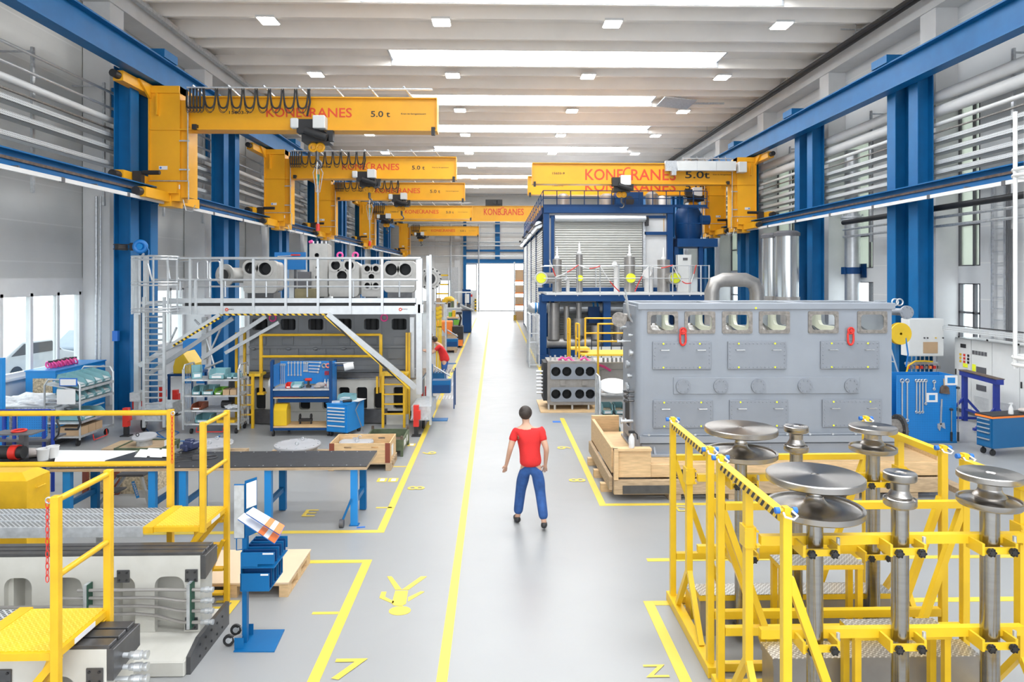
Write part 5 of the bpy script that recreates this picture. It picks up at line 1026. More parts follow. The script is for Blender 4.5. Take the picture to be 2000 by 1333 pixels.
# elbow duct, tanks and standpipe
Y = 21.5; pipe('elbow_duct', [(ax(1390, Y), Y, 0), (ax(1390, Y), Y, az(570, Y, 1400)), (ax(1396, Y), Y, az(553, Y, 1400)), (ax(1412, Y), Y, az(547, Y, 1400)), (ax(1456, Y), Y, az(547, Y, 1400)), (ax(1472, Y), Y, az(554, Y, 1400)), (ax(1478, Y), Y, az(572, Y, 1400)), (ax(1478, Y), Y, 0)], .225, STAIN, 'grey elbowed duct arching over behind the engine housing', 24)
for i, (px, yt, Y, r) in enumerate(((1507, 466, 25.8, .36), (1537, 462, 24.8, .43))):
    x, z = at(px, yt, Y); t = thing('steel_tank', 'polished upright tank with dark lid, %s of the two' % ('farther', 'nearer')[i], 'tank', (x, Y, 0)); MB().cyl((x, Y, 0), (x, Y, z), r, n=32).build('tank_shell', TANK, t); MB().lathe([(r + .03, 0), (r + .03, .12), (r * .8, .2), (.001, .22)], (x, Y, z), 28).build('lid', GREYP, t); MB().lathe([(r + .02, 0), (r + .02, 2.9)], (x, Y, 0), 28).build('lower_jacket', STAIN, t)
Y = 24.4; x = ax(1665, Y); t = thing('standpipe', 'thick silver standpipe with bolted flange and blue clamp on the right wall', 'pipe', (x, Y, 0)); zt_ = az(420, Y, 1665); MB().cyl((x, Y, 0), (x, Y, 8.2), .26, n=28).build('pipe_body', ALU, t)
f = MB().cyl((x, Y, zt_ - .22), (x, Y, zt_ - .15), .38, n=28); f.cyl((x, Y, zt_ - .13), (x, Y, zt_ - .06), .38, n=28)
for k in range(14): a = k * PI / 7; f.cyl((x + .34 * math.cos(a), Y + .34 * math.sin(a), zt_ - .28), (x + .34 * math.cos(a), Y + .34 * math.sin(a), zt_), .018, n=6)
f.build('flange', GALV, t); zc = az(529, Y, 1665); m = MB(); m.cyl((x, Y, zc - .12), (x, Y, zc + .12), .275, n=28); m.box(x - .38, x - .28, Y - .08, Y + .08, zc - .13, zc + .13); m.box(x + .27, 13.26, Y - .1, Y + .1, zc - .14, zc + .14); m.box(13.26, 13.295, Y - .3, Y + .3, zc - .25, zc + .25); m.build('clamp', NAVY, t)
# small brown engine casting on a wooden sheet
YC = 18.45; cz = .16; cx0, cx1 = ax(1069, YC), ax(1166, YC); zc1 = az(706, YC, 1110); C = lambda px: ax(px, YC); ZC_ = lambda py: az(py, YC, 1110)
solo('wooden_sheet', MB().box(cx0 - .2, cx1 + .1, 18.2, 20.0, 0, .03), WOOD, 'thin wooden sheet beneath the small brown engine casting', 'board')
t = thing('engine_casting', 'small brown-grey engine casting with eight round bores standing on a wooden sheet', 'engine part', ((cx0 + cx1) / 2, YC, .03))
hs = [(px, py) for py in (726, 770) for px in (1085.6, 1107, 1132, 1152.5)]
m = MB().plate(rr((cx0 + cx1) / 2, (cz + zc1) / 2, cx1 - cx0, zc1 - cz, .1), [circ(C(px), ZC_(py), .125, 24) for px, py in hs], 'y', YC, YC + .2); m.box(cx0 + .02, cx1 - .02, YC + .2, YC + 1.1, cz + .02, zc1 - .02); m.build('body', CASTB, t, .01)
for z_, pa, pb in ((0, 711, 741), (1, 757, 785)):
    m = MB().plate(rr((C(1075) + C(1164)) / 2, (ZC_(pa) + ZC_(pb)) / 2, C(1164) - C(1075), ZC_(pa) - ZC_(pb), .05), [circ(C(px), ZC_(py), .128, 24) for px, py in hs[z_ * 4:z_ * 4 + 4]], 'y', YC - .03, YC - .001)
    for px, py in hs[z_ * 4:z_ * 4 + 4]:
        for k in range(6): a = k * PI / 3; m.cyl((C(px) + .16 * math.cos(a), YC - .045, ZC_(py) + .16 * math.sin(a)), (C(px) + .16 * math.cos(a), YC - .029, ZC_(py) + .16 * math.sin(a)), .012, n=6)
    m.build('bore_plate', ENGP, t)
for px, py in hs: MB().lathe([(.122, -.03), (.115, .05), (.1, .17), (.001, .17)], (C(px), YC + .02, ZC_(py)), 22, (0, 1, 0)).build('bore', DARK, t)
for px in (1099, 1142): MB().box(C(px) - .07, C(px) + .07, YC - .04, YC - .001, ZC_(753), ZC_(743)).build('cover_pad', CASTB, t)
for px in (1072, 1084, 1118, 1150): MB().cyl((C(px), YC + .05, .03), (C(px), YC + .05, cz + .04), .03, n=8).build('foot', GALV, t)
m = MB().box(cx0 - .1, cx0, YC + .1, YC + .9, cz + .1, zc1 - .05); m.build('side_plate', DARK, t)
for k in range(7): z = az(729 + k * 7, YC, 1060); m = MB().cyl((cx0 - .28, YC + .3, z), (cx0 - .1, YC + .3, z), .03, n=8); m.build('stud', ALU, t)
m = MB()
for k in range(9): x = cx0 + .1 + k * (cx1 - cx0 - .2) / 8; m.cyl((x, YC + .2 + .2 * (k % 2), zc1 - .03), (x, YC + .2 + .2 * (k % 2), zc1 + .12), .025, n=8); 
m.build('top_stud', GALV, t)
for px in (1100, 1143, 1112): x = C(px); m = MB().tube([(x - .12, YC + .15, zc1 + .02), (x, YC + .12, zc1 + .09), (x + .1, YC + .15, zc1 + .0), (x + .2, YC + .1, zc1 - .04)], .03, 6); m.build('pink_strap', PINK, t)
Y = 20.6; x0, x1 = ax(1172, Y), ax(1240, Y); t = thing('engine_casting', 'pale engine casting lying behind the roll cart', 'engine part', ((x0 + x1) / 2, Y, 0)); part('body', CAST, (x0, x1, Y, Y + 1.2, .1, az(716, Y, 1200)), par=t, bevel=.04); part('top_flange', CAST, (x0 - .1, x1, Y - .08, Y + 1.2, az(722, Y, 1200), az(708, Y, 1200)), par=t, bevel=.02); part('support', GALV, (x0 + .1, x1 - .1, Y + .1, Y + 1.1, 0, .1), par=t)
for k in range(6): x = x0 + .12 + k * .13; MB().cyl((x, Y + .1, az(708, Y, 1200)), (x, Y + .1, az(700, Y, 1200)), .035, n=8).build('bolt', ALU, t)
MB().tube([(x0 - .1, Y - .12, az(712, Y)), (x0 + .1, Y - .14, az(716, Y)), (x0 + .3, Y - .12, az(724, Y))], .04, 6).build('pink_strap', PINK, t)
# roll cart with bins between casting and housing
def bin_(c, w_, d_, h_, rz, m_, label, fill=None, tilt=0, grp='plastic storage bins'):
    t = thing('storage_bin', label, 'bin', c, rz, grp); c = Vector(c); R = Matrix.Rotation(rz, 3, 'Z') @ Matrix.Rotation(tilt, 3, 'X'); a, b = w_ / 2, d_ / 2; e = .012
    def hexa(q): m = MB(); m.add([c + R @ Vector(p) for p in q], [(0, 1, 2, 3), (7, 6, 5, 4), (0, 4, 5, 1), (1, 5, 6, 2), (2, 6, 7, 3), (3, 7, 4, 0)]); return m
    m = MB()
    for s_ in (-1, 1): x = s_ * a; xi = x - s_ * e; m.add([c + R @ Vector(p) for p in ((x, -b, 0), (x, b, 0), (x, b, h_), (x, -b * .6, h_), (x, -b, h_ * .45), (xi, -b, 0), (xi, b, 0), (xi, b, h_), (xi, -b * .6, h_), (xi, -b, h_ * .45))], [(0, 1, 2, 3, 4), (9, 8, 7, 6, 5), (0, 5, 6, 1), (1, 6, 7, 2), (2, 7, 8, 3), (3, 8, 9, 4), (4, 9, 5, 0)])
    for (x0_, x1_, y0_, y1_, z0_, z1_) in ((-a, a, -b, b, 0, e), (-a, a, b - e, b, 0, h_), (-a, a, -b, -b + e, 0, h_ * .45)):
        v = [c + R @ Vector((x, y, z)) for z in (z0_, z1_) for y in (y0_, y1_) for x in (x0_, x1_)]; m.add(v, [(0, 2, 3, 1), (4, 5, 7, 6), (0, 1, 5, 4), (2, 6, 7, 3), (0, 4, 6, 2), (1, 3, 7, 5)])
    m.build('bin_body', m_, t)
    if fill:
        f = MB(); v = [c + R @ Vector((x, y, z)) for z in (e, h_ * .4) for y in (-b + .02, b - .02) for x in (-a + .02, a - .02)]; f.add(v, [(0, 2, 3, 1), (4, 5, 7, 6), (0, 1, 5, 4), (2, 6, 7, 3), (0, 4, 6, 2), (1, 3, 7, 5)]); f.build('contents', fill, t)
    MB().add([c + R @ Vector(p) for p in ((-a * .6, -b - .003, h_ * .12), (a * .6, -b - .003, h_ * .12), (a * .6, -b - .003, h_ * .36), (-a * .6, -b - .003, h_ * .36))], [(0, 1, 2, 3)]).build('label_card', PAPER, t)
    return t
Y = 14.4; x0, x1 = ax(1172, Y), ax(1232, Y); t = thing('roll_cart', 'grey tubular roll cart with shelves between the brown casting and engine housing', 'cart', ((x0 + x1) / 2, Y + .3, 0)); zt_ = az(738, Y, 1180)
for xx in (x0, x1):
    m = MB().tube([(xx, Y, .12), (xx, Y, zt_ - .12), (xx, Y + .1, zt_), (xx, Y + .5, zt_), (xx, Y + .6, zt_ - .12), (xx, Y + .6, .12)], .022, 8); o = m.build('end_frame', GALV, t)
    m = MB(); 
    for k in range(5): m.cyl((xx, Y + .1 + k * .1, .15), (xx, Y + .1 + k * .1, zt_ - .02), .008, n=6)
    m.build('grid', GALV, o)
for z in (.2, az(812, Y, 1200) , az(770, Y, 1200)): part('shelf', GALV, (x0, x1, Y, Y + .6, z - .03, z), par=t)
for k in range(4): xx, yy = (x0 if k % 2 else x1), (Y + .05 if k < 2 else Y + .55); MB().cyl((xx - .02, yy, .06), (xx + .02, yy, .06), .06, n=12).build('castor', BLACK, t)
z2 = az(812, Y, 1200); bin_((x0 + .18, Y + .28, z2 + .002), .22, .4, .2, 0, TEAL, 'teal bin of brown parts on the middle shelf of the roll cart', OSB); bin_((x0 + .44, Y + .28, z2 + .002), .22, .4, .2, 0, TEAL, 'teal bin beside it nearest the grey housing on the roll cart', OSB); bin_((x0 + .3, Y + .28, .202), .32, .45, .2, 0, TEAL, 'teal bin on the lowest shelf of the roll cart', YP)
zp = az(770, Y, 1200); solo('round_cover', MB().lathe([(.001, .0), (.33, 0), (.34, .01), (.34, .03), (.3, .035), (.001, .035)], (x0 + .36, Y + .33, zp + .10), 36, (0, -.35, 1)), WHITE, 'white round cover plate lying on the roll cart top', 'cover')
# pallet rack by the gate
Y = 56.5; x0, x1 = ax(1005, Y), ax(1024, Y); t = thing('pallet_rack', 'tall pallet rack with boxes beside the gate', 'rack', ((x0 + x1) / 2, Y, 0)); zt_ = az(512, Y)
for xx in (x0, x1):
    for yy in (Y, Y + 1.0): part('upright', GALV, (xx - .05, xx + .05, yy - .05, yy + .05, 0, zt_), par=t)
for z in (1.3, 2.3, 3.3): part('shelf_beam', ORNG, (x0, x1, Y - .03, Y + 1.03, z - .1, z), par=t)
m = MB()
for k in range(4): m.bar((x0, Y, .3 + k * 1.0), (x0, Y + 1, .8 + k * 1.0), .04)
m.build('brace', GALV, t)
for i, (z, h) in enumerate(((.0, .7), (1.301, .6), (2.301, .6), (3.301, .9))):
    solo('cardboard_box', MB().box(x0 + .08, x1 - .08, Y + .08, Y + .92, z, z + h), CARD if i != 1 else WOODD, 'brown box on the %s level of the pallet rack by the gate' % ('bottom', 'second', 'third', 'top')[i], 'box')
solo('rack_guard', MB().box(x0 - .1, x0 + .15, Y - .2, Y - .1, 0, .45), HAZX, 'yellow and black corner guard of the pallet rack', 'guard')

# ================================================================ scaffold platform over the dark engine block
SY = 16.2; sx = lambda px, Y=SY: ax(px, Y); sz = lambda py, px=560, Y=SY: az(py, Y, px)
def prt(nm, m_, par, *bs, bevel=0):
    m = MB()
    for b in bs: m.box(*b)
    return m.build(nm, m_, par, bevel)
SC = thing('scaffold_platform', 'aluminium work platform with railings spanning the dark engine block', 'platform', (sx(560), 16.8, 0))
a0, a1 = sx(335), sx(820); zd = sz(583)
prt('front_beam', ALU, SC, (a0, a1, SY, SY + .08, sz(614.5), sz(598))); prt('upper_beam', ALU, SC, (a0 - .1, a1 - .1, SY, SY + .05, sz(592), zd)); prt('gap_shade', DARK, SC, (a0 + .3, a1 - .1, SY + .03, SY + .06, sz(598), sz(592)))  # the strip between both beams is painted as dark shade
prt('deck', ALU, SC, (sx(268), a1, SY + .051, SY + .9, sz(594), sz(590)))
MB().box(sx(430), sx(640), SY - .012, SY - .001, sz(616.5), sz(613)).build('warning_strip', HAZX, SC)
for px in (373, 384, 434.6, 496, 559, 622, 684.6, 747, 819):
    X = sx(px); MB().box(X - .027, X + .027, SY - .06, SY - .001, sz(614), sz(504 if px != 384 else 547)).build('railing_post', ALU, SC)
for py, r in ((505, .035), (547, .03)): MB().cyl((sx(300), SY - .03, sz(py)), (sx(822), SY - .03, sz(py)), r, n=10).build('handrail', ALU, SC)
Y2 = SY + .9
for px in (352, 380, 410, 440, 520, 600, 690, 780): X = ax(px, Y2); MB().cyl((X, Y2, zd), (X, Y2, az(548, Y2, 500)), .022, n=8).build('rear_post', ALU, SC)
MB().cyl((sx(330), Y2, az(560, Y2, 500)), (sx(800), Y2, az(560, Y2, 500)), .022, n=8).build('rear_rail', ALU, SC)
for a, b_ in ((345, 372), (384, 404), (408, 428)):     # rounded gate loops
    xa, xb = sx(a), sx(b_); m = MB().tube([(x, SY + .05, z) for x, z in rr((xa + xb) / 2, (sz(510) + sz(547)) / 2, xb - xa, sz(510) - sz(547), .06, 3)], .02, 8, True); m.build('gate_loop', ALU, SC)
for (p0, p1, Yd, wd) in (((640, 614), (812, 758), SY - .03, .16), ((430, 616), (272, 715), SY - .03, .14), ((455, 622), (285, 735), SY + .5, .12), ((520, 618), (395, 700), SY + .75, .12), ((545, 630), (440, 690), SY + .9, .10)):
    (xa, za), (xb, zb_) = at(*p0, Yd), at(*p1, Yd); MB().bar((xa, Yd, za), (xb, Yd, zb_), wd * .8, .06, (0, 1, 0)).build('diagonal_strut', ALU, SC)
for p0, p1 in (((634, 618), (800, 760)), ((431, 620), (338, 676))):
    (xa, za), (xb, zb_) = at(*p0, SY - .07), at(*p1, SY - .07); MB().bar((xa, SY - .07, za), (xb, SY - .07, zb_), .05, .01, (0, 1, 0)).build('warning_strip', HAZX, SC)
for p0, p1, Yd in (((345, 640), (322, 690), SY + .3), ((395, 640), (380, 625), SY + .6), ((400, 650), (420, 720), SY + .8), ((405, 700), (432, 640), SY + .8), ((400, 720), (435, 705), SY + .7)):
    (xa, za), (xb, zb_) = at(*p0, Yd), at(*p1, Yd); MB().cyl((xa, Yd, za), (xb, Yd, zb_), .025, n=8).build('tie_tube', GALV, SC)
for px, Yd, w_, y0_, y1_ in ((819, SY, .14, 770, 505), (836, SY + 1.0, .08, 775, 500), (268, SY, .11, 800, 500), (285, SY + .9, .09, 790, 500), (400, SY + .85, .12, 712, 620), (841, SY - .1, .05, 830, 498), (805, SY + .95, .1, 800, 620)):
    X = ax(px, Yd); MB().box(X - w_ / 2, X + w_ / 2, Yd - .05, Yd + .07, max(0.1, az(y1_ if 0 else y0_, Yd, px)), az(y1_, Yd, px)).build('leg_post', ALU, SC)
X = sx(819); prt('corner_gusset', ALU, SC, (X - .1, X + .1, SY - .06, SY - .0505, sz(612), sz(595))); prt('base_shoe', GALV, SC, (X - .15, X + .3, SY - .3, SY + 1.1, .3, .62)); X = sx(275); prt('base_shoe', GALV, SC, (X - .25, X + .55, SY - .2, SY + 1.1, .32, .5)); prt('hitch_plate', GALV, SC, (sx(318), sx(345), SY - .2, SY + .2, .6, .72)); prt('hitch_plate', GALV, SC, (sx(262), sx(282), SY - .2, SY + .2, .75, .95))
for k in range(5): X = sx(806) + k * .09; MB().box(X, X + .04, SY - .45, SY - .15, .33, .36).build('step_slat', ALU, SC)
for px in (443, 782): MB().torus((sx(px), SY - .012, sz(605)), .03, .01, (0, 1, 0), 14, 6).build('logo_mark', REDL, SC); text('brand_lettering', 'every', BLACK, (sx(px) + .04, SY - .003, sz(606.5)), .13, .035, parent=SC)
# ladder with safety cage at its left end
lx0, lx1 = sx(290), sx(329); LD = thing('caged_ladder', 'aluminium ladder with round safety cage at the left end of the scaffold platform', 'ladder', ((lx0 + lx1) / 2, SY - .25, .2)); yl = SY - .2
for X in (lx0, lx1): MB().box(X - .03, X + .03, yl - .03, yl + .03, .15, sz(580)).build('stile', ALU, LD)
for k in range(21): z = .3 + k * .134; MB().cyl((lx0, yl, z), (lx1, yl, z), .02, n=8).build('rung', ALU, LD)
cx = (lx0 + lx1) / 2
for py in (508, 557, 607):
    z = sz(py); m = MB()
    for dz in (0, .07): m.tube([(cx + .5 * math.cos(a), yl - .05 - .42 * math.sin(a) + .1, z + dz) for a in [PI * q / 12 for q in range(-3, 16)]], .02, 6)
    m.build('cage_hoop', ALU, LD)
for a in (0, .2, .4, .6, .8, 1.0): X, Yv = cx + .5 * math.cos(PI * a), yl + .05 - .42 * math.sin(PI * a); MB().box(X - .018, X + .018, Yv - .01, Yv + .01, sz(612), sz(503)).build('cage_strap', ALU, LD)
m = MB().tube([(cx - .3, yl + .3, sz(500)), (cx + .1, yl + .35, sz(500)), (cx + .2, yl + .35, sz(545)), (cx - .2, yl + .3, sz(548)), (cx - .3, yl + .3, sz(515))], .025, 8); m.build('gate', ALU, LD)
for px, Yw in ((281, 16.35), (323, 16.9)):
    X = ax(px, Yw); t = thing('castor_wheel', 'black castor under the scaffold ladder, %s one' % ('nearer' if px == 281 else 'farther'), 'wheel', (X, Yw, 0)); MB().lathe([(.06, -.03), (.17, -.035), (.19, -.02), (.19, .02), (.17, .035), (.06, .03)], (X, Yw, .19), 24, (1, 0.25, 0)).build('tyre', BLACK, t); MB().cyl((X - .04, Yw, .19), (X + .04, Yw, .19), .08, n=14).build('hub', GALV, t); MB().bar((X + .05, Yw, .19), (X + .05, Yw, .42), .03, .08).build('fork', GALV, t)
def jack(px, py0, py1, label, foot=True):
    x, y = fl(px, py0); z = az(py1, y, px); t = thing('red_jack', label, 'jack', (x, y, 0), 0, 'red support jacks'); z = max(z, .5)
    MB().box(x - .06, x + .06, y - .06, y + .06, .22, z).build('outer_tube', RED, t); MB().box(x - .045, x + .045, y - .045, y + .045, .02, .22).build('inner_tube', BLACK, t); MB().box(x - .1, x + .1, y - .1, y + .1, 0, .02).build('foot_plate', BLACK, t)
    MB().box(x - .02, x + .10, y - .08, y + .05, z * .55, z * .55 + .2).build('gearbox', RED, t)
jack(247, 852, 797, 'red support jack standing alone left of the caged ladder'); jack(813, 852, 792, 'red support jack by the aisle under the right scaffold corner')
jack(265, 815, 770, 'red jack just left of the ladder foot'); jack(275, 812, 765, 'thicker red jack against the ladder foot'); jack(343, 811, 762, 'red jack right of the ladder foot'); jack(317, 802, 755, 'red jack behind the ladder rungs')
jack(822, 820, 768, 'upper red jack carrying the scaffold corner beside the aisle'); jack(834, 808, 755, 'red jack behind the scaffold corner nearest the worker')
x, y = fl(827, 838); solo('castor_wheel', MB().lathe([(.05, -.03), (.16, -.035), (.18, 0), (.16, .035), (.05, .03)], (x, y, .18), 24, (1, .1, 0)), BLACK, 'tan and black wheel under the right scaffold corner', 'wheel')
# dark engine block on its white bed
EY = 17.3; ex = lambda px: ax(px, EY); ez = lambda py: az(py, EY, 640); EX0, EX1 = ex(487), ex(800); e0, e1 = ez(728), 3.06
EN = thing('engine_block', 'dark grey engine block with bolted covers under the scaffold platform', 'engine', ((EX0 + EX1) / 2, EY, e0))
wn = [508, 563, 617, 672, 726, 780]; hol = [rr(ex(p), (ez(645) + ez(623)) / 2, .38, ez(623) - ez(645), .06) for p in wn]
m = MB().plate([(EX0, e0), (EX1, e0), (EX1, e1), (EX0, e1)], hol, 'y', EY, EY + .12); m.box(EX0, EX1, EY + .3, EY + 1.45, e0, e1); m.box(EX0, EX0 + .1, EY + .12, EY + .3, e0, e1); m.box(EX1 - .1, EX1, EY + .12, EY + .3, e0, e1); m.build('block', ENGD, EN, .01)
for p, h in zip(wn, hol):
    m = MB().plate(rr(ex(p), (ez(645) + ez(623)) / 2, .50, ez(623) - ez(645) + .12, .03), [h], 'y', EY - .015, EY - .001)
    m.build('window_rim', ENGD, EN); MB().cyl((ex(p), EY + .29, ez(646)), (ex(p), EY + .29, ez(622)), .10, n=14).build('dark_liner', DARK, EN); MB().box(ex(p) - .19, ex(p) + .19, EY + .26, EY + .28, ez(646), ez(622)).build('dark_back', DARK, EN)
def pan(px0, px1, y0_, y1_):
    xa, xb, z0, z1 = ex(px0), ex(px1), ez(y1_), ez(y0_); m = MB().box(xa, xb, EY - .03, EY - .001, z0, z1); n = 8
    for k in range(n):
        for zz in (z0 + .02, z1 - .02): x = xa + .02 + k * (xb - xa - .04) / (n - 1); m.box(x - .01, x + .01, EY - .042, EY - .029, zz - .01, zz + .01)
    for k in range(1, 4):
        for x in (xa + .02, xb - .02): zz = z0 + k * (z1 - z0) / 4; m.box(x - .01, x + .01, EY - .042, EY - .029, zz - .01, zz + .01)
    m.build('inspection_cover', ENGD, EN)
for a, b_ in ((496, 520), (550, 574), (604, 629), (660, 684), (713, 737), (768, 792)): pan(a, b_, 658, 673.5)
for a, b_ in ((490, 528), (540, 584), (595, 637), (650, 692), (704, 745), (757, 793)): pan(a, b_, 681.5, 701.5)
m = MB().box(EX0, EX1, EY - .05, EY - .001, ez(680), ez(675.5)); m.box(EX0, EX1, EY - .06, EY - .001, ez(722), ez(714)); m.build('ledge', ENGD, EN)
MB().box(EX0 - .05, EX1 + .1, EY - .1, EY + 1.5, ez(736), e0 - .0).build('foot_flange', DSTEEL, EN)
for k, px in enumerate((496, 565, 617, 672)): MB().sphere((ex(px), EY - .06, ez(681)), .05, 10, 6, (1.3, .6, .8)).build('lug', ENGD, EN)
for px in (534, 751): x = ex(px); MB().torus((x, EY - .06, ez(621)), .08, .02, (0, 1, 0), 18).build('lifting_ring', PINK, EN)
MB().tube([(ex(790), EY + .2, 1.3), (ex(815), EY, 1.3), (ex(815), EY, 2.4)], .03, 8).build('side_pipe', ALU, EN)
# bed
BY = 17.05; bxp = lambda px: ax(px, BY); bzp = lambda py: az(py, BY, 640); b1 = bzp(741)
BD = thing('engine_bed', 'pale machine bed with rounded openings carrying the dark engine block', 'bed', (bxp(650), BY, 0))
hol = [rr(bxp(p), (bzp(800) + bzp(757)) / 2, .27, bzp(757) - bzp(800), .06) for p in (508, 551, 595, 640, 672, 706.5, 741, 779)]
m = MB().plate([(bxp(482), .30), (bxp(822), .30), (bxp(822), b1), (bxp(482), b1)], hol, 'y', BY, BY + .15); m.box(bxp(482), bxp(822), BY + .15, BY + 1.7, b1 - .1, b1); m.box(bxp(482), bxp(822), BY + .9, BY + 1.0, .0, b1 - .1); m.build('body', CASTW, BD)
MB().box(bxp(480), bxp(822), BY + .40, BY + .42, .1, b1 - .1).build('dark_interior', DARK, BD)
MB().box(bxp(475), bxp(825), BY - .05, BY + 1.75, b1 + .001, b1 + .03).build('steel_rail', STEEL, BD)
for a, b_ in ((480, 545), (710, 757)): MB().box(bxp(a), bxp(b_), BY - .12, BY - .001, .02, .36).build('grey_foot_plate', DSTEEL, BD)
MB().box(bxp(545), bxp(710), BY - .1, BY - .001, .0, .30).build('sill', CASTW, BD); MB().box(bxp(757), bxp(800), BY - .2, BY - .001, .0, .24).build('sill', CASTW, BD)
# yellow frame in front of the dark engine
YY = 16.75; yx = lambda px: ax(px, YY); yz = lambda py: az(py, YY, 640); t = thing('yellow_work_stage', 'yellow railed stage with two small stairs in front of the dark engine block', 'platform', (yx(640), YY, 0))
for px, y1_ in ((510, 654), (744, 654)): MB().box(yx(px) - .035, yx(px) + .035, YY - .03, YY + .03, yz(768), yz(y1_)).build('post', YP, t)
for py in (654.5, 696.5): MB().cyl((yx(510), YY, yz(py)), (yx(744), YY, yz(py)), .032, n=10).build('rail', YP, t)
for px in (462, 478): MB().box(ax(px, 17.4) - .03, ax(px, 17.4) + .03, 17.37, 17.43, 0, az(650, 17.4, 470)).build('post', YP, t)
for px in (792, 797): MB().box(yx(px) - .025, yx(px) + .025, YY + .2, YY + .26, .1, yz(652)).build('post', YP, t)
prt('stage_deck', YTREAD, t, (yx(478), yx(514), YY - .2, YY + .22, yz(733), yz(728))); prt('stage_deck', YTREAD, t, (yx(746), yx(797), YY - .2, YY + .26, yz(733), yz(728)))
for a, b_ in ((751, 792), (474, 500)):
    for px in (a, b_): MB().box(yx(px) - .03, yx(px) + .03, YY - .25, YY - .19, 0.0, yz(727)).build('stair_stringer', YP, t)
    for py in (749, 768, 787, 806): MB().box(yx(a), yx(b_), YY - .27, YY - .17, yz(py + 1), yz(py - 1)).build('stair_tread', YP, t)
MB().bar((yx(738), YY - .1, yz(735)), (yx(738), YY - .1, yz(768)), .05).build('hanger', YP, t); MB().box(yx(505), yx(518), YY - .1, YY + .1, yz(770), yz(766)).build('lower_shelf', YP, t)
# castings on top
def casting(px0, px1, y0_, y1_, Y, d_, holes, label, r=.12, body=CAST):
    xa, xb = ax(px0, Y), ax(px1, Y); z0, z1 = az(y1_, Y, 640), az(y0_, Y, 640); t = thing('engine_casting', label, 'engine part', ((xa + xb) / 2, Y, 3.06), 0, 'pale castings on the dark engine block'); cx, cz = (xa + xb) / 2, (z0 + z1) / 2
    hp = [(ax(px, Y), az(py, Y, 640), rad) for px, py, rad in holes]
    MB().plate(rr(cx, cz, xb - xa, z1 - z0, r), [circ(x, z, rad, 22) for x, z, rad in hp], 'y', Y, Y + .22).build('front_body', body, t, .02)
    MB().prism(rr(cx, cz, xb - xa - .06, z1 - z0 - .06, r), 'y', Y + .2201, Y + d_).build('rear_body', body, t, .02)
    for x, z, rad in hp:
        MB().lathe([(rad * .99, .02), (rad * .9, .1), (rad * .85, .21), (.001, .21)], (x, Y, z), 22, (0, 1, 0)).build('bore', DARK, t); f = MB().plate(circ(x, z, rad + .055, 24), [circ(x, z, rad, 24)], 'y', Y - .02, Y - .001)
        for k in range(4): a = PI / 4 + k * PI / 2; f.cyl((x + (rad + .05) * math.cos(a), Y - .03, z + (rad + .05) * math.sin(a)), (x + (rad + .05) * math.cos(a), Y - .001, z + (rad + .05) * math.sin(a)), .018, n=8)
        f.build('bore_flange', body, t)
    MB().box(xa + .1, xb - .1, Y + .03, Y + d_ - .05, 3.061, max(z0 + .02, 3.08)).build('support', DSTEEL, t); return t, xa, xb, z0, z1
YC1 = 17.9
t, xa, xb, z0, z1 = casting(475, 541, 509, 573, YC1, .7, [(489, 524, .15), (517.5, 525.5, .165)], 'pale casting with two big bores at the left of the castings row')
zc = az(538, YC1, 450); MB().tube([(xa + .05, YC1 + .3, zc), (xa - .2, YC1 + .25, zc), (xa - .4, YC1 + .05, zc), (xa - .42, YC1 - .15, zc)], [.2, .2, .2, .2], 20).build('branch_pipe', CAST, t); f = MB().lathe([(.16, 0), (.16, -.05), (.29, -.05), (.29, 0), (.2, 0)], (xa - .42, YC1 - .15, zc), 28, (-.35, -1, 0))
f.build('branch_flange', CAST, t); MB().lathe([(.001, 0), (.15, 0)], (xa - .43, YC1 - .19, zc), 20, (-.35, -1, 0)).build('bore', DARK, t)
t, xa, xb, z0, z1 = casting(604, 640, 476, 580, YC1 + .1, .6, [(619, 499, .06), (619, 523, .03), (619, 542, .04)], 'tall pale box-shaped casting with studs on top', .03)
for k in range(4): MB().cyl((xa + .08 + k * .11, YC1 + .2, z1), (xa + .08 + k * .11, YC1 + .2, z1 + .07), .03, n=8).build('stud', ALU, t)
MB().tube([(xa + .02, YC1 + .05, z1 + .03), (xa + .1, YC1 + .02, z1 + .06)], .04, 6).build('pink_strap', PINK, t)
casting(642, 701, 511, 580, YC1, .75, [(655.5, 518.5, .12), (682, 518.5, .12), (668, 539, .13)], 'pale casting with three bores in a triangle, middle of the castings row')
casting(706, 744, 517, 580, YC1 + .05, .6, [(717.5, 525, .075), (734, 525, .075), (725.5, 541, .075), (717.5, 558, .075), (734, 558, .075)], 'smaller pale casting with five round bores', .05)
t, xa, xb, z0, z1 = casting(749, 812, 510, 572, YC1, .8, [(764, 526.5, .155), (791.5, 526.5, .155)], 'pale casting with two big bores at the right of the castings row')
zc = az(545, YC1, 838); xf = ax(840, YC1 - .1); MB().tube([(xb - .05, YC1 + .35, zc), (xb + .1, YC1 + .3, zc), (xf - .02, YC1 + .15, zc), (xf, YC1 - .05, zc)], .19, 20).build('branch_pipe', CAST, t); f = MB().lathe([(.15, 0), (.15, -.05), (.30, -.05), (.30, 0), (.2, 0)], (xf, YC1 - .05, zc), 30, (.3, -1, 0)); f.build('branch_flange', CAST, t)
m = MB()
for k in range(14): a = k * PI / 7; m.sphere((xf + .26 * math.cos(a) + .02, YC1 - .12, zc + .26 * math.sin(a)), .022, 6, 4)
m.build('flange_holes', DARK, t); MB().lathe([(.001, 0), (.14, 0)], (xf, YC1 - .09, zc), 20, (.3, -1, 0)).build('bore', DARK, t)
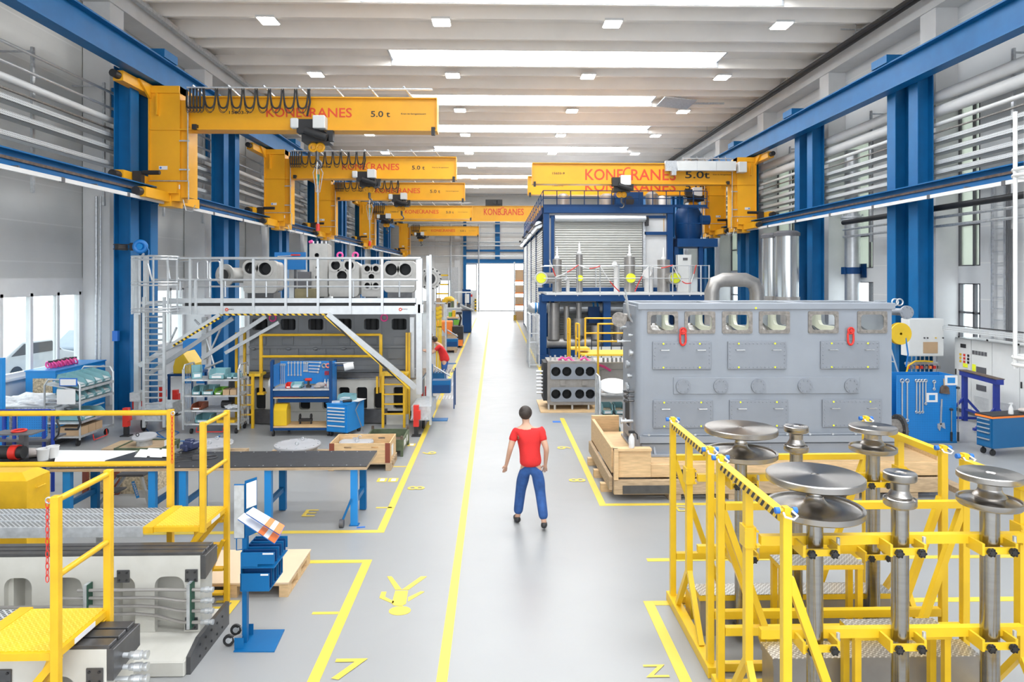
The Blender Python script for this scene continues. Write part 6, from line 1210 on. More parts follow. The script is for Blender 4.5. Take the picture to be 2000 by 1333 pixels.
solo('rusty_block', MB().box(ax(578, 17.5), ax(618, 17.5), 17.4, 17.7, 3.061, az(564, 17.5, 600)), mat('olive_brown_block', (.20, .17, .09), .6, 0, .2), 'brown steel block standing between the pale castings', 'block')
solo('grey_box', MB().box(ax(580, 17.7), ax(603, 17.7), 17.75, 17.95, 3.061, az(531, 17.7, 600)), GREYP, 'grey flat box behind the brown steel block', 'box')
for px in (664, 694): x, z = at(px, 499, YC1 + .1); solo('pink_lifting_ring', MB().torus((x, YC1 + .1, z), .07, .025, (0, 1, 0), 16), PINK, 'pink lifting ring on top of the %s' % ('triangle-bored casting' if px == 664 else 'middle casting, right-hand one'), 'ring')
YT = 20.2; x0, x1 = ax(536, YT), ax(597, YT); z0, z1 = az(527, YT, 565), az(493, YT, 565); t = thing('raised_tool_board', 'blue tool board on a tall post behind the pale castings', 'tool board', ((x0 + x1) / 2, YT, 0)); prt('panel', PEG, t, (x0, x1, YT, YT + .03, z0, z1)); prt('post', GREYP, t, (x1 - .35, x1 - .28, YT + .031, YT + .09, 0, z0 + .2))
m = MB(); m.bar((x0 + .1, YT - .02, z1 - .12), (x1 - .4, YT - .02, z1 - .1), .02, .03, (0, 1, 0)); m.build('long_tool', GALV, t); prt('red_handle', RED, t, (x1 - .42, x1 - .15, YT - .05, YT - .005, z1 - .1, z1 - .06))
# blue hose reel on the first column
x, z = at(274, 482, 18.0); t = thing('hose_reel', 'bright blue air hose reel clamped to the first left column', 'reel', (x, 18.0, z - .17)); MB().torus((x, 18, z), .13, .06, (.3, -1, 0), 24, 10).build('drum', CABL, t); MB().cyl((x, 17.95, z), (x, 18.06, z), .08, n=14).build('hub', CAB, t)
m = MB()
for dz in (-.06, .06): m.cyl((x - .75, 18.1, z + dz), (x - .1, 18.1, z + dz), .012, n=6)
m.box(x - .3, x - .1, 18.05, 18.15, z - .1, z + .1); m.box(-9.95, -9.85, 18.1, 18.555, z - .08, z + .08); m.build('bracket', BLACK, t); MB().tube([(x + .1, 18, z + .1), (x + .22, 18, z - .1), (x + .2, 18, z - .5)], .014, 6).build('hose', CABL, t); MB().cyl((x + .12, 17.95, z - .18), (x + .02, 17.95, z - .32), .03, n=8).build('nozzle', ALU, t)

# ================================================================ tool bench on wheels and blue cabinet
WY = 15.7; wx = lambda px: ax(px, WY); wz = lambda py: az(py, WY, 590)
t = WB = thing('tool_bench', 'wheeled navy tool bench with pegboard back in front of the dark engine block', 'workbench', (wx(592), WY, 0))
for px in (531, 646): prt('upright', NAVY, t, (wx(px) - .03, wx(px) + .03, WY - .03, WY + .03, .12, wz(706)))
for px in (533, 655): prt('rear_upright', NAVY, t, (ax(px, WY + .6) - .03, ax(px, WY + .6) + .03, WY + .57, WY + .63, .12, az(703, WY + .6, 590)))
prt('pegboard', PEG, t, (wx(534), wx(645), WY + .50, WY + .53, wz(757), wz(711))); prt('side_board', PEGY, t, (wx(645), wx(645) + .03, WY + .05, WY + .5, wz(790), wz(712))); prt('side_board', PEGY, t, (wx(531.5), wx(531.5) + .02, WY + .05, WY + .5, wz(757), wz(714)))
prt('worktop', GALV, t, (wx(533), wx(646), WY - .02, WY + .5, wz(763), wz(760))); prt('apron', NAVY, t, (wx(533), wx(646), WY - .0, WY + .02, wz(775), wz(763.5))); prt('middle_shelf', WOOD, t, (wx(533), wx(646), WY, WY + .5, wz(779), wz(777))); prt('lower_apron', NAVY, t, (wx(540), wx(646), WY + .1, WY + .12, wz(788), wz(779.5))); prt('bottom_shelf', WOOD, t, (wx(533), wx(650), WY, WY + .55, wz(836), wz(833))); prt('bottom_frame', NAVY, t, (wx(531), wx(650), WY - .01, WY + .56, wz(841), wz(836.3)))
for px, dy in ((534, .0), (552, .5), (636, .5), (641, .02)): x = wx(px); m = MB().cyl((x - .02, WY + dy, .06), (x + .02, WY + dy, .06), .06, n=14); m.bar((x, WY + dy, .06), (x, WY + dy, .16), .04); m.build('castor', BLACK, t)
ty = WY + .48
for i, px in enumerate((536, 539.5, 543, 551, 557, 563.5, 570, 576, 582.5, 586, 589)):
    m = MB(); h = (760 - 718) if i < 3 else (739 - 714 if i < 8 else 731 - 714); wrench(m, wx(px) if i > 2 else wx(px), wz((718 if i < 3 else 714) + h), wz(718 if i < 3 else 714), ty - .0, .008, .018); solo('combination_spanner', m, ALU, '%s spanner from the left on the navy tool bench pegboard' % (ORD + ['eleventh'])[i], 'spanner', 'spanners on the tool bench')
for i, py in enumerate((713, 720, 726, 732)):
    m = MB().bar((wx(592 + (i > 1) * 0), ty, wz(py)), (wx(615 - i * 1.5), ty, wz(py + 1)), .02, .03, (0, 1, 0)); m.cyl((wx(615 - i * 1.5), ty - .02, wz(py + 1)), (wx(615 - i * 1.5), ty + .01, wz(py + 1)), .025, n=8); solo('ratchet', m, ALU, '%s horizontal ratchet from the top on the tool bench pegboard' % ORD[i], 'ratchet', 'ratchets on the tool bench')
for px, mm, nn in ((623, STAIN, 'grey'), (631, mat('tape_salmon', (.75, .2, .15), .5), 'red')): solo('tape_roll', MB().torus((wx(px), ty - .02, wz(720)), .045, .018, (0, 1, 0), 18), mm, '%s tape roll hanging on the tool bench pegboard' % nn, 'tape roll')
for i, px in enumerate((625, 628, 631)): solo('screwdriver', MB().cyl((wx(px), ty, wz(739)), (wx(px), ty, wz(731)), .012, n=8), RED, '%s red screwdriver handle on the tool bench pegboard' % ORD[i], 'screwdriver', 'screwdrivers on the tool bench')
solo('spirit_level', MB().bar((wx(639), ty - .03, wz(727)), (wx(644), ty - .03, wz(756)), .03, .04, (0, 1, 0)), CAB, 'light blue level leaning at the right end of the tool bench pegboard', 'level')
wt = wz(760) + .001
bin_((wx(560), WY + .2, wt), .13, .25, .11, .1, RED, 'small red bin on the tool bench worktop', None); bin_((wx(576), WY + .2, wt), .24, .25, .12, .0, TEAL, 'teal bin on the tool bench worktop', FOIL)
t = thing('cordless_drill', 'red and black cordless drill on the tool bench worktop', 'drill', (wx(598), WY + .2, wt)); prt('battery', BLACK, t, (wx(598) - .05, wx(598) + .05, WY + .15, WY + .25, wt, wt + .05)); prt('grip', BLACK, t, (wx(598) - .02, wx(598) + .02, WY + .17, WY + .22, wt + .05, wt + .15)); MB().cyl((wx(598) - .07, WY + .2, wt + .18), (wx(598) + .07, WY + .2, wt + .18), .035, n=12).build('motor_body', RED, t); MB().cyl((wx(598) - .11, WY + .2, wt + .18), (wx(598) - .07, WY + .2, wt + .18), .018, n=8).build('chuck', DSTEEL, t)
m = MB().sphere((wx(622), WY + .2, wt + .06), .1, 12, 8, (1.2, 1, .6)); m.sphere((wx(617), WY + .12, wt + .03), .07, 10, 6, (1.3, 1, .45)); solo('cloth_rag', m, RAG, 'crumpled rag on the tool bench worktop', 'cloth')
for i, px in enumerate((630, 636)): t = thing('squeeze_bottle', '%s white squeeze bottle on the tool bench worktop' % ('left', 'right')[i], 'bottle', (wx(px), WY + .22, wt), 0, 'squeeze bottles'); MB().lathe([(.001, 0), (.03, 0), (.03, .11), (.012, .14), (.008, .19), (.001, .19)], (wx(px), WY + .22, wt), 12).build('bottle_body', WHITE, t); MB().cyl((wx(px), WY + .22, wt + .03), (wx(px), WY + .22, wt + .08), .0305, n=12).build('red_label', RED if i == 0 else PAPER, t)
t = thing('metal_toolbox', 'long flat red toolbox on the middle shelf of the tool bench', 'toolbox', (wx(560), WY + .2, wz(777))); prt('box_body', RED, t, (wx(536), wx(583), WY + .06, WY + .34, wz(777) + .001, wz(771)), bevel=.01); prt('lid', RED, t, (wx(536), wx(583), WY + .06, WY + .34, wz(771) + .001, wz(769.5)), bevel=.004)
m = MB().box(wx(612), wx(645), WY + .05, WY + .3, wz(777) + .001, wz(777) + .02)
for k in range(8): m.cyl((wx(615 + k * 3.7), WY + .1, wz(777) + .02), (wx(615 + k * 3.7), WY + .1, wz(777) + .07), .014, n=6)
solo('socket_set', m, BLACK, 'black rack of sockets on the middle shelf of the tool bench', 'socket set')
t = thing('waste_bin', 'yellow swing-lid waste bin on the bottom shelf of the tool bench', 'bin', (wx(549), WY + .2, wz(833))); zb0 = wz(833) + .002; prt('bin_body', YG, t, (wx(533), wx(559), WY + .02, WY + .36, zb0, zb0 + .36), bevel=.01); MB().prism([(WY + .02, zb0 + .361), (WY + .36, zb0 + .361), (WY + .28, zb0 + .49), (WY + .12, zb0 + .49)], 'x', wx(533), wx(559)).build('swing_lid', YG, t, .006)
t = thing('roller_support', 'small black roller stand on the bottom shelf of the tool bench', 'roller', (wx(590), WY + .25, zb0)); prt('base', BLACK, t, (wx(578), wx(604), WY + .2, WY + .3, zb0 + .06, zb0 + .12))
for px in (580, 602): prt('leg', BLACK, t, (wx(px) - .015, wx(px) + .015, WY + .22, WY + .28, zb0, zb0 + .06)); MB().torus((wx(px), WY + .25, zb0 + .17), .05, .018, (1, 0, 0), 14).build('roller', BLACK, t)
x, z = at(681, 716, WY + .3); t = thing('paper_roll', 'white paper towel roll on a bracket at the right end of the tool bench', 'paper roll', (x, WY + .3, z - .08)); MB().lathe([(.025, -.11), (.085, -.11), (.085, .11), (.025, .11)], (x, WY + .3, z), 20, (1, .3, .2)).build('roll', PAPER, t); MB().cyl((wx(648), WY + .3, z + .02), (x + .1, WY + .3, z + .02), .012, n=6).build('holder_arm', NAVY, t); MB().cyl((wx(648), WY + .3, z + .08), (x + .12, WY + .3, z + .09), .014, n=6).build('upper_arm', GALV, t)
m = MB()
for k in range(4): m.lathe([(.001, 0), (.03, 0), (.03, .1), (.012, .13), (.001, .15)], (wx(526) - .02 * k, WY + .05 + .1 * k, wz(735) + .0), 10)
solo('spray_can_rack', MB().box(wx(523), wx(530), WY, WY + .4, wz(757), wz(755)), GALV, 'small side rack at the left end of the tool bench', 'rack')
for i, (py, r) in enumerate(((755, .05), (738, .035))): t = thing('spray_bottle', '%s white spray bottle on the left side of the tool bench' % ('lower', 'upper')[i], 'bottle', (wx(525.5), WY + .1, wz(py))); MB().lathe([(.001, 0), (r, 0), (r, .1), (.015, .17), (.012, .2), (.001, .2)], (wx(525.5), WY + .1 + .2 * i, wz(755) + .001 + .0 * i), 12).build('bottle_body', WHITE, t); MB().box(wx(525.5) - .03, wx(525.5) + .03, WY + .08 + .2 * i, WY + .12 + .2 * i, wz(755) + .2, wz(755) + .23).build('trigger', BLACK, t)
# cabinet
c0 = Vector((*fl(637, 853), 0)); c1 = Vector((*fl(675, 857), 0)); u = (c1 - c0).normalized(); u = Vector((math.cos(-.32), math.sin(-.32), 0)); n_ = Vector((-u.y, u.x, 0)); zt_ = az(788, c0.y, 655)
t, q = cab('drawer_cabinet', 'bright blue drawer cabinet on wheels beside the tool bench', c0, u, n_, .53, .78, .11, zt_, 6, CAB, CAB, hd=WHITE)
def onc(a, b): p = q(a, b, zt_ + .001); return p
p = onc(.27, .45); bin_(p, .34, .30, .15, -.32, TEAL, 'teal bin with a yellow label on the bright blue cabinet', FOIL); p = onc(.42, .2); solo('caulking_gun', MB().cyl(p + Vector((-.1, 0, .03)), p + Vector((.1, .05, .04)), .03, n=10), BLACK, 'black tool lying on the bright blue cabinet', 'tool')
p = onc(.46, .55); solo('white_sheet', MB().rbox(p + Vector((0, 0, .004)), (.3, .4, .006), -.3), PAPER, 'white sheet of paper on the bright blue cabinet', 'paper'); p = onc(.15, .15); solo('small_tools', MB().rbox(p + Vector((0, 0, .02)), (.2, .1, .04), .2), GALV, 'small metal parts on the front of the bright blue cabinet', 'tool'); 
p0 = q(.54, .5, zt_ - .02); solo('long_pry_bar', MB().tube([q(.545, .55, zt_ - .03), q(.57, .32, zt_ - .18), q(.60, .62, .02)], .012, 6), STAIN, 'long bent rod leaning on the side of the bright blue cabinet', 'rod')

# ================================================================ crates, covers and pallets in the middle left
def pallet(x0, x1, y0, y1, label, m_=WOODD, z=.144, grp='wooden pallets'):
    t = thing('pallet', label, 'pallet', ((x0 + x1) / 2, (y0 + y1) / 2, 0), 0, grp); n = 5
    for k in range(n): y = y0 + (y1 - y0 - .12) * k / (n - 1); MB().box(x0, x1, y, y + .12, z - .022, z).build('top_board', m_, t)
    for k in range(3):
        x = x0 + (x1 - x0 - .1) * k / 2; MB().box(x, x + .1, y0, y1, z - .044, z - .0225).build('stringer', m_, t)
        for j in range(3): y = y0 + (y1 - y0 - .14) * j / 2; MB().box(x, x + .1, y, y + .14, .022, z - .0445).build('block', m_, t)
        MB().box(x, x + .1, y0, y1, 0, .0215).build('bottom_board', m_, t)
    return t
p0 = fl(641, 921); X0_ = p0[0]; X1_ = fl(763, 921)[0]; Yc0 = p0[1]
pallet(X0_, X1_, Yc0, Yc0 + .8, 'pallet under the pale wooden crate with a grey lid')
def crate_open(name, x0, x1, y0, y1, z0, z1, m_, label, th=.02, corner=None, handles=False):
    t = thing(name, label, 'crate', ((x0 + x1) / 2, (y0 + y1) / 2, z0))
    for nm, yy in (('front_wall', y0), ('rear_wall', y1 - th)):
        hs = [rr(x0 + (x1 - x0) * q, z1 - .08, .14, .035, .016) for q in (.3, .75)] if handles else []
        MB().plate([(x0, z0), (x1, z0), (x1, z1), (x0, z1)], hs, 'y', yy, yy + th).build(nm, m_, t)
    for nm, xx in (('left_wall', x0), ('right_wall', x1 - th)): MB().box(xx, xx + th, y0 + th, y1 - th, z0, z1).build(nm, m_, t)
    MB().box(x0 + th, x1 - th, y0 + th, y1 - th, z0, z0 + .02).build('floor_board', m_, t)
    if corner:
        for xx in (x0 - .004, x1 - .09): MB().box(xx, xx + .094, y0 - .006, y0 - .001, z0, z1 + .004).build('corner_strip', corner, t)
    return t
zt_ = az(867, Yc0, 700); crate_open('wooden_crate', X0_ + .02, X1_ - .02, Yc0 + .01, Yc0 + .79, .145, zt_, WOOD, 'pale wooden crate with brown corners holding a grey round lid', corner=mat('brown_corner_strip', (.22, .05, .025), .6), handles=True)
m = MB().box(X1_ - .019, X1_ - .015, Yc0 + .2, Yc0 + .4, .22, .42); solo('crate_label', m, PAPER, 'white and pink label on the side of the pale wooden crate', 'label')
LIDG = mat('lid_grey_paint', (.42, .42, .44), .5)
def lid(px, py, rpx, zc, label, m_=CAST, legs=0.0, tilt=(0, 0, 1)):  # loose round grey lid; there is no manhole here
    x, y = fl(px, py, zc); r = rpx * y / F; t = thing('round_lid', label, 'cover', (x, y, zc - .05), 0, 'grey round lids')
    d = MB().lathe([(.001, 0), (r * .98, 0), (r, -.012), (r, -.035), (r * .98, -.05), (.001, -.05)], (x, y, zc), 44, tilt).build('disc', LIDG, t)
    for k in range(14): a = k * PI / 7; MB().cyl((x + r * .9 * math.cos(a), y + r * .9 * math.sin(a), zc + .001), (x + r * .9 * math.cos(a), y + r * .9 * math.sin(a), zc + .012), .014, n=6).build('bolt', GALV, t)
    for s_ in (-.3, .55): MB().torus((x + .03, y + r * s_, zc + .035), .032, .009, (0, 1, .3), 14, 6).build('eye_bolt', ALU, t)
    if legs > 0: MB().cyl((x, y, zc - .05 - legs), (x, y, zc - .0505), r * .85, n=28).build('collar', GALV, t)
    return x, y, r
xm = (X0_ + X1_) / 2
lid(696, 862, 33, .42, 'grey round lid lying inside the pale wooden crate', legs=.25)
x, y, r = lid(581, 867, 44, .36, 'large grey round lid on the pallet behind the black bench, right-hand one', legs=.16); pallet(x - .6, x + .6, y - .42, y + .42, 'pallet under the right-hand large grey lid')
x, y, r = lid(412, 865, 41, .36, 'large grey round lid behind the black bench vice, left-hand one', legs=.16); pallet(x - .6, x + .6, y - .42, y + .42, 'pallet under the left-hand large grey lid')
# green crates
x0, y0 = fl(738, 893); x1 = fl(787, 893)[0]; t = crate_open('steel_crate', x0 - .3, x1, y0, y0 + 1.0, .12, az(838, y0 + 1.0, 760) + .0, OLIVE, 'rusty green steel stacking crate behind the pale wooden crate', .03); z_ = az(838, y0 + 1.0, 760)
for xx in (x0 - .3, x1 - .05):
    for yy in (y0, y0 + .95): MB().box(xx, xx + .05, yy, yy + .05, 0, .119).build('foot', OLIVE, t); MB().box(xx, xx + .05, yy, yy + .05, z_ + .001, z_ + .07).build('corner_horn', RUST, t)
MB().box(x0 - .26, x1 - .04, y0 + .04, y0 + .96, .145, .18).build('rusty_liner', RUST, t); prt('paper_label', PAPER, t, (x1 + .001, x1 + .005, y0 + .15, y0 + .4, z_ * .5, z_ * .85), (x1 + .001, x1 + .005, y0 + .55, y0 + .7, z_ * .5, z_ * .85))
Yg = 13.9; t = crate_open('steel_crate', ax(222, Yg), ax(316, Yg), Yg, Yg + .8, .1, az(876, Yg, 270), OLIVE, 'green steel crate with a grey lid inside, left of the black bench vice', .03)
for px in (224, 314):
    for yy in (Yg + .03, Yg + .75): MB().box(ax(px, Yg) - .02, ax(px, Yg) + .02, yy - .02, yy + .02, 0, .099).build('foot', OLIVE, t)
MB().box(ax(250, Yg) - .6 + .05, ax(316, Yg) - .05, Yg + .04, Yg + .76, .125, .17).build('wood_liner', WOODD, t)
prt('paper_label', PAPER, t, (ax(316, Yg) + .001, ax(316, Yg) + .006, Yg + .1, Yg + .25, .2, .32)); x_, y_ = ax(282, Yg + .35), Yg + .35
t = thing('round_lid', 'small grey round lid leaning in the green steel crate', 'cover', (x_, y_, .3), 0); MB().lathe([(.001, 0), (.23, 0), (.23, -.03), (.001, -.03)], (x_, y_, .36), 32, (0, -.15, 1)).build('disc', LIDG, t); MB().cyl((x_, y_, .17), (x_, y_, .325), .15, n=20).build('collar', GALV, t); MB().torus((x_ - .1, y_ - .08, .40), .03, .009, (0, 1, 0)).build('eye_bolt', BLACK, t)
# small parts: blue air hose on the floor
m = MB(); P = [fl(px, py, .012) for px, py in ((284, 835), (295, 850), (330, 858), (350, 845), (330, 838), (305, 845), (330, 862), (400, 862), (430, 852))]; solo('air_hose', MB().tube([(x, y, .012) for x, y in P], .01, 6), CABL, 'thin blue air hose looping over the floor by the scaffold ladder', 'hose')
x, y = fl(705, 1031); solo('blue_scrap', MB().rbox((x, y, .004), (.12, .04, .006), .2), BTAPE, 'small blue scrap on the floor by the bench leg', 'scrap')

# ================================================================ long benches
def bench(px0, px1, label, legs, back_right=None, top=BTOP):
    Yf = fl(697, 1028)[1]; Yb = Yf + .85; zt_ = .885; x0, x1 = at(px0, 910, Yf)[0], at(px1, 910, Yf)[0]
    t = thing('workbench', label, 'workbench', ((x0 + x1) / 2, Yf + .4, 0)); MB().box(x0, x1, Yf - .04, Yb, zt_ - .012, zt_).build('top_sheet', top, t); MB().box(x0, x1, Yf - .038, Yb - .002, zt_ - .055, zt_ - .0125).build('tabletop', WOODD, t)
    m = MB()
    for k in range(14): m.cyl((x0 + .1 + k * (x1 - x0 - .2) / 13, Yf + .02, zt_), (x0 + .1 + k * (x1 - x0 - .2) / 13, Yf + .02, zt_ + .003), .01, n=6); m.cyl((x0 + .1 + k * (x1 - x0 - .2) / 13, Yb - .06, zt_), (x0 + .1 + k * (x1 - x0 - .2) / 13, Yb - .06, zt_ + .003), .01, n=6)
    m.build('screw', GALV, t)
    for px in legs:
        X = ax(px, Yf)
        for y in (Yf, Yb - .18): MB().box(X - .05, X + .05, y, y + .08, 0.01, zt_ - .056).build('leg', CAB if y == Yf else BLUE, t)
        MB().box(X - .03, X + .03, Yf + .08, Yb - .18, .3, .37).build('leg_tie', BLUE, t); MB().box(X - .07, X + .07, Yf - .01, Yf + .1, 0, .0099).build('foot', BLUE, t)
    return Yf, Yb, zt_
YBf, YBb, zB = bench(335, 717, 'long black-topped workbench with blue legs beside the aisle', (356, 523, 691)); bench(100, 334, 'workbench with blue legs covered in white paper, behind the walkway railing', (130, 296))
x = ax(684, YBf); t = thing('bench_roller', 'lowering wheel on the end leg of the black bench', 'wheel', (x - .12, YBf - .02, 0)); MB().cyl((x - .14, YBf - .06, .06), (x - .08, YBf - .06, .06), .06, n=16).build('wheel', GREYP, t); MB().bar((x - .11, YBf - .05, .08), (x + .02, YBf - .02, .4), .03).build('lever', BLUE, t)
zz = zB + .001
P = lambda px, py: fl(px, py, zz)
def sheet(pts, label, m_=PAPER, h=.002, name='paper_sheet', cat='paper', z0=0): return solo(name, MB().prism([fl(a, b, zz) for a, b in pts], 'z', zz + z0, zz + z0 + h), m_, label, cat)
sheet(((112, 880), (270, 881), (206, 900), (196, 911), (104, 911)), 'large white paper spread over the left workbench'); sheet(((206, 900), (232, 893), (318, 896), (322, 911), (197, 911)), 'black rubber mat on the left workbench', BTOP, .004, 'rubber_mat', 'mat')
for i, (a, b) in enumerate(((262, 886), (278, 884), (292, 887), (305, 886))): sheet(((a, b + 8), (a + 12, b - 7), (a + 34, b - 6), (a + 24, b + 9)), '%s loose sheet from the left on the workbench papers' % ORD[i], h=.002, z0=.006 + .003 * i)
x, y = P(372, 884); t = thing('bench_vice', 'dark blue bench vice on the black workbench', 'vice', (x, y, zz)); prt('base', DSTEEL, t, (x - .1, x + .1, y - .08, y + .1, zz, zz + .04)); VD = mat('dark_vice_paint', (.02, .03, .09), .4); MB().rbox((x, y, zz + .10), (.14, .34, .11), -.3).build('body', VD, t, .02); MB().rbox((x + .02, y - .13, zz + .15), (.16, .06, .10), -.3).build('jaw', VD, t, .01); MB().rbox((x - .02, y + .02, zz + .18), (.12, .10, .05), -.3).build('anvil', VD, t, .01); MB().cyl((x - .04, y - .2, zz + .09), (x - .1, y - .36, zz + .07), .02, n=8).build('screw', STEEL, t); MB().cyl((x - .2, y - .32, zz + .08), (x + .0, y - .38, zz + .08), .01, n=6).build('lever', STEEL, t)
for i in range(5): x, y = P(352 + i * 5, 903 - i * 3.5); solo('steel_bar', MB().rbox((x, y, zz + .012), (.30, .025, .022), .35), DSTEEL, '%s dark steel bar from the front on the black workbench' % ORD[i], 'steel bar', 'steel bars on the bench')
x, y = P(386, 897); solo('steel_block', MB().rbox((x, y, zz + .03), (.14, .1, .055), .3), DSTEEL, 'dark steel block beside the bars on the black workbench', 'block'); x, y = P(412, 894); solo('steel_ring', MB().torus((x, y, zz + .008), .09, .008, (0, 0, 1), 26), DSTEEL, 'thin steel ring lying on the black workbench', 'ring')
for i, px in enumerate((84, 103)):
    x, y = P(px, 899 - 5 * i); t = thing('bucket', '%s white plastic bucket on the left workbench' % ('left', 'right')[i], 'bucket', (x, y, zz), 0, 'white buckets'); MB().lathe([(.001, 0), (.07, 0), (.085, .16), (.09, .165), (.09, .175), (.08, .175), (.066, .01), (.001, .01)], (x, y, zz), 22).build('bucket_body', WHITE, t)
x, y = P(60, 893)
bench_l = None
t = thing('workbench', 'left-most workbench end with vice behind the walkway railing', 'workbench', (ax(40, 10.4), 10.4, 0)); prt('tabletop', BTOP, t, (ax(-60, 10.4), ax(97, 10.4) - .02, YBf - .04, YBb, zB - .055, zB)); prt('leg', CAB, t, (ax(60, 10), ax(60, 10) + .1, YBf, YBf + .08, 0, zB - .056)); prt('leg', CAB, t, (ax(60, 10), ax(60, 10) + .1, YBb - .15, YBb - .07, 0, zB - .056)) 
m = MB().sphere((x, y, zz + .06), .14, 12, 8, (1.3, .9, .5)); m.sphere((x + .12, y + .05, zz + .05), .1, 12, 8, (1.3, .9, .5)); solo('cloth_rag', m, RAG, 'heap of beige rags on the left workbench', 'cloth')
x, y = P(30, 905); t = thing('polishing_machine', 'black and red bench tool at the left end of the workbench', 'machine', (x, y, zz)); prt('base', BLACK, t, (x - .2, x + .12, y - .12, y + .12, zz, zz + .05)); MB().cyl((x - .05, y, zz + .16), (x + .05, y, zz + .16), .11, n=20).build('red_ring', RED, t); MB().cyl((x - .25, y, zz + .16), (x - .051, y, zz + .16), .10, n=20).build('housing', BLACK, t); MB().cyl((x + .051, y, zz + .16), (x + .13, y, zz + .16), .09, n=20).build('end_cap', BLACK, t); prt('column', GREYP, t, (x - .02, x + .06, y + .1, y + .2, zz, zz + .45)); MB().torus((x + .02, y + .05, zz + .47), .09, .015, (0, 0, 1)).build('hand_wheel', RED, t); MB().box(x - .3, x + .3, y - .1, y + .2, zz + .43, zz + .45).build('table_plate', GREYP, t)
# blue tool trolley with pegboard behind
Yt = 11.6; tx = lambda px: ax(px, Yt); tz = lambda py: az(py, Yt, 50); t = thing('tool_trolley', 'blue tubular tool trolley with pegboard sides behind the left workbench', 'trolley', (tx(40), Yt, 0))
for px in (8, 28, 86, 103): MB().cyl((tx(px), Yt, .05), (tx(px), Yt, tz(801)), .03, n=8).build('post', mat('trolley_blue_%d' % px, (.01, .04, .28), .4), t)
MB().cyl((tx(-40), Yt, tz(803)), (tx(98), Yt, tz(803)), .03, n=8).build('top_tube', MN, t); prt('pegboard', PEG, t, (tx(-40), tx(13), Yt + .03, Yt + .06, tz(855), tz(811)), (tx(32), tx(88), Yt + .03, Yt + .06, tz(855), tz(811))); prt('shelf', GREYP, t, (tx(-40), tx(100), Yt - .1, Yt + .4, tz(861), tz(857))); prt('lower_shelf', GREYP, t, (tx(-40), tx(100), Yt, Yt + .5, .35, .38))
m = MB().tube([(tx(104), Yt, tz(862)), (tx(114), Yt, tz(850)), (tx(116), Yt, tz(835)), (tx(110), Yt, tz(822))], .015, 6); m.tube([(tx(120), Yt + .1, tz(842)), (tx(145), Yt + .1, tz(842)), (tx(150), Yt + .1, tz(830)), (tx(146), Yt + .1, tz(816))], .02, 6); m.build('cable', BLACK, t)
# aluminium step stool
Ys = 10.95; x = ax(250, Ys); t = thing('step_stool', 'folding aluminium step stool under the left workbench', 'step stool', (x, Ys, 0)); zs_ = az(925, Ys, 262); MB().rbox((x + .1, Ys, zs_), (.42, .28, .03)).build('platform', GREYP, t)
for dx, dx2 in ((-.08, -.42), (.28, .42)):
    for dy in (-.14, .14): MB().bar((x + dx, Ys + dy, zs_ - .02), (x + dx2, Ys + dy, 0.01), .03, .06, (0, 1, 0)).build('leg', ALU, t)
MB().rbox((x - .22, Ys, zs_ * .5), (.26, .26, .02)).build('step', GREYP, t); MB().rbox((x + .37, Ys - .155, .25), (.3, .01, .12), 0, 0, -.0).build('side_plate', GALV, t)
MB().bar((x + .16, Ys - .162, zs_ - .08), (x + .24, Ys - .162, zs_ - .34), .05, .004, (0, 1, 0)).build('blue_label', CAB, t); text('brand_lettering', 'ZARGES', PAPER, (x + .155, Ys - .166, zs_ - .1), .22, .03, (PI / 2, math.radians(72), 0), t)
solo('chipboard_crate', MB().box(ax(165, 11.6), ax(300, 11.6), 11.6, 12.3, 0, .5), OSB, 'chipboard crate under the left workbench', 'crate')
mb_ = mat('red_brown_batten', (.20, .05, .03), .6)
for px in (168, 228, 296): MB().box(ax(px, 11.58) - .04, ax(px, 11.58) + .04, 11.54, 11.598, 0, .5).build('batten', mb_, bpy.data.objects['chipboard_crate'])
# yellow waste container
Yw = 8.75; xw = ax(52, Yw); xw0 = xw - 1.0; t = thing('waste_container', 'large yellow waste container behind the grating walkway', 'bin', (xw - .5, Yw + .4, 0)); zc_ = az(941, Yw, 50)
prt('body', YP, t, (xw0, xw, Yw, Yw + .45, .02, zc_)); v = [(xw0, Yw, zc_), (xw, Yw, zc_), (xw, Yw + .45, zc_), (xw0, Yw + .45, zc_), (xw0 + .14, Yw + .12, zc_ + .08), (xw - .14, Yw + .12, zc_ + .08), (xw - .14, Yw + .4, zc_ + .08), (xw0 + .14, Yw + .4, zc_ + .08)]
MB().add([(a, b, c + .002) for a, b, c in v], [(0, 3, 2, 1), (4, 5, 6, 7), (0, 1, 5, 4), (1, 2, 6, 5), (2, 3, 7, 6), (3, 0, 4, 7)]).build('sloped_lid', YP, t); MB().tube([(xw + .01, Yw + .15, zc_ - .12), (xw + .04, Yw + .15, zc_ - .12), (xw + .04, Yw + .3, zc_ - .12), (xw + .01, Yw + .3, zc_ - .12)], .008, 6).build('handle', YP, t)

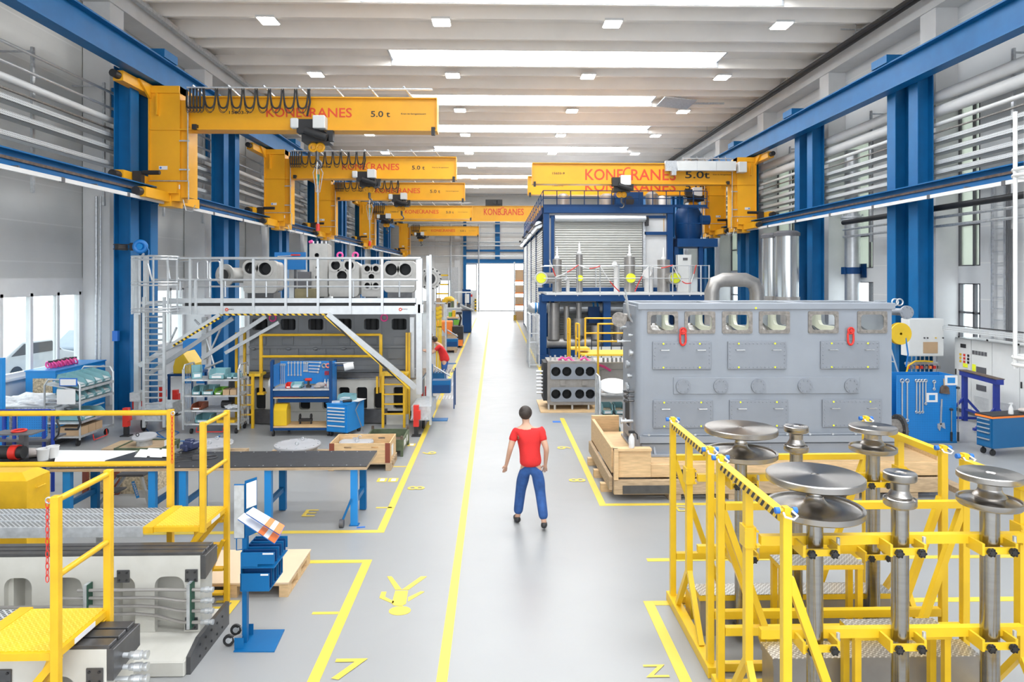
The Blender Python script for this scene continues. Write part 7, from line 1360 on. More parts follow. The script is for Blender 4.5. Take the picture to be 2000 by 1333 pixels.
# ================================================================ machine beds
def bed(name, Yf, Yb, xe, label, holes, pz0, pz1):
    t = thing('machine_bed', label, 'machine bed', (xe - 2, Yf, 0), 0, 'off-white machine beds'); zt_ = 1.0; x0 = -8.5
    prof_front = MB(); hs = [rr(a, (pz0 + pz1) / 2, w_, pz1 - pz0, .09) for a, w_ in holes]
    prof_front.plate([(x0, .24), (xe, .24), (xe, zt_ - .03), (x0, zt_ - .03)], hs, 'y', Yf, Yf + .06); prof_front.build('front_wall', CASTW, t)
    MB().box(x0, xe - .07, Yb + .06, Yb + .12, .24, zt_ - .1).build('rear_wall', CASTW, t)
    MB().box(x0, xe - .07, Yf + .06, Yb + .06, zt_ - .12, zt_ - .0301).build('top_plate', CASTW, t)
    for k in range(8): x = xe - .9 - k * .95; MB().box(x, x + .05, Yf + .06, Yb + .06, .24, zt_ - .12).build('rib', CASTW, t)
    MB().prism([(Yf + .061, .24), (Yb + .12, .24), (Yb + .12, zt_ - .03), (Yf + .061, zt_ - .03)], 'x', xe - .069, xe - .001).build('end_wall', CASTW, t)
    MB().prism([(Yf - .34, 0), (Yb + .5, 0), (Yb + .5, .14), (Yb + .1, .239), (Yf, .239), (Yf - .34, .14)], 'x', x0, xe + .0).build('foot', CASTW, t, .01)
    n = 3; wd = (Yb - Yf + .12) / n
    for k in range(n): y = Yf + k * wd; MB().box(x0, xe + .02, y, y + wd * .8, zt_ - .0299, zt_).build('slide_rail', DSTEEL, t, .004); MB().box(x0, xe + .0, y + wd * .8, y + wd, zt_ - .0299, zt_ - .015).build('rail_groove', DARK, t)
    MB().prism([(Yf - .0, zt_ - .03), (Yb + .12, zt_ - .03), (Yb + .12, zt_ - .2), (Yf + .0, zt_ - .26)], 'x', xe + .001, xe + .05).build('end_plate', DSTEEL, t, .004)
    m = MB().prism([(Yf - .30, 0.0), (Yb + .45, 0.0), (Yb + .45, .24), (Yf - .1, .24), (Yf - .30, .16)], 'x', xe + .001, xe + .04)
    m.build('lower_end_plate', DSTEEL, t)
    m = MB()
    for k in range(5):
        for z in (.06, .17): m.cyl((xe + .04, Yf - .1 + k * (Yb - Yf + .5) / 5, z), (xe + .046, Yf - .1 + k * (Yb - Yf + .5) / 5, z), .012, n=8)
    m.build('bolt_hole', DARK, t)
    for x in (xe - .075, xe - .72):
        for z in ((zt_ - .22,) if x < xe - .5 else (zt_ - .22, .32)): q = MB().box(x - .065, x + .055, Yf - .012, Yf - .001, z - .06, z + .06).build('pad', DSTEEL, t, .003); c = MB(); [c.cyl((x + a, Yf - .02, z + b), (x + a, Yf - .0121, z + b), .01, n=6) for a in (-.04, .03) for b in (-.035, .035)]; c.build('bolt', BLACK, q)
    return t
YfA, YbA, xA = 6.62, 6.78, ax(391, 6.62); bzA = lambda py: az(py, YfA, 300)
BA = bed('A', YfA, YbA, xA, 'long off-white machine bed with dark slide rails, the one beneath the farther yellow platform', [(ax(px, YfA), w_) for px, w_ in ((35, .26), (132, .27), (237, .26), (331, .28))], bzA(1248), bzA(1127))
YfB, YbB, xB = 4.97, 5.22, ax(208, 4.97)
BB = bed('B', YfB, YbB, xB, 'off-white machine bed at the lower left below the nearer yellow platform', [(xB - .35, .26), (xB - 1.1, .26)], .28, .78)
yh = YfA - .06
for k, (yl_, yr) in enumerate(((1147, 1148), (1162, 1169), (1178, 1189), (1193, 1211))):
    xr = ax(396, yh); P = [(ax(-80, yh) if k == 2 else ax((152, 120, 0, 210)[k], yh), yh, bzA(yl_))]
    P += [(ax(300 - 12 * k, yh), yh, bzA(yl_)), (ax(325 - 6 * k, yh), yh, bzA(yl_ + (yr - yl_) * .25)), (ax(345, yh), yh, bzA(yl_ + (yr - yl_) * .85)), (ax(358, yh), yh, bzA(yr)), (xr, yh, bzA(yr))]
    o = MB().tube(P, .016, 8).build('hydraulic_tube', STAIN, BA); MB().lathe([(.014, -.02), (.022, -.01), (.022, .02), (.028, .025), (.028, .06), (.02, .062), (.02, .075), (.026, .08), (.026, .10), (.001, .10)], (xr, yh, bzA(yr)), 14, (1, 0, 0)).build('coupling', ALU, o)
for px, a, b in ((172, 1135, 1182), (373, 1135, 1222)): X = ax(px, yh); m = MB().box(X - .03, X + .0, yh - .03, yh + .055, bzA(b), bzA(a)); m.build('tube_clamp', GALV, BA); MB().box(X + .001, X + .012, yh - .02, yh + .055, bzA(b), bzA(a)).build('clamp_pad', mat('dark_green_%d' % px, (.02, .08, .05), .5), BA)
for k, py in enumerate((1277, 1300, 1323)): z = az(py, 5.12, 270); o = MB().cyl((xB - .02, 5.1, z), (xB + .10, 5.1, z), .018, n=10).build('hydraulic_tube', GALV, BB); MB().lathe([(.018, 0), (.026, .01), (.026, .04), (.032, .045), (.032, .09), (.024, .095), (.024, .11), (.03, .12), (.03, .14), (.001, .14)], (xB + .09, 5.1, z), 14, (1, 0, 0)).build('coupling', ALU, o)
# ================================================================ yellow platforms and grating walkway
def platform(pbr, pfr, ptb, ptf, xl, label, zd):
    Yb = pbr[1]; xr = pbr[0]; Yf = pfr
    t = thing('access_platform', label, 'platform', ((xl + xr) / 2, (Yf + Yb) / 2, 0), 0, 'yellow access platforms'); w_ = .055
    MB().box(xl + .1, xr - .03, Yf + .03, Yb, zd - .006, zd).build('tread_deck', YTREAD, t); MB().box(xl, xr, Yf, Yb, zd - .055, zd - .0065).build('deck_frame', YP, t); MB().box(xl, xl + .1, Yf - .02, Yb + .02, zd - .06, zd + .004).build('hinge_bar', YP, t)
    rt = zd + 1.07
    for y, z0 in ((Yb, 0.0), (Yf, 0.0 if False else zd - 1.06 if Yf < 6 else zd - .06)): MB().box(xr - w_ / 2, xr + w_ / 2, y - w_ / 2, y + w_ / 2, max(z0, 0), rt).build('post', YP, t, .004)
    for z in (rt - .03, zd + .52): MB().cyl((xr, Yf, z), (xr, Yb, z), .022, n=12).build('rail', YP, t)
    for y in (Yf + .05, Yb - .03): MB().bar((xr - .02, y, zd - .06), (xr - .30, y, zd - .40), .05, .05, (0, 1, 0)).build('brace', YP, t); MB().bar((xr - .05, y, zd - .05), (xr - .12 - .1, y + (.12 if y < Yb - .1 else -.12), zd - .32), .04).build('brace', YP, t)
    return t, xr, xl, Yf, Yb, rt
pA = fl(443, 1178); zdA = az(989, pA[1], 440); YfP = pA[1] - .62; PA_, xrA, xlA, YfA2, YbA2, rtA = platform(pA, YfP, 0, 0, ax(328, pA[1]) + .05, 'farther yellow tread plate platform with posts and rails on the machine bed', zdA)
for y in (YbA2,):
    MB().box(xrA - .35, xrA - .31, y - .03, y + .03, 0, zdA - .06).build('ladder_stile', YP, PA_)
    for k in range(4): m = MB().box(xrA - .31, xrA - .03, y - .04, y + .04, .1 + k * .27, .125 + k * .27); m.build('ladder_rung', YP, PA_)
    MB().bar((xrA - .02, y - .05, .72), (xrA - .28, y - .05, .08), .04).build('brace', YP, PA_)
xlp = ax(328, YbA2); t = thing('walkway_railing', 'long yellow double railing behind the grating walkway', 'railing', (xlp - 1.5, YbA2, 0)); prt('end_post', YP, t, (xlp - .03, xlp + .03, YbA2 + .03, YbA2 + .09, zdA - .9, rtA))
for k in range(3): prt('post', YP, t, (xlp - 3.2 - k * 2, xlp - 3.14 - k * 2, YbA2 + .03, YbA2 + .09, 0, rtA)) if k else None
for py in (809, 909): MB().cyl((xlp - 8, YbA2 + .06, az(py, YbA2, 300)), (xlp, YbA2 + .06, az(py, YbA2, 300)), .030, n=12).build('rail', YP, t)
prt('end_post', YP, t, (xlp - .03, xlp + .03, YbA2 + .03, YbA2 + .09, 0, zdA - .9001))
def rchain(x, y, z0, z1, label):
    t = thing('safety_chain', label, 'chain', (x, y, z0), 0, 'red safety chains'); n = int((z0 - z1) / .042)
    m = MB()
    for k in range(n): z = z0 - k * .042; ax_ = (1, 0, 0) if k % 2 else (0, 1, 0); q = [(x + (0 if k % 2 else .011 * math.cos(a)), y + (.011 * math.cos(a) if k % 2 else 0), z + .027 * math.sin(a)) for a in [i * PI / 4 for i in range(8)]]; m.tube(q, .0035, 4, True)
    m.build('chain_links', RED, t); MB().torus((x + .01, y, z0 + .03), .02, .006, (0, 1, 0), 12, 5).build('shackle', ALU, t)
rchain(xlp + .045, YbA2 + .0, rtA - .06, rtA - .62, 'red chain hanging at the end post of the long walkway railing')
wk = thing('grating_walkway', 'galvanised expanded metal walkway left of the farther yellow platform', 'walkway', (xlA - 2, YfA2 + .3, 0)); X0w = -9.0; Yw0 = fl(0, 1043, zdA - .02)[1]
for k in range(3): a = YfA2 + .0 + k * .2; MB().box(X0w, xlA - .002, a + .012, a + .195, zdA - .012, zdA - .004).build('grating_plank', GRATE, wk); MB().box(X0w, xlA - .002, a - .004, a + .0118, zdA - .02, zdA + .006).build('edge_strip', GALV, wk)
MB().box(X0w, xlA - .002, YfA2 - .012, YfA2 - .005, zdA - .1, zdA + .004).build('front_edge', GALV, wk)
for x in (xlA - .6, xlA - 3): MB().box(x, x + .06, YfA2 + .2, YfA2 + .26, 0, zdA - .021).build('support_leg', GALV, wk)
pB = (fl(212, 1188, zdA)[0], fl(212, 1188, zdA)[1]); PB_, xrB, xlB, YfB2, YbB2, rtB = platform(pB, pB[1] - .63, 0, 0, fl(46, 1183, zdA)[0], 'nearer yellow tread plate platform at the lower left', zdA)
rchain(xrB - .06, YfB2, rtB - .06, rtB - .62, 'red chain hanging on the front post of the nearer yellow platform')
prt('rating_label', PAPER, PB_, (xrB + .001, xrB + .004, YfB2 + .2, YfB2 + .45, zdA - .05, zdA - .012)); prt('rating_label', PAPER, PA_, (xrA + .001, xrA + .004, YfA2 + .2, YfA2 + .42, zdA - .05, zdA - .012))
for dx, nm in ((-.28, 'right'), (-.95, 'left')):
    x = xrB + dx; q = MB().box(x - .07, x + .07, YfB - .03, YfB - .013, .46, .62).build('mount_plate', YP, PB_); c = MB()
    for a in (-.045, .045):
        for b in (.49, .59): c.cyl((x + a, YfB - .045, b), (x + a, YfB - .0301, b), .012, n=8)
    c.build('bolt', ALU, q)
    MB().bar((x, YfB - .03, .56), (x + .24, YfB2 + .08, zdA - .06), .05, .05).build('brace', YP, PB_)
wk2 = thing('grating_walkway', 'corner of expanded metal walkway left of the nearer yellow platform', 'walkway', (xlB - 1, YfB2 + .3, 0)); MB().box(-7, xlB - .002, YfB2 + .02, YbB2, zdA - .012, zdA - .004).build('grating_plank', GRATE, wk2); MB().box(-7, xlB - .002, YfB2, YfB2 + .0199, zdA - .06, zdA + .004).build('front_edge', GALV, wk2); MB().box(xlB - .8, xlB - .74, YfB2 + .2, YfB2 + .26, 1.001, zdA - .0125).build('support_leg', GALV, wk2)

# ================================================================ info stand, board pallet
a = fl(456, 1275); b_ = fl(536, 1275); c = fl(556, 1232); d = fl(486, 1233); pp = fl(478, 1256)
def vpan(p, q, z0, z1, th=.008):
    d = (Vector(q) - Vector(p)).normalized() * th; n = Vector((d.y, -d.x)); P = [Vector(p), Vector(q), Vector(q) + n, Vector(p) + n]; return MB().prism([(a.x, a.y) for a in P], 'z', z0, z1)
IS = thing('information_stand', 'blue mobile information stand with open binder and document pockets', 'stand', (pp[0], pp[1], 0)); MB().prism([a, b_, c, d], 'z', .0, .012).build('base_plate', BLUE, IS)
Yi = pp[1]; ix = lambda px: ax(px, Yi); iz = lambda py: az(py, Yi, 480); MB().box(ix(475), ix(484), Yi - .03, Yi + .03, .012, iz(1045)).build('post', BLUE, IS)
for px, py in ((447, 1253), (461, 1232)):
    x, y = fl(px, py + 10); o = MB().cyl((x, y - .012, .06), (x, y + .012, .06), .055, n=20).build('castor', BLACK, IS); MB().cyl((x, y - .014, .06), (x, y + .014, .06), .028, n=14).build('hub', GALV, o); MB().bar((x, y, .06), (x + .12, y + .01, .1), .03).build('fork', GALV, o)
for dy in (-.14, .13): MB().prism([(Yi + dy - .0, .012), (Yi + dy + .004, .012), (Yi + dy + .004, .12), (Yi + dy, .12)], 'x', ix(468), ix(486)).build('gusset', BLUE, IS)
MB().box(ix(461), ix(480), Yi - .05, Yi - .04, iz(1048), iz(946)).build('grey_panel', GREYP if False else GALV, IS); MB().box(ix(460), ix(480), Yi - .039, Yi - .03, iz(1050), iz(944)).build('panel_frame', BLUE, IS); vpan((ix(480), Yi - .03), (ix(494), Yi + .10), iz(1048), iz(938)).build('back_panel', BLUE, IS)
vpan((ix(482) + .008, Yi - .036), (ix(493.5) + .008, Yi + .08), iz(992), iz(943), .003).build('notice_sheet', PAPER, IS); MB().tube([(ix(465), Yi - .04, iz(1048)), (ix(465), Yi - .04, iz(1072)), (ix(476), Yi - .02, iz(1072))], .006, 6).build('hook', BLUE, IS)
def pg(q, Ys_, nm, m_, dz=0): v = [Vector((ax(px, Yv), Yv, az(py, Yv, px) + dz)) for (px, py), Yv in zip(q, Ys_)]; n = (v[1] - v[0]).cross(v[3] - v[0]).normalized(); n = n if n.z > 0 else -n; v2 = [p + n * .004 for p in v]; MB().add(v + v2, [(0, 1, 2, 3), (7, 6, 5, 4), (0, 1, 5, 4), (1, 2, 6, 5), (2, 3, 7, 6), (3, 0, 4, 7)]).build(nm, m_, IS)
bi = lambda A, B, C_, D, u, v: (A[0] * (1 - u) * (1 - v) + B[0] * u * (1 - v) + C_[0] * u * v + D[0] * (1 - u) * v, A[1] * (1 - u) * (1 - v) + B[1] * u * (1 - v) + C_[1] * u * v + D[1] * (1 - u) * v)
for A, B, C_, D in ((((464, 1014), (536, 1062), (549, 1043), (477, 1003))), (((480, 1003), (546, 1045), (556, 1028), (494, 992)))):
    yA, yB_, yC, yD = Yi - .22, Yi - .26, Yi - .12, Yi - .08
    for u0, u1, mm, nm in ((0, .55, PAPER, 'binder_page'), (.55, .70, ORP, 'orange_band'), (.70, .82, PAPER, 'binder_page'), (.82, 1, ORP, 'orange_band')):
        q = [bi(A, B, C_, D, u, v) for u, v in ((u0, 0), (u1, 0), (u1, 1), (u0, 1))]; ys_ = [yA + (yB_ - yA) * u0, yA + (yB_ - yA) * u1, yD + (yC - yD) * u1, yD + (yC - yD) * u0]; pg(q, ys_, nm, mm)
    pg([A, B, C_, D], [yA + .006, yB_ + .006, yC + .006, yD + .006], 'binder_cover', BTAPE, -.010)
Yk = Yi - .12
for k in range(7):
    y = Yk + k * .07; xa, xb = ax(471, Yk), ax(536, Yk); xm_ = ax(503, Yk); zf = lambda py: az(py, Yk, 500)
    m = MB().prism([(xa, zf(1108)), (xm_, zf(1108)), (xm_, zf(1103)), (xb, zf(1103)), (xb, zf(1080)), (xa, zf(1080))], 'y', y, y + .008); m.build('upper_pocket', BLUE if k % 2 == 0 else NAVY, IS)
    m = MB().box(xa - .01, xb - .05, y, y + .008, zf(1154), zf(1121 if k == 0 else 1109)); m.build('lower_pocket', BLUE if k % 2 == 0 else NAVY, IS)
prt('pocket_side', BLUE, IS, (ax(471, Yk) - .006, ax(471, Yk) - .001, Yk, Yk + .43, az(1154, Yk, 500), az(1080, Yk, 500))); prt('pocket_floor', BLUE, IS, (ax(471, Yk) - .01, ax(536, Yk) - .05, Yk, Yk + .43, az(1156, Yk, 500), az(1154, Yk, 500) - .001)); prt('pocket_floor', BLUE, IS, (ax(471, Yk), ax(536, Yk), Yk, Yk + .43, az(1111, Yk, 500), az(1109, Yk, 500)))
prt('pocket_label', PAPER, IS, (ax(513, Yk), ax(534, Yk), Yk - .004, Yk - .0005, az(1084, Yk, 500), az(1081, Yk, 500))); prt('pocket_label', PAPER, IS, (ax(509, Yk), ax(524, Yk), Yk - .004, Yk - .0005, az(1125, Yk, 500), az(1122, Yk, 500)))
zq_ = .175; p1 = fl(606, 1073, zq_); p2 = fl(562, 1137, zq_); xr = (p1[0] + p2[0]) / 2; pl = pallet(xr - 1.25, xr, p2[1], p1[1], 'pallet beneath the brown sheet beside the information stand', WOOD, .15)
solo('hardboard_sheet', MB().box(xr - 1.26, xr + .01, p2[1] - .01, p1[1] + .01, .151, .17), PLY, 'brown hardboard sheet covering the pallet beside the information stand', 'board')
text('stencil_mark', 'EPAL', BLACK, (xr - .35, p2[1] - .002, .06), .12, .05, parent=pl) if False else None

# ================================================================ left edge: cabinet, wire bin, bin carts
cX = -10.5; y0_, y1_ = Yx(108, cX), Yx(180, cX); zc_ = 1.4 - .03; xl_ = ax(50, y0_)
t = thing('drawer_cabinet', 'large bright blue drawer cabinet under the left windows', 'cabinet', (cX - .35, (y0_ + y1_) / 2, 0)); prt('carcass', CAB, t, (xl_, cX, y0_, y1_ + .6, 0.02, zc_)); prt('top', CAB, t, (xl_ - .02, cX + .02, y0_ - .02, y1_ + .62, zc_ + .001, zc_ + .03)); prt('chipboard_panel', OSB, t, (xl_ + .18, cX - .06, y0_ - .02, y0_ - .001, .1, zc_ - .16)) 
for a, b_ in ((y0_ + .05, (y0_ + y1_) / 2 + .25), ((y0_ + y1_) / 2 + .35, y1_ + .55)):
    for k in range(6): z = zc_ - .06 - k * .2; d = MB().box(cX + .001, cX + .018, a, b_, z - .18, z).build('drawer', CAB, t); MB().box(cX + .0185, cX + .04, a + .06, b_ - .06, z - .06, z - .03).build('handle', WHITE, d)
for k in range(6):
    y = y0_ + .35 + k * .16; x = cX - .35 + .02 * (k % 2); t = thing('pink_ratchet_strap', '%s pink strap bundle from the near end on the large blue cabinet' % ORD[k], 'strap', (x, y, zc_ + .03), 0, 'pink straps on the cabinet')
    m = MB(); 
    for q in range(3): m.torus((x + .05 * q - .05, y + .03 * q, zc_ + .12), .07 + .012 * q, .02, (.4, 1, .3 * q), 12, 6)
    m.build('coil', PINK, t); MB().rbox((x + .05, y, zc_ + .2), (.16, .04, .04), .5).build('buckle', BLACK, t)
Yn = 15.0; t = thing('wire_bin', 'low grey mesh container holding clear plastic film under the left windows', 'container', (ax(50, Yn), Yn, 0)); zn = az(797, Yn, 50); x0n, x1n = ax(-20, Yn), ax(108, Yn)
m = MB()
for k in range(20): x = x0n + (x1n - x0n) * k / 19; m.box(x - .006, x + .006, Yn - .006, Yn + .006, .1, zn)
for k in range(8): z = .1 + (zn - .1) * k / 7; m.box(x0n, x1n, Yn - .007, Yn + .007, z - .006, z + .006); m.box(x1n - .007, x1n + .007, Yn, Yn + .9, z - .006, z + .006)
m.build('mesh', GALV, t); prt('rim', GALV, t, (x0n, x1n, Yn - .02, Yn + .02, zn, zn + .03), (x1n - .02, x1n + .02, Yn, Yn + .9, zn, zn + .03), (x0n, x1n, Yn + .88, Yn + .92, zn, zn + .03)); prt('base', GREYP, t, (x0n, x1n, Yn, Yn + .9, .0, .1))
def crumple(c, s, label, m_=FOIL, n=14):
    bm = bmesh.new(); bmesh.ops.create_icosphere(bm, subdivisions=4, radius=1); rnd = random.Random(int(c[0] * 100))
    from mathutils import noise
    for v in bm.verts: k = 1 + .45 * noise.noise(v.co * 2.3 + Vector(c)) + .22 * noise.noise(v.co * 6 + Vector(c)); v.co = Vector(c) + Vector((v.co.x * s[0], v.co.y * s[1], v.co.z * s[2])) * k
    me = bpy.data.meshes.new('film'); bm.to_mesh(me); bm.free(); me.materials.append(m_); o = bpy.data.objects.new('plastic_film', me); COL.objects.link(o); return tag(o, label, 'plastic film')
crumple((ax(60, Yn + .4), Yn + .45, zn - .05), (1.0, .38, .24), 'crumpled clear plastic film heaped in the mesh container')
# bin cart near the first left column
A = Vector((*fl(156, 874), 0)); B = Vector((*fl(221, 848), 0)); C_ = Vector((*fl(106, 868), 0)); u = (B - A).normalized(); v_ = Vector((-u.y, u.x, 0)); v_ = v_ if v_.x < 0 else -v_; LEN = (B - A).length; WID = min((C_ - A).length, .75); rzc = math.atan2(u.y, u.x) - PI / 2
CT = thing('bin_cart', 'grey cart of sloping shelves with teal bins near the first left column', 'cart', tuple(A + u * LEN / 2 + v_ * WID / 2)); up = Vector((0, 0, 1)); zh = az(742, A.y, 156)
q = lambda a, b, z: A + u * a + v_ * b + up * z
for a in (0, LEN):
    hz = zh + (.12 if a else .0); MB().tube([q(a, 0, .15), q(a, 0, hz - .12), q(a, .08, hz), q(a, WID - .08, hz), q(a, WID, hz - .12), q(a, WID, .15)], .02, 8).build('end_hoop', ALU, CT)
    for z in (.5, .95): MB().cyl(q(a, 0, z), q(a, WID, z), .014, n=6).build('cross_tube', ALU, CT)
lev = (.22, .52, .95, 1.22)
for z in lev:
    sl = .14 if z > .9 else 0; MB().add([q(a, b, z + (sl if b > .1 else 0) - e) for e in (0, .03) for a, b in ((0, 0), (LEN, 0), (LEN, WID), (0, WID))], [(0, 1, 2, 3), (7, 6, 5, 4), (0, 4, 5, 1), (1, 5, 6, 2), (2, 6, 7, 3), (3, 7, 4, 0)]).build('shelf', GALV, CT)
    MB().bar(q(0, -.015, z), q(LEN, -.015, z), .01, .05).build('shelf_edge', GALV, CT)
prt('x', GALV, CT) if False else None
for a in (.1, LEN - .1):
    for b in (.1, WID - .1): c = q(a, b, .07); m = MB().cyl(c - v_ * .02, c + v_ * .02, .07, n=14); m.bar(c, c + up * .12, .04); m.build('castor', BLACK, CT)
MB().tube([q(LEN * .35, -.02, .18), q(LEN * .35, -.04, .05), q(LEN * .75, -.04, .05), q(LEN * .75, -.02, .18)], .012, 6).build('red_pedal_bar', RED, CT)
pr = q(-.03, WID * .5, zh - .12); o = MB().bar(q(-.03, WID * .05, zh - .05), q(-.03, WID * .55, zh - .05), .012, .17).build('blue_card_frame', BTAPE, CT); MB().bar(q(-.042, WID * .08, zh - .05), q(-.042, WID * .52, zh - .05), .006, .13).build('card', PAPER, o); MB().bar(q(-.035, WID * .1, zh - .36), q(-.035, WID * .62, zh - .36), .012, .32).build('document_sleeve', PAPER, CT)
k2 = 0
for z, n, sl in ((1.22, 4, .2), (.95, 4, .2), (.52, 2, 0)):
    for k in range(n):
        a = LEN * (k + .55) / n if n > 2 else LEN * (.3 + .35 * k); c = q(a, .30 if sl else .3, z + .01 + (.085 if sl else .0)); bin_(tuple(c), LEN / (n + .3) if n > 2 else .4, .5, .17, rzc + PI / 2, TEAL, '%s teal bin from the near end, %s shelf of the bin cart' % (ORD[k], {1.22: 'top', .95: 'second', .52: 'third'}[z]), PAPER if k % 2 else FOIL, tilt=.28 if sl else 0)
for k in range(3): c = q(LEN * .18 + k * .26, .28, .222); solo('cardboard_bin', MB().rbox(c + up * .09, (.24, .5, .18), rzc + PI / 2), CARD, '%s cardboard parts box from the near end, bottom of the bin cart' % ORD[k], 'box', 'cardboard boxes on the bin cart')
# second shelf cart by the scaffold ladder
YK = 15.95; kx = lambda px: ax(px, YK); kz = lambda py: az(py, YK, 410); K0, K1 = kx(358), kx(466); CK = thing('shelf_cart', 'grey galvanised shelf cart with bins beside the caged ladder', 'cart', ((K0 + K1) / 2, YK + .3, 0)); D = .62
for xx in (K0, K1):
    m = MB()
    for yy in (YK, YK + D): m.box(xx - .02, xx + .02, yy - .02, yy + .02, .1, kz(722))
    m.tube([(xx, YK, kz(722)), (xx, YK + .08, kz(714)), (xx, YK + D - .08, kz(714)), (xx, YK + D, kz(722))], .02, 8); o = m.build('end_frame', GALV, CK); m = MB()
    for k in range(5): m.cyl((xx, YK + .08 + k * .11, .15), (xx, YK + .08 + k * .11, kz(716)), .007, n=6)
    m.build('grid', GALV, o)
shz = [kz(742), kz(773), kz(802), kz(828)]
for z in shz: prt('shelf', GALV, CK, (K0, K1, YK, YK + D, z - .035, z)); prt('price_strip', PAPER, CK, (K0 + .2, K0 + .45, YK - .006, YK - .001, z - .03, z - .008))
for px in (372, 460): 
    for yy in (YK + .05, YK + D - .05): MB().cyl((kx(px) - .02, yy, .06), (kx(px) + .02, yy, .06), .06, n=12).build('castor', BLACK, CK)
MB().tube([(kx(385), YK - .02, .16), (kx(385), YK - .05, .06), (kx(437), YK - .05, .06), (kx(437), YK - .02, .16)], .012, 6).build('red_bar', RED, CK)
def kb(px, i, w_, h_, m_, lab, fill=None, rz=0, d=.4): bin_((kx(px), YK + .25, shz[i] + .001), w_, d, h_, rz, m_, lab, fill)
kb(375, 0, .22, .30, TEAL, 'tall teal bin at the left of the top shelf of the shelf cart', PAPER, .5, .22); kb(421, 0, .36, .22, TEAL, 'large teal bin in the middle of the shelf cart top', FOIL); kb(444, 0, .14, .1, TEAL, 'small teal bin on the shelf cart top, left of the pair', None, 0, .3); kb(456, 0, .13, .1, TEAL, 'small teal bin on the shelf cart top, right of the pair', None, 0, .3)
kb(381, 1, .2, .18, TEAL, 'teal bin at the left of the second shelf of the shelf cart'); kb(403, 1, .27, .19, TEAL, 'teal bin full of brown parts on the second shelf of the shelf cart', CARD); kb(424, 1, .18, .14, GREEN, 'green bin on the second shelf of the shelf cart', FOIL); kb(381, 2, .24, .13, mat('brown_plastic_bin', (.30, .09, .05), .5), 'brown bin on the third shelf of the shelf cart', None); kb(393, 3, .34, .17, TEAL, 'teal bin on the bottom shelf of the shelf cart', None)
for i, px in enumerate((437, 451)): solo('cardboard_box', MB().rbox((kx(px), YK + .2, shz[1] + .061), (.14, .3, .12), .2), CARD, '%s small open box beside the green bin on the shelf cart' % ('left', 'right')[i], 'box', 'small boxes on the shelf cart')
solo('electric_motor', MB().cyl((kx(424), YK + .3, shz[2] + .09), (kx(445), YK + .3, shz[2] + .09), .088, n=18), BLACK, 'black motor on the third shelf of the shelf cart', 'motor'); crumple((kx(446), YK + .2, shz[2] + .05), (.16, .12, .045), 'small crumpled bag on the third shelf of the shelf cart')
x = kx(437); solo('yellow_tray', MB().box(x - .2, x + .22, YK + .08, YK + .4, shz[3] + .001, shz[3] + .06), YP, 'yellow tray on the bottom shelf of the shelf cart', 'tray')
# yellow cart and blue boards behind the scaffold
x, y = ax(350, 19.5), 19.5; t = thing('yellow_machine', 'yellow machine housing on a dark blue table behind the scaffold ladder', 'machine', (x, y, 0)); MB().prism([(ax(338, y), .9), (ax(370, y), .9), (ax(372, y), 1.15), (ax(356, y), 1.5), (ax(345, y), 1.45), (ax(338, y), 1.1)], 'y', y, y + .8).build('housing', YG, t, .01); prt('table', NAVY, t, (ax(330, y), ax(380, y), y - .1, y + .9, .84, .899))
for px in (332, 378): prt('leg', NAVY, t, (ax(px, y) - .03, ax(px, y) + .03, y - .08, y - .02, 0, .84)); prt('leg', NAVY, t, (ax(px, y) - .03, ax(px, y) + .03, y + .8, y + .86, 0, .84))
Yp2 = 23.5; solo('blue_pegboard', MB().box(ax(357, Yp2), ax(400, Yp2), Yp2, Yp2 + .04, 0, az(662, Yp2, 380)), PEG, 'blue pegboard panel standing far behind the caged ladder', 'tool board')
x = ax(457, 19.5); solo('large_tyre', MB().torus((x, 19.5, .45), .32, .13, (1, .3, 0), 26, 10), BLACK, 'black tyre leaning behind the shelf cart', 'tyre')
# vertical blue edge panel at far left
solo('blue_cabinet', MB().box(ax(-30, 14.2), ax(4, 14.2), 14.2, 14.3, 0, az(700, 14.2, 2)), CAB, 'blue cabinet edge at the very left under the windows', 'cabinet')
# wall valve box on the first column
x, z = at(217, 658, 18.1); solo('blue_socket_box', MB().box(-10.2, -10.06, 18.44, 18.55, z - .15, z + .12), BTAPE, 'small blue socket box on the left of the first column', 'box')

# ================================================================ aisle-side clutter in the distance (left)
def infostand(px, py, h, label, pages=True):
    x, y = fl(px, py); t = thing('information_stand', label, 'stand', (x, y, 0), 0); prt('base_plate', BLUE, t, (x - .1, x + .42, y - .15, y + .2, 0, .015)); prt('post', BLUE, t, (x - .04, x + .04, y, y + .05, .015, h)); prt('pocket_unit', BLUE, t, (x + .0405, x + .5, y - .15, y + .2, h * .50, h * .72)); prt('front_pocket', NAVY, t, (x + .06, x + .48, y - .18, y - .151, h * .50, h * .64))
    MB().rbox((x + .28, y - .05, h * .88), (.5, .36, .02), .0, -.2, .55).build('open_binder', PAPER, t)
infostand(842, 821, 1.42, 'blue information stand by the worker at the aisle line'); infostand(871, 711, 1.45, 'farther blue information stand behind the worker')
x, y = fl(862, 795); t = thing('slatted_cart', 'small dark cart with slatted shelves behind the near aisle information stand', 'cart', (x, y, 0)); w_ = .5
for z in (.25, .62, 1.0):
    m = MB()
    for k in range(8): m.box(x - .3 + k * .085, x - .26 + k * .085, y - .3, y + .3, z, z + .015)
    m.build('shelf', GREYP if z > .7 else GALV, t)
for dx in (-.31, .37):
    for dy in (-.3, .3): prt('post', NAVY, t, (x + dx - .015, x + dx + .015, y + dy - .015, y + dy + .015, .0, 1.05))
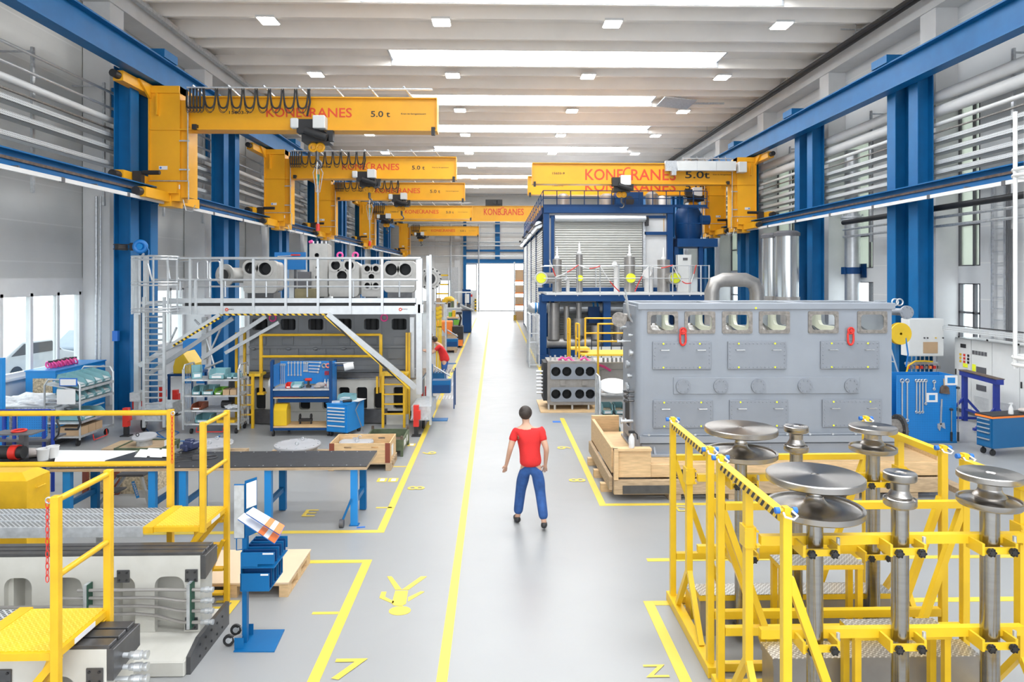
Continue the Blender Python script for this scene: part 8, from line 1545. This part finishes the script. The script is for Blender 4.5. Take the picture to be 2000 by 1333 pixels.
solo('green_case', MB().box(x - .25, x + .1, y - .2, y + .15, .637, .8), mat('mint_green_plastic', (.02, .50, .30), .5), 'mint green case on the small dark cart', 'case'); solo('blue_case', MB().box(x - .25, x + .1, y - .2, y + .15, .801, .97), CABD, 'blue case stacked on the mint green case', 'case')
# pallet crate with can, pallet truck
x1, y1 = -1.85, 32.6; p = pallet(x1 - 1.3, x1, y1, y1 + 1.2, 'pallet under the weathered crate beside the aisle', WOODD); t = crate_open('wooden_crate', x1 - 1.28, x1 - .02, y1 + .02, y1 + 1.18, .145, .80, WOODD, 'weathered wooden crate beside the distant aisle'); t2 = thing('metal_can', 'silver can with sloping shoulders standing in the weathered crate', 'can', (x1 - .9, y1 + .4, .17)); MB().lathe([(.001, 0), (.32, 0), (.32, .65), (.12, .95), (.1, 1.05), (.001, 1.05)], (x1 - .85, y1 + .45, .168), 22).build('can_body', ALU, t2)
x1, y1 = -1.75, 35.0; t = thing('pallet_truck', 'orange and black electric pallet truck beside the distant aisle', 'truck', (x1 - .5, y1, 0)); prt('orange_hood', ORNG, t, (x1 - 1.25, x1 - .45, y1, y1 + .8, .3, 1.35), bevel=.04); prt('chassis', BLACK, t, (x1 - .449, x1 + .1, y1 + .0, y1 + .8, .12, 1.1), bevel=.04); prt('step', ORNG, t, (x1 - .3, x1 + .1, y1 - .15, y1 - .001, .1, .4)); MB().tube([(x1 - .1, y1 + .2, 1.1), (x1, y1 + .1, 1.5), (x1 - .1, y1, 1.75)], .05, 8).build('tiller', BLACK, t); MB().box(x1 - .25, x1 + .05, y1 - .06, y1 + .06, 1.7, 1.82).build('tiller_head', BLACK, t)
for k in (.1, .6): MB().cyl((x1 - k, y1 + .2, .1), (x1 - k, y1 + .4, .1), .1, n=12).build('wheel', BLACK, t)
def dbench(px0, px1, Y, top, label, body, worktop, extra=None):
    x0, x1 = ax(px0, Y), ax(px1, Y); t = thing('workbench', label, 'workbench', ((x0 + x1) / 2, Y, 0)); prt('body', body, t, (x0, x1, Y, Y + 1.2, 0.05, top - .08)); prt('worktop', worktop, t, (x0 - .05, x1 + .05, Y - .05, Y + 1.25, top - .079, top)); prt('plinth', DARK, t, (x0 + .05, x1 - .05, Y + .05, Y + 1.1, 0, .05)); return x0, x1, top, t
x0, x1, tp, t = dbench(874, 893, 38.5, 1.35, 'teal-blue workbench with wooden top beside the distant aisle', CABD, WOOD); prt('green_screen', GREEN, t, (x0 + .7, x1 - .2, 38.45, 38.499, .9, 1.2))
for k in range(3): solo('parts_box', MB().box(x0 + .05 + k * .2, x0 + .22 + k * .2, 38.7, 39.2, tp + .001, tp + .25 + .1 * (k % 2)), (GREEN, YP, PAPER)[k], '%s small box on the distant teal-blue workbench' % ('green', 'yellow', 'white')[k], 'box')
x0, x1, tp, t = dbench(903, 920, 44.0, 1.5, 'dark blue cabinet cart at the distant aisle edge', NAVY, GREYP); MB().rbox(((x0 + x1) / 2, 43.9, tp + .1), (.9, .6, .03), 0, -.3, .4).build('sloping_page', PAPER, t)
x0, x1, tp, t = dbench(908, 919, 50, 1.6, 'dark test rack with white monitor at the distant aisle edge', GREYP, GREYP); prt('monitor', PAPER, t, (x0, x1 - .1, 50, 50.2, tp + .1, tp + .75)); prt('frame_hood', NAVY, t, (x0 - .2, x1, 50.3, 50.4, tp + .001, tp + 1.1))
x0, x1, tp, t = dbench(873, 900, 47, 1.5, 'long grey bench with instruments in the distance', GALV, PLAST); prt('upper_shelf', PLAST, t, (x0 + .5, x1 + .8, 47.2, 47.8, tp + 1.0, tp + 1.08)); prt('shelf_post', PLAST, t, (x1 + .3, x1 + .36, 47.5, 47.56, 0, tp + 1.0), (x0 + .55, x0 + .6, 47.5, 47.56, tp + .001, tp + 1.0))
for k in range(4): solo('instrument', MB().box(x0 + .05 + k * .22, x0 + .22 + k * .22, 47.1, 47.6, tp + .001, tp + .3 + .12 * (k % 3)), (DARK, OLIVE, PAPER, GREYP)[k], '%s instrument from the left on the long grey distant bench' % ORD[k], 'instrument')
t = thing('yellow_robot', 'curved yellow machine arm above the distant benches', 'robot', (ax(873, 52), 52, 0)); prt('pedestal', PLAST, t, (ax(866, 52), ax(882, 52), 52, 53, 0, 1.9)); Y = 52; MB().tube([(ax(868, Y), Y, az(592, Y, 870)), (ax(872, Y), Y, az(585, Y)), (ax(880, Y), Y, az(584, Y)), (ax(886, Y), Y, az(589, Y)), (ax(892, Y), Y, az(597, Y))], .22, 12).build('arm', YP, t)
Y = 26.5; t = thing('tall_grey_frame', 'tall grey steel frame with yellow grid panels behind the worker', 'frame', (ax(862, Y), Y, 0)); prt('post', GALV, t, (ax(869, Y), ax(872, Y), Y, Y + .08, 0, az(592, Y)), (ax(848, Y), ax(850, Y), Y, Y + .08, 0, az(592, Y))); prt('top_rail', GALV, t, (ax(848, Y), ax(872, Y), Y, Y + .08, az(594, Y), az(591, Y)))
m = MB()
for px in (853, 857.5, 861): m.box(ax(px, Y + .1) - .03, ax(px, Y + .1) + .03, Y + .1, Y + .16, .05, az(600, Y))
for py in (605, 640, 675): m.box(ax(852, Y), ax(862, Y), Y + .1, Y + .16, az(py, Y), az(py - 2, Y))
m.build('yellow_grid', YG, t)
for k in range(3): MB().bar((ax(852, Y), Y + .08, az(606 + k * 8, Y)), (ax(862, Y), Y + .08, az(600 + k * 8, Y)), .04, .12).build('yellow_slat', YG, t)
Y = 62; t = thing('yellow_shelving', 'shelving with yellow beams in front of the far left window', 'shelf', (ax(865, Y), Y, 0))
for px in (852, 876): prt('upright', GALV, t, (ax(px, Y) - .06, ax(px, Y) + .06, Y, Y + .1, 0, az(523 if px == 876 else 545, Y)))
for py in (538, 556, 574): prt('beam', YG, t, (ax(852, Y), ax(876, Y), Y, Y + .1, az(py + 1.5, Y), az(py - 1.5, Y)))
for i, (a, b_, c_, m_) in enumerate(((854, 862, 582, CARD), (864, 874, 584, WOODD))): solo('cardboard_box', MB().box(ax(a, Y), ax(b_, Y), Y - .9, Y - .1, 0, az(c_, Y)), m_, '%s tall box in front of the distant yellow shelving' % ('brown', 'wooden')[i], 'box')

# ================================================================ people
def skinned(name, V, Ed, R, m_, parent, sub=2, root=0):
    me = bpy.data.meshes.new(name); me.from_pydata([Vector(v) - parent.location for v in V], Ed, []); o = bpy.data.objects.new(name, me); COL.objects.link(o)
    sk = o.modifiers.new('skin', 'SKIN'); sk.use_smooth_shade = True; sk.branch_smoothing = .3
    for i, r in enumerate(R):
        d = me.skin_vertices[0].data[i]; d.radius = r if isinstance(r, tuple) else (r, r); d.use_root = (i == root)
    s = o.modifiers.new('sub', 'SUBSURF'); s.levels = s.render_levels = sub
    me2 = bpy.data.meshes.new_from_object(o.evaluated_get(bpy.context.evaluated_depsgraph_get())); bpy.data.objects.remove(o)
    me2.materials.clear(); me2.materials.append(m_); o = bpy.data.objects.new(name, me2); COL.objects.link(o); o.parent = parent; return o
def person(J, label, loc, face):
    t = thing('person', label, 'person', loc); F_ = Vector(face); V = []; E_ = []; R = []
    def add(p, r, prev=None): V.append(Vector(p)); R.append(r); k = len(V) - 1; (E_.append((prev, k)) if prev is not None else None); return k
    pe = add(J['pelvis'], .125); sp = add(J['spine'], .115, pe); ch = add(J['chest'], .135, sp); nk = add(J['neck'], .055, ch); hd = Vector(J['head']); n2 = add((Vector(J['neck']) + hd) / 2 - F_ * .0, .052, nk); h1 = add(hd + F_ * .012 - Vector((0, 0, .02)), .078, n2); h2 = add(hd + Vector((0, 0, .05)), .092, h1); h3 = add(hd + Vector((0, 0, .11)), .07, h2)
    ns = add(hd + F_ * .105 + Vector((0, 0, .0)), .014, h1); side = Vector((-F_.y, F_.x, 0))
    for s_ in (-1, 1): add(hd + side * s_ * .088 + Vector((0, 0, .01)), .018, h2)
    for s_ in 'LR':
        sh = add(J['sh' + s_], .062, ch); el = add(J['el' + s_], .043, sh); wr = add(J['wr' + s_], .028, el); w_ = Vector(J['wr' + s_]); d = (w_ - Vector(J['el' + s_])).normalized(); pa = add(w_ + d * .06, (.036, .02), wr)
        across = d.cross(Vector((0, 0, 1))); across = across.normalized() if across.length > .3 else Vector((0, 1, 0)); cv = F_ * .35 if d.z < -.6 else Vector((0, 0, -.35))
        for q, L_ in ((-.027, .07), (-.009, .082), (.009, .078), (.027, .062)):
            b0 = add(w_ + d * .095 + across * q, .0095, pa); b1 = add(w_ + d * (.095 + L_ * .5) + across * q * 1.1 + cv * .02, .009, b0); add(w_ + d * (.095 + L_ * .92) + across * q * 1.15 + cv * .07, .0075, b1)
        t0 = add(w_ + d * .045 + across * -.04, .011, pa); add(w_ + d * .085 + across * -.055 + cv * .04, .009, t0)
        hp = add(J['hp' + s_], .088, pe); kn = add(J['kn' + s_], .055, hp); an = add(J['an' + s_], .04, kn); add(Vector(J['an' + s_]) + Vector(J['ft' + s_]) * .12 - Vector((0, 0, .045)), .035, an)
    skinned('body', V, E_, R, SKIN, t)
    P = lambda k: Vector(J[k])
    skinned('shirt', [P('pelvis') + Vector((0, 0, -.06)), P('pelvis') + Vector((0, 0, .05)), P('spine'), P('chest'), P('chest') * .45 + P('neck') * .55, P('shL'), P('shL') * .35 + P('elL') * .65, P('shR'), P('shR') * .35 + P('elR') * .65], [(0, 1), (1, 2), (2, 3), (3, 4), (3, 5), (5, 6), (3, 7), (7, 8)], [.172, .175, .16, .178, .09, .072, .064, .072, .064], SHIRT, t, 2, 3)
    skinned('trousers', [P('pelvis') + Vector((0, 0, .04)), P('pelvis') - Vector((0, 0, .03)), P('hpL'), (P('hpL') + P('knL')) / 2, P('knL'), P('anL') + Vector((0, 0, .03)), P('hpR'), (P('hpR') + P('knR')) / 2, P('knR'), P('anR') + Vector((0, 0, .03))], [(0, 1), (1, 2), (2, 3), (3, 4), (4, 5), (1, 6), (6, 7), (7, 8), (8, 9)], [.15, .15, .115, .1, .082, .072, .115, .1, .082, .072], JEAN, t, 2, 1)
    for s_ in 'LR':
        a = P('an' + s_); f = Vector(J['ft' + s_]); skinned('shoe', [a - f * .045 - Vector((0, 0, .035)), a + f * .06 - Vector((0, 0, .04)), a + f * .17 - Vector((0, 0, .048 - f.z * .0))], [(0, 1), (1, 2)], [.046, .05, .036], BLACK, t, 2, 1)
    c = hd - F_ * .022 + Vector((0, 0, .065)); MB().sphere(c, .104, 18, 12, (.95, .98, 1.0)).build('hair', HAIR, t)
    for s_ in (-1, 1): MB().sphere(hd + F_ * .088 + side * s_ * .032 + Vector((0, 0, .035)), .012, 8, 6).build('eye', BLACK, t)
    MB().sphere(hd + F_ * .083 - Vector((0, 0, .045)), .022, 8, 6, (1, 1, .3)).build('mouth', mat('lip_%s' % label[:6].strip().replace(' ', '_'), (.4, .12, .1), .6), t)
x = .03
person(dict(pelvis=(.52, 9.96, .92), spine=(.50, 10.0, 1.12), chest=(.475, 10.05, 1.30), neck=(.46, 10.10, 1.46), head=(.45, 10.15, 1.56), shL=(.30, 10.05, 1.38), elL=(.22, 9.98, 1.12), wrL=(.17, 10.06, .89), shR=(.66, 10.03, 1.38), elR=(.75, 9.93, 1.13), wrR=(.74, 10.02, .90),
    hpL=(.44, 9.98, .86), knL=(.38, 10.12, .48), anL=(.335, 10.09, .09), ftL=(-.2, .97, 0), hpR=(.61, 9.95, .86), knR=(.66, 9.96, .49), anR=(.70, 9.76, .12), ftR=(.1, .99, -.1)), 'person in red shirt and blue jeans walking away along the aisle', (.5, 10, 0), (0, 1, 0))
person(dict(pelvis=(-1.62, 22, .95), spine=(-1.66, 22, 1.14), chest=(-1.74, 22, 1.34), neck=(-1.86, 22, 1.49), head=(-1.97, 22, 1.56), shL=(-1.78, 21.81, 1.42), elL=(-1.99, 21.75, 1.20), wrL=(-2.22, 21.83, 1.26), shR=(-1.78, 22.19, 1.42), elR=(-1.99, 22.25, 1.20), wrR=(-2.22, 22.17, 1.26),
    hpL=(-1.62, 21.90, .88), knL=(-1.64, 21.88, .50), anL=(-1.60, 21.88, .085), ftL=(-1, 0, 0), hpR=(-1.62, 22.10, .88), knR=(-1.67, 22.12, .50), anR=(-1.64, 22.12, .085), ftR=(-1, 0, 0)), 'person in red shirt bending forward at the right end of the scaffold platform', (-1.64, 22, 0), (-1, 0, 0))
# cars parked outside the left windows
def car(y, label, c):
    X = -17.5; m_ = mat('car_paint_%d' % int(y * 10), c, .3, .3); t = thing('parked_car', label, 'car', (X, y, -.15)); g0 = -.15
    MB().prism([(y - 2.1, g0 + .35), (y + 2.1, g0 + .35), (y + 2.15, g0 + .8), (y + 1.3, g0 + .98), (y + .6, g0 + 1.45), (y - 1.0, g0 + 1.48), (y - 1.9, g0 + 1.0), (y - 2.15, g0 + .85)], 'x', X - .85, X + .85).build('car_body', m_, t, .06, seg=2)
    MB().prism([(y + 1.12, g0 + 1.0), (y + .55, g0 + 1.38), (y - .95, g0 + 1.40), (y - 1.6, g0 + 1.02)], 'x', X + .851, X + .86).build('side_window', GREYP, t)
    for q in (-1.35, 1.35): MB().cyl((X + .70, y + q, g0 + .33), (X + .88, y + q, g0 + .33), .33, n=22).build('wheel', BLACK, t); MB().cyl((X - .88, y + q, g0 + .33), (X - .70, y + q, g0 + .33), .33, n=22).build('wheel', BLACK, t)
car(25.5, 'pale car parked outside, seen through the left windows', (.6, .62, .65)); car(30.8, 'darker car parked outside farther along the yard', (.25, .3, .36))
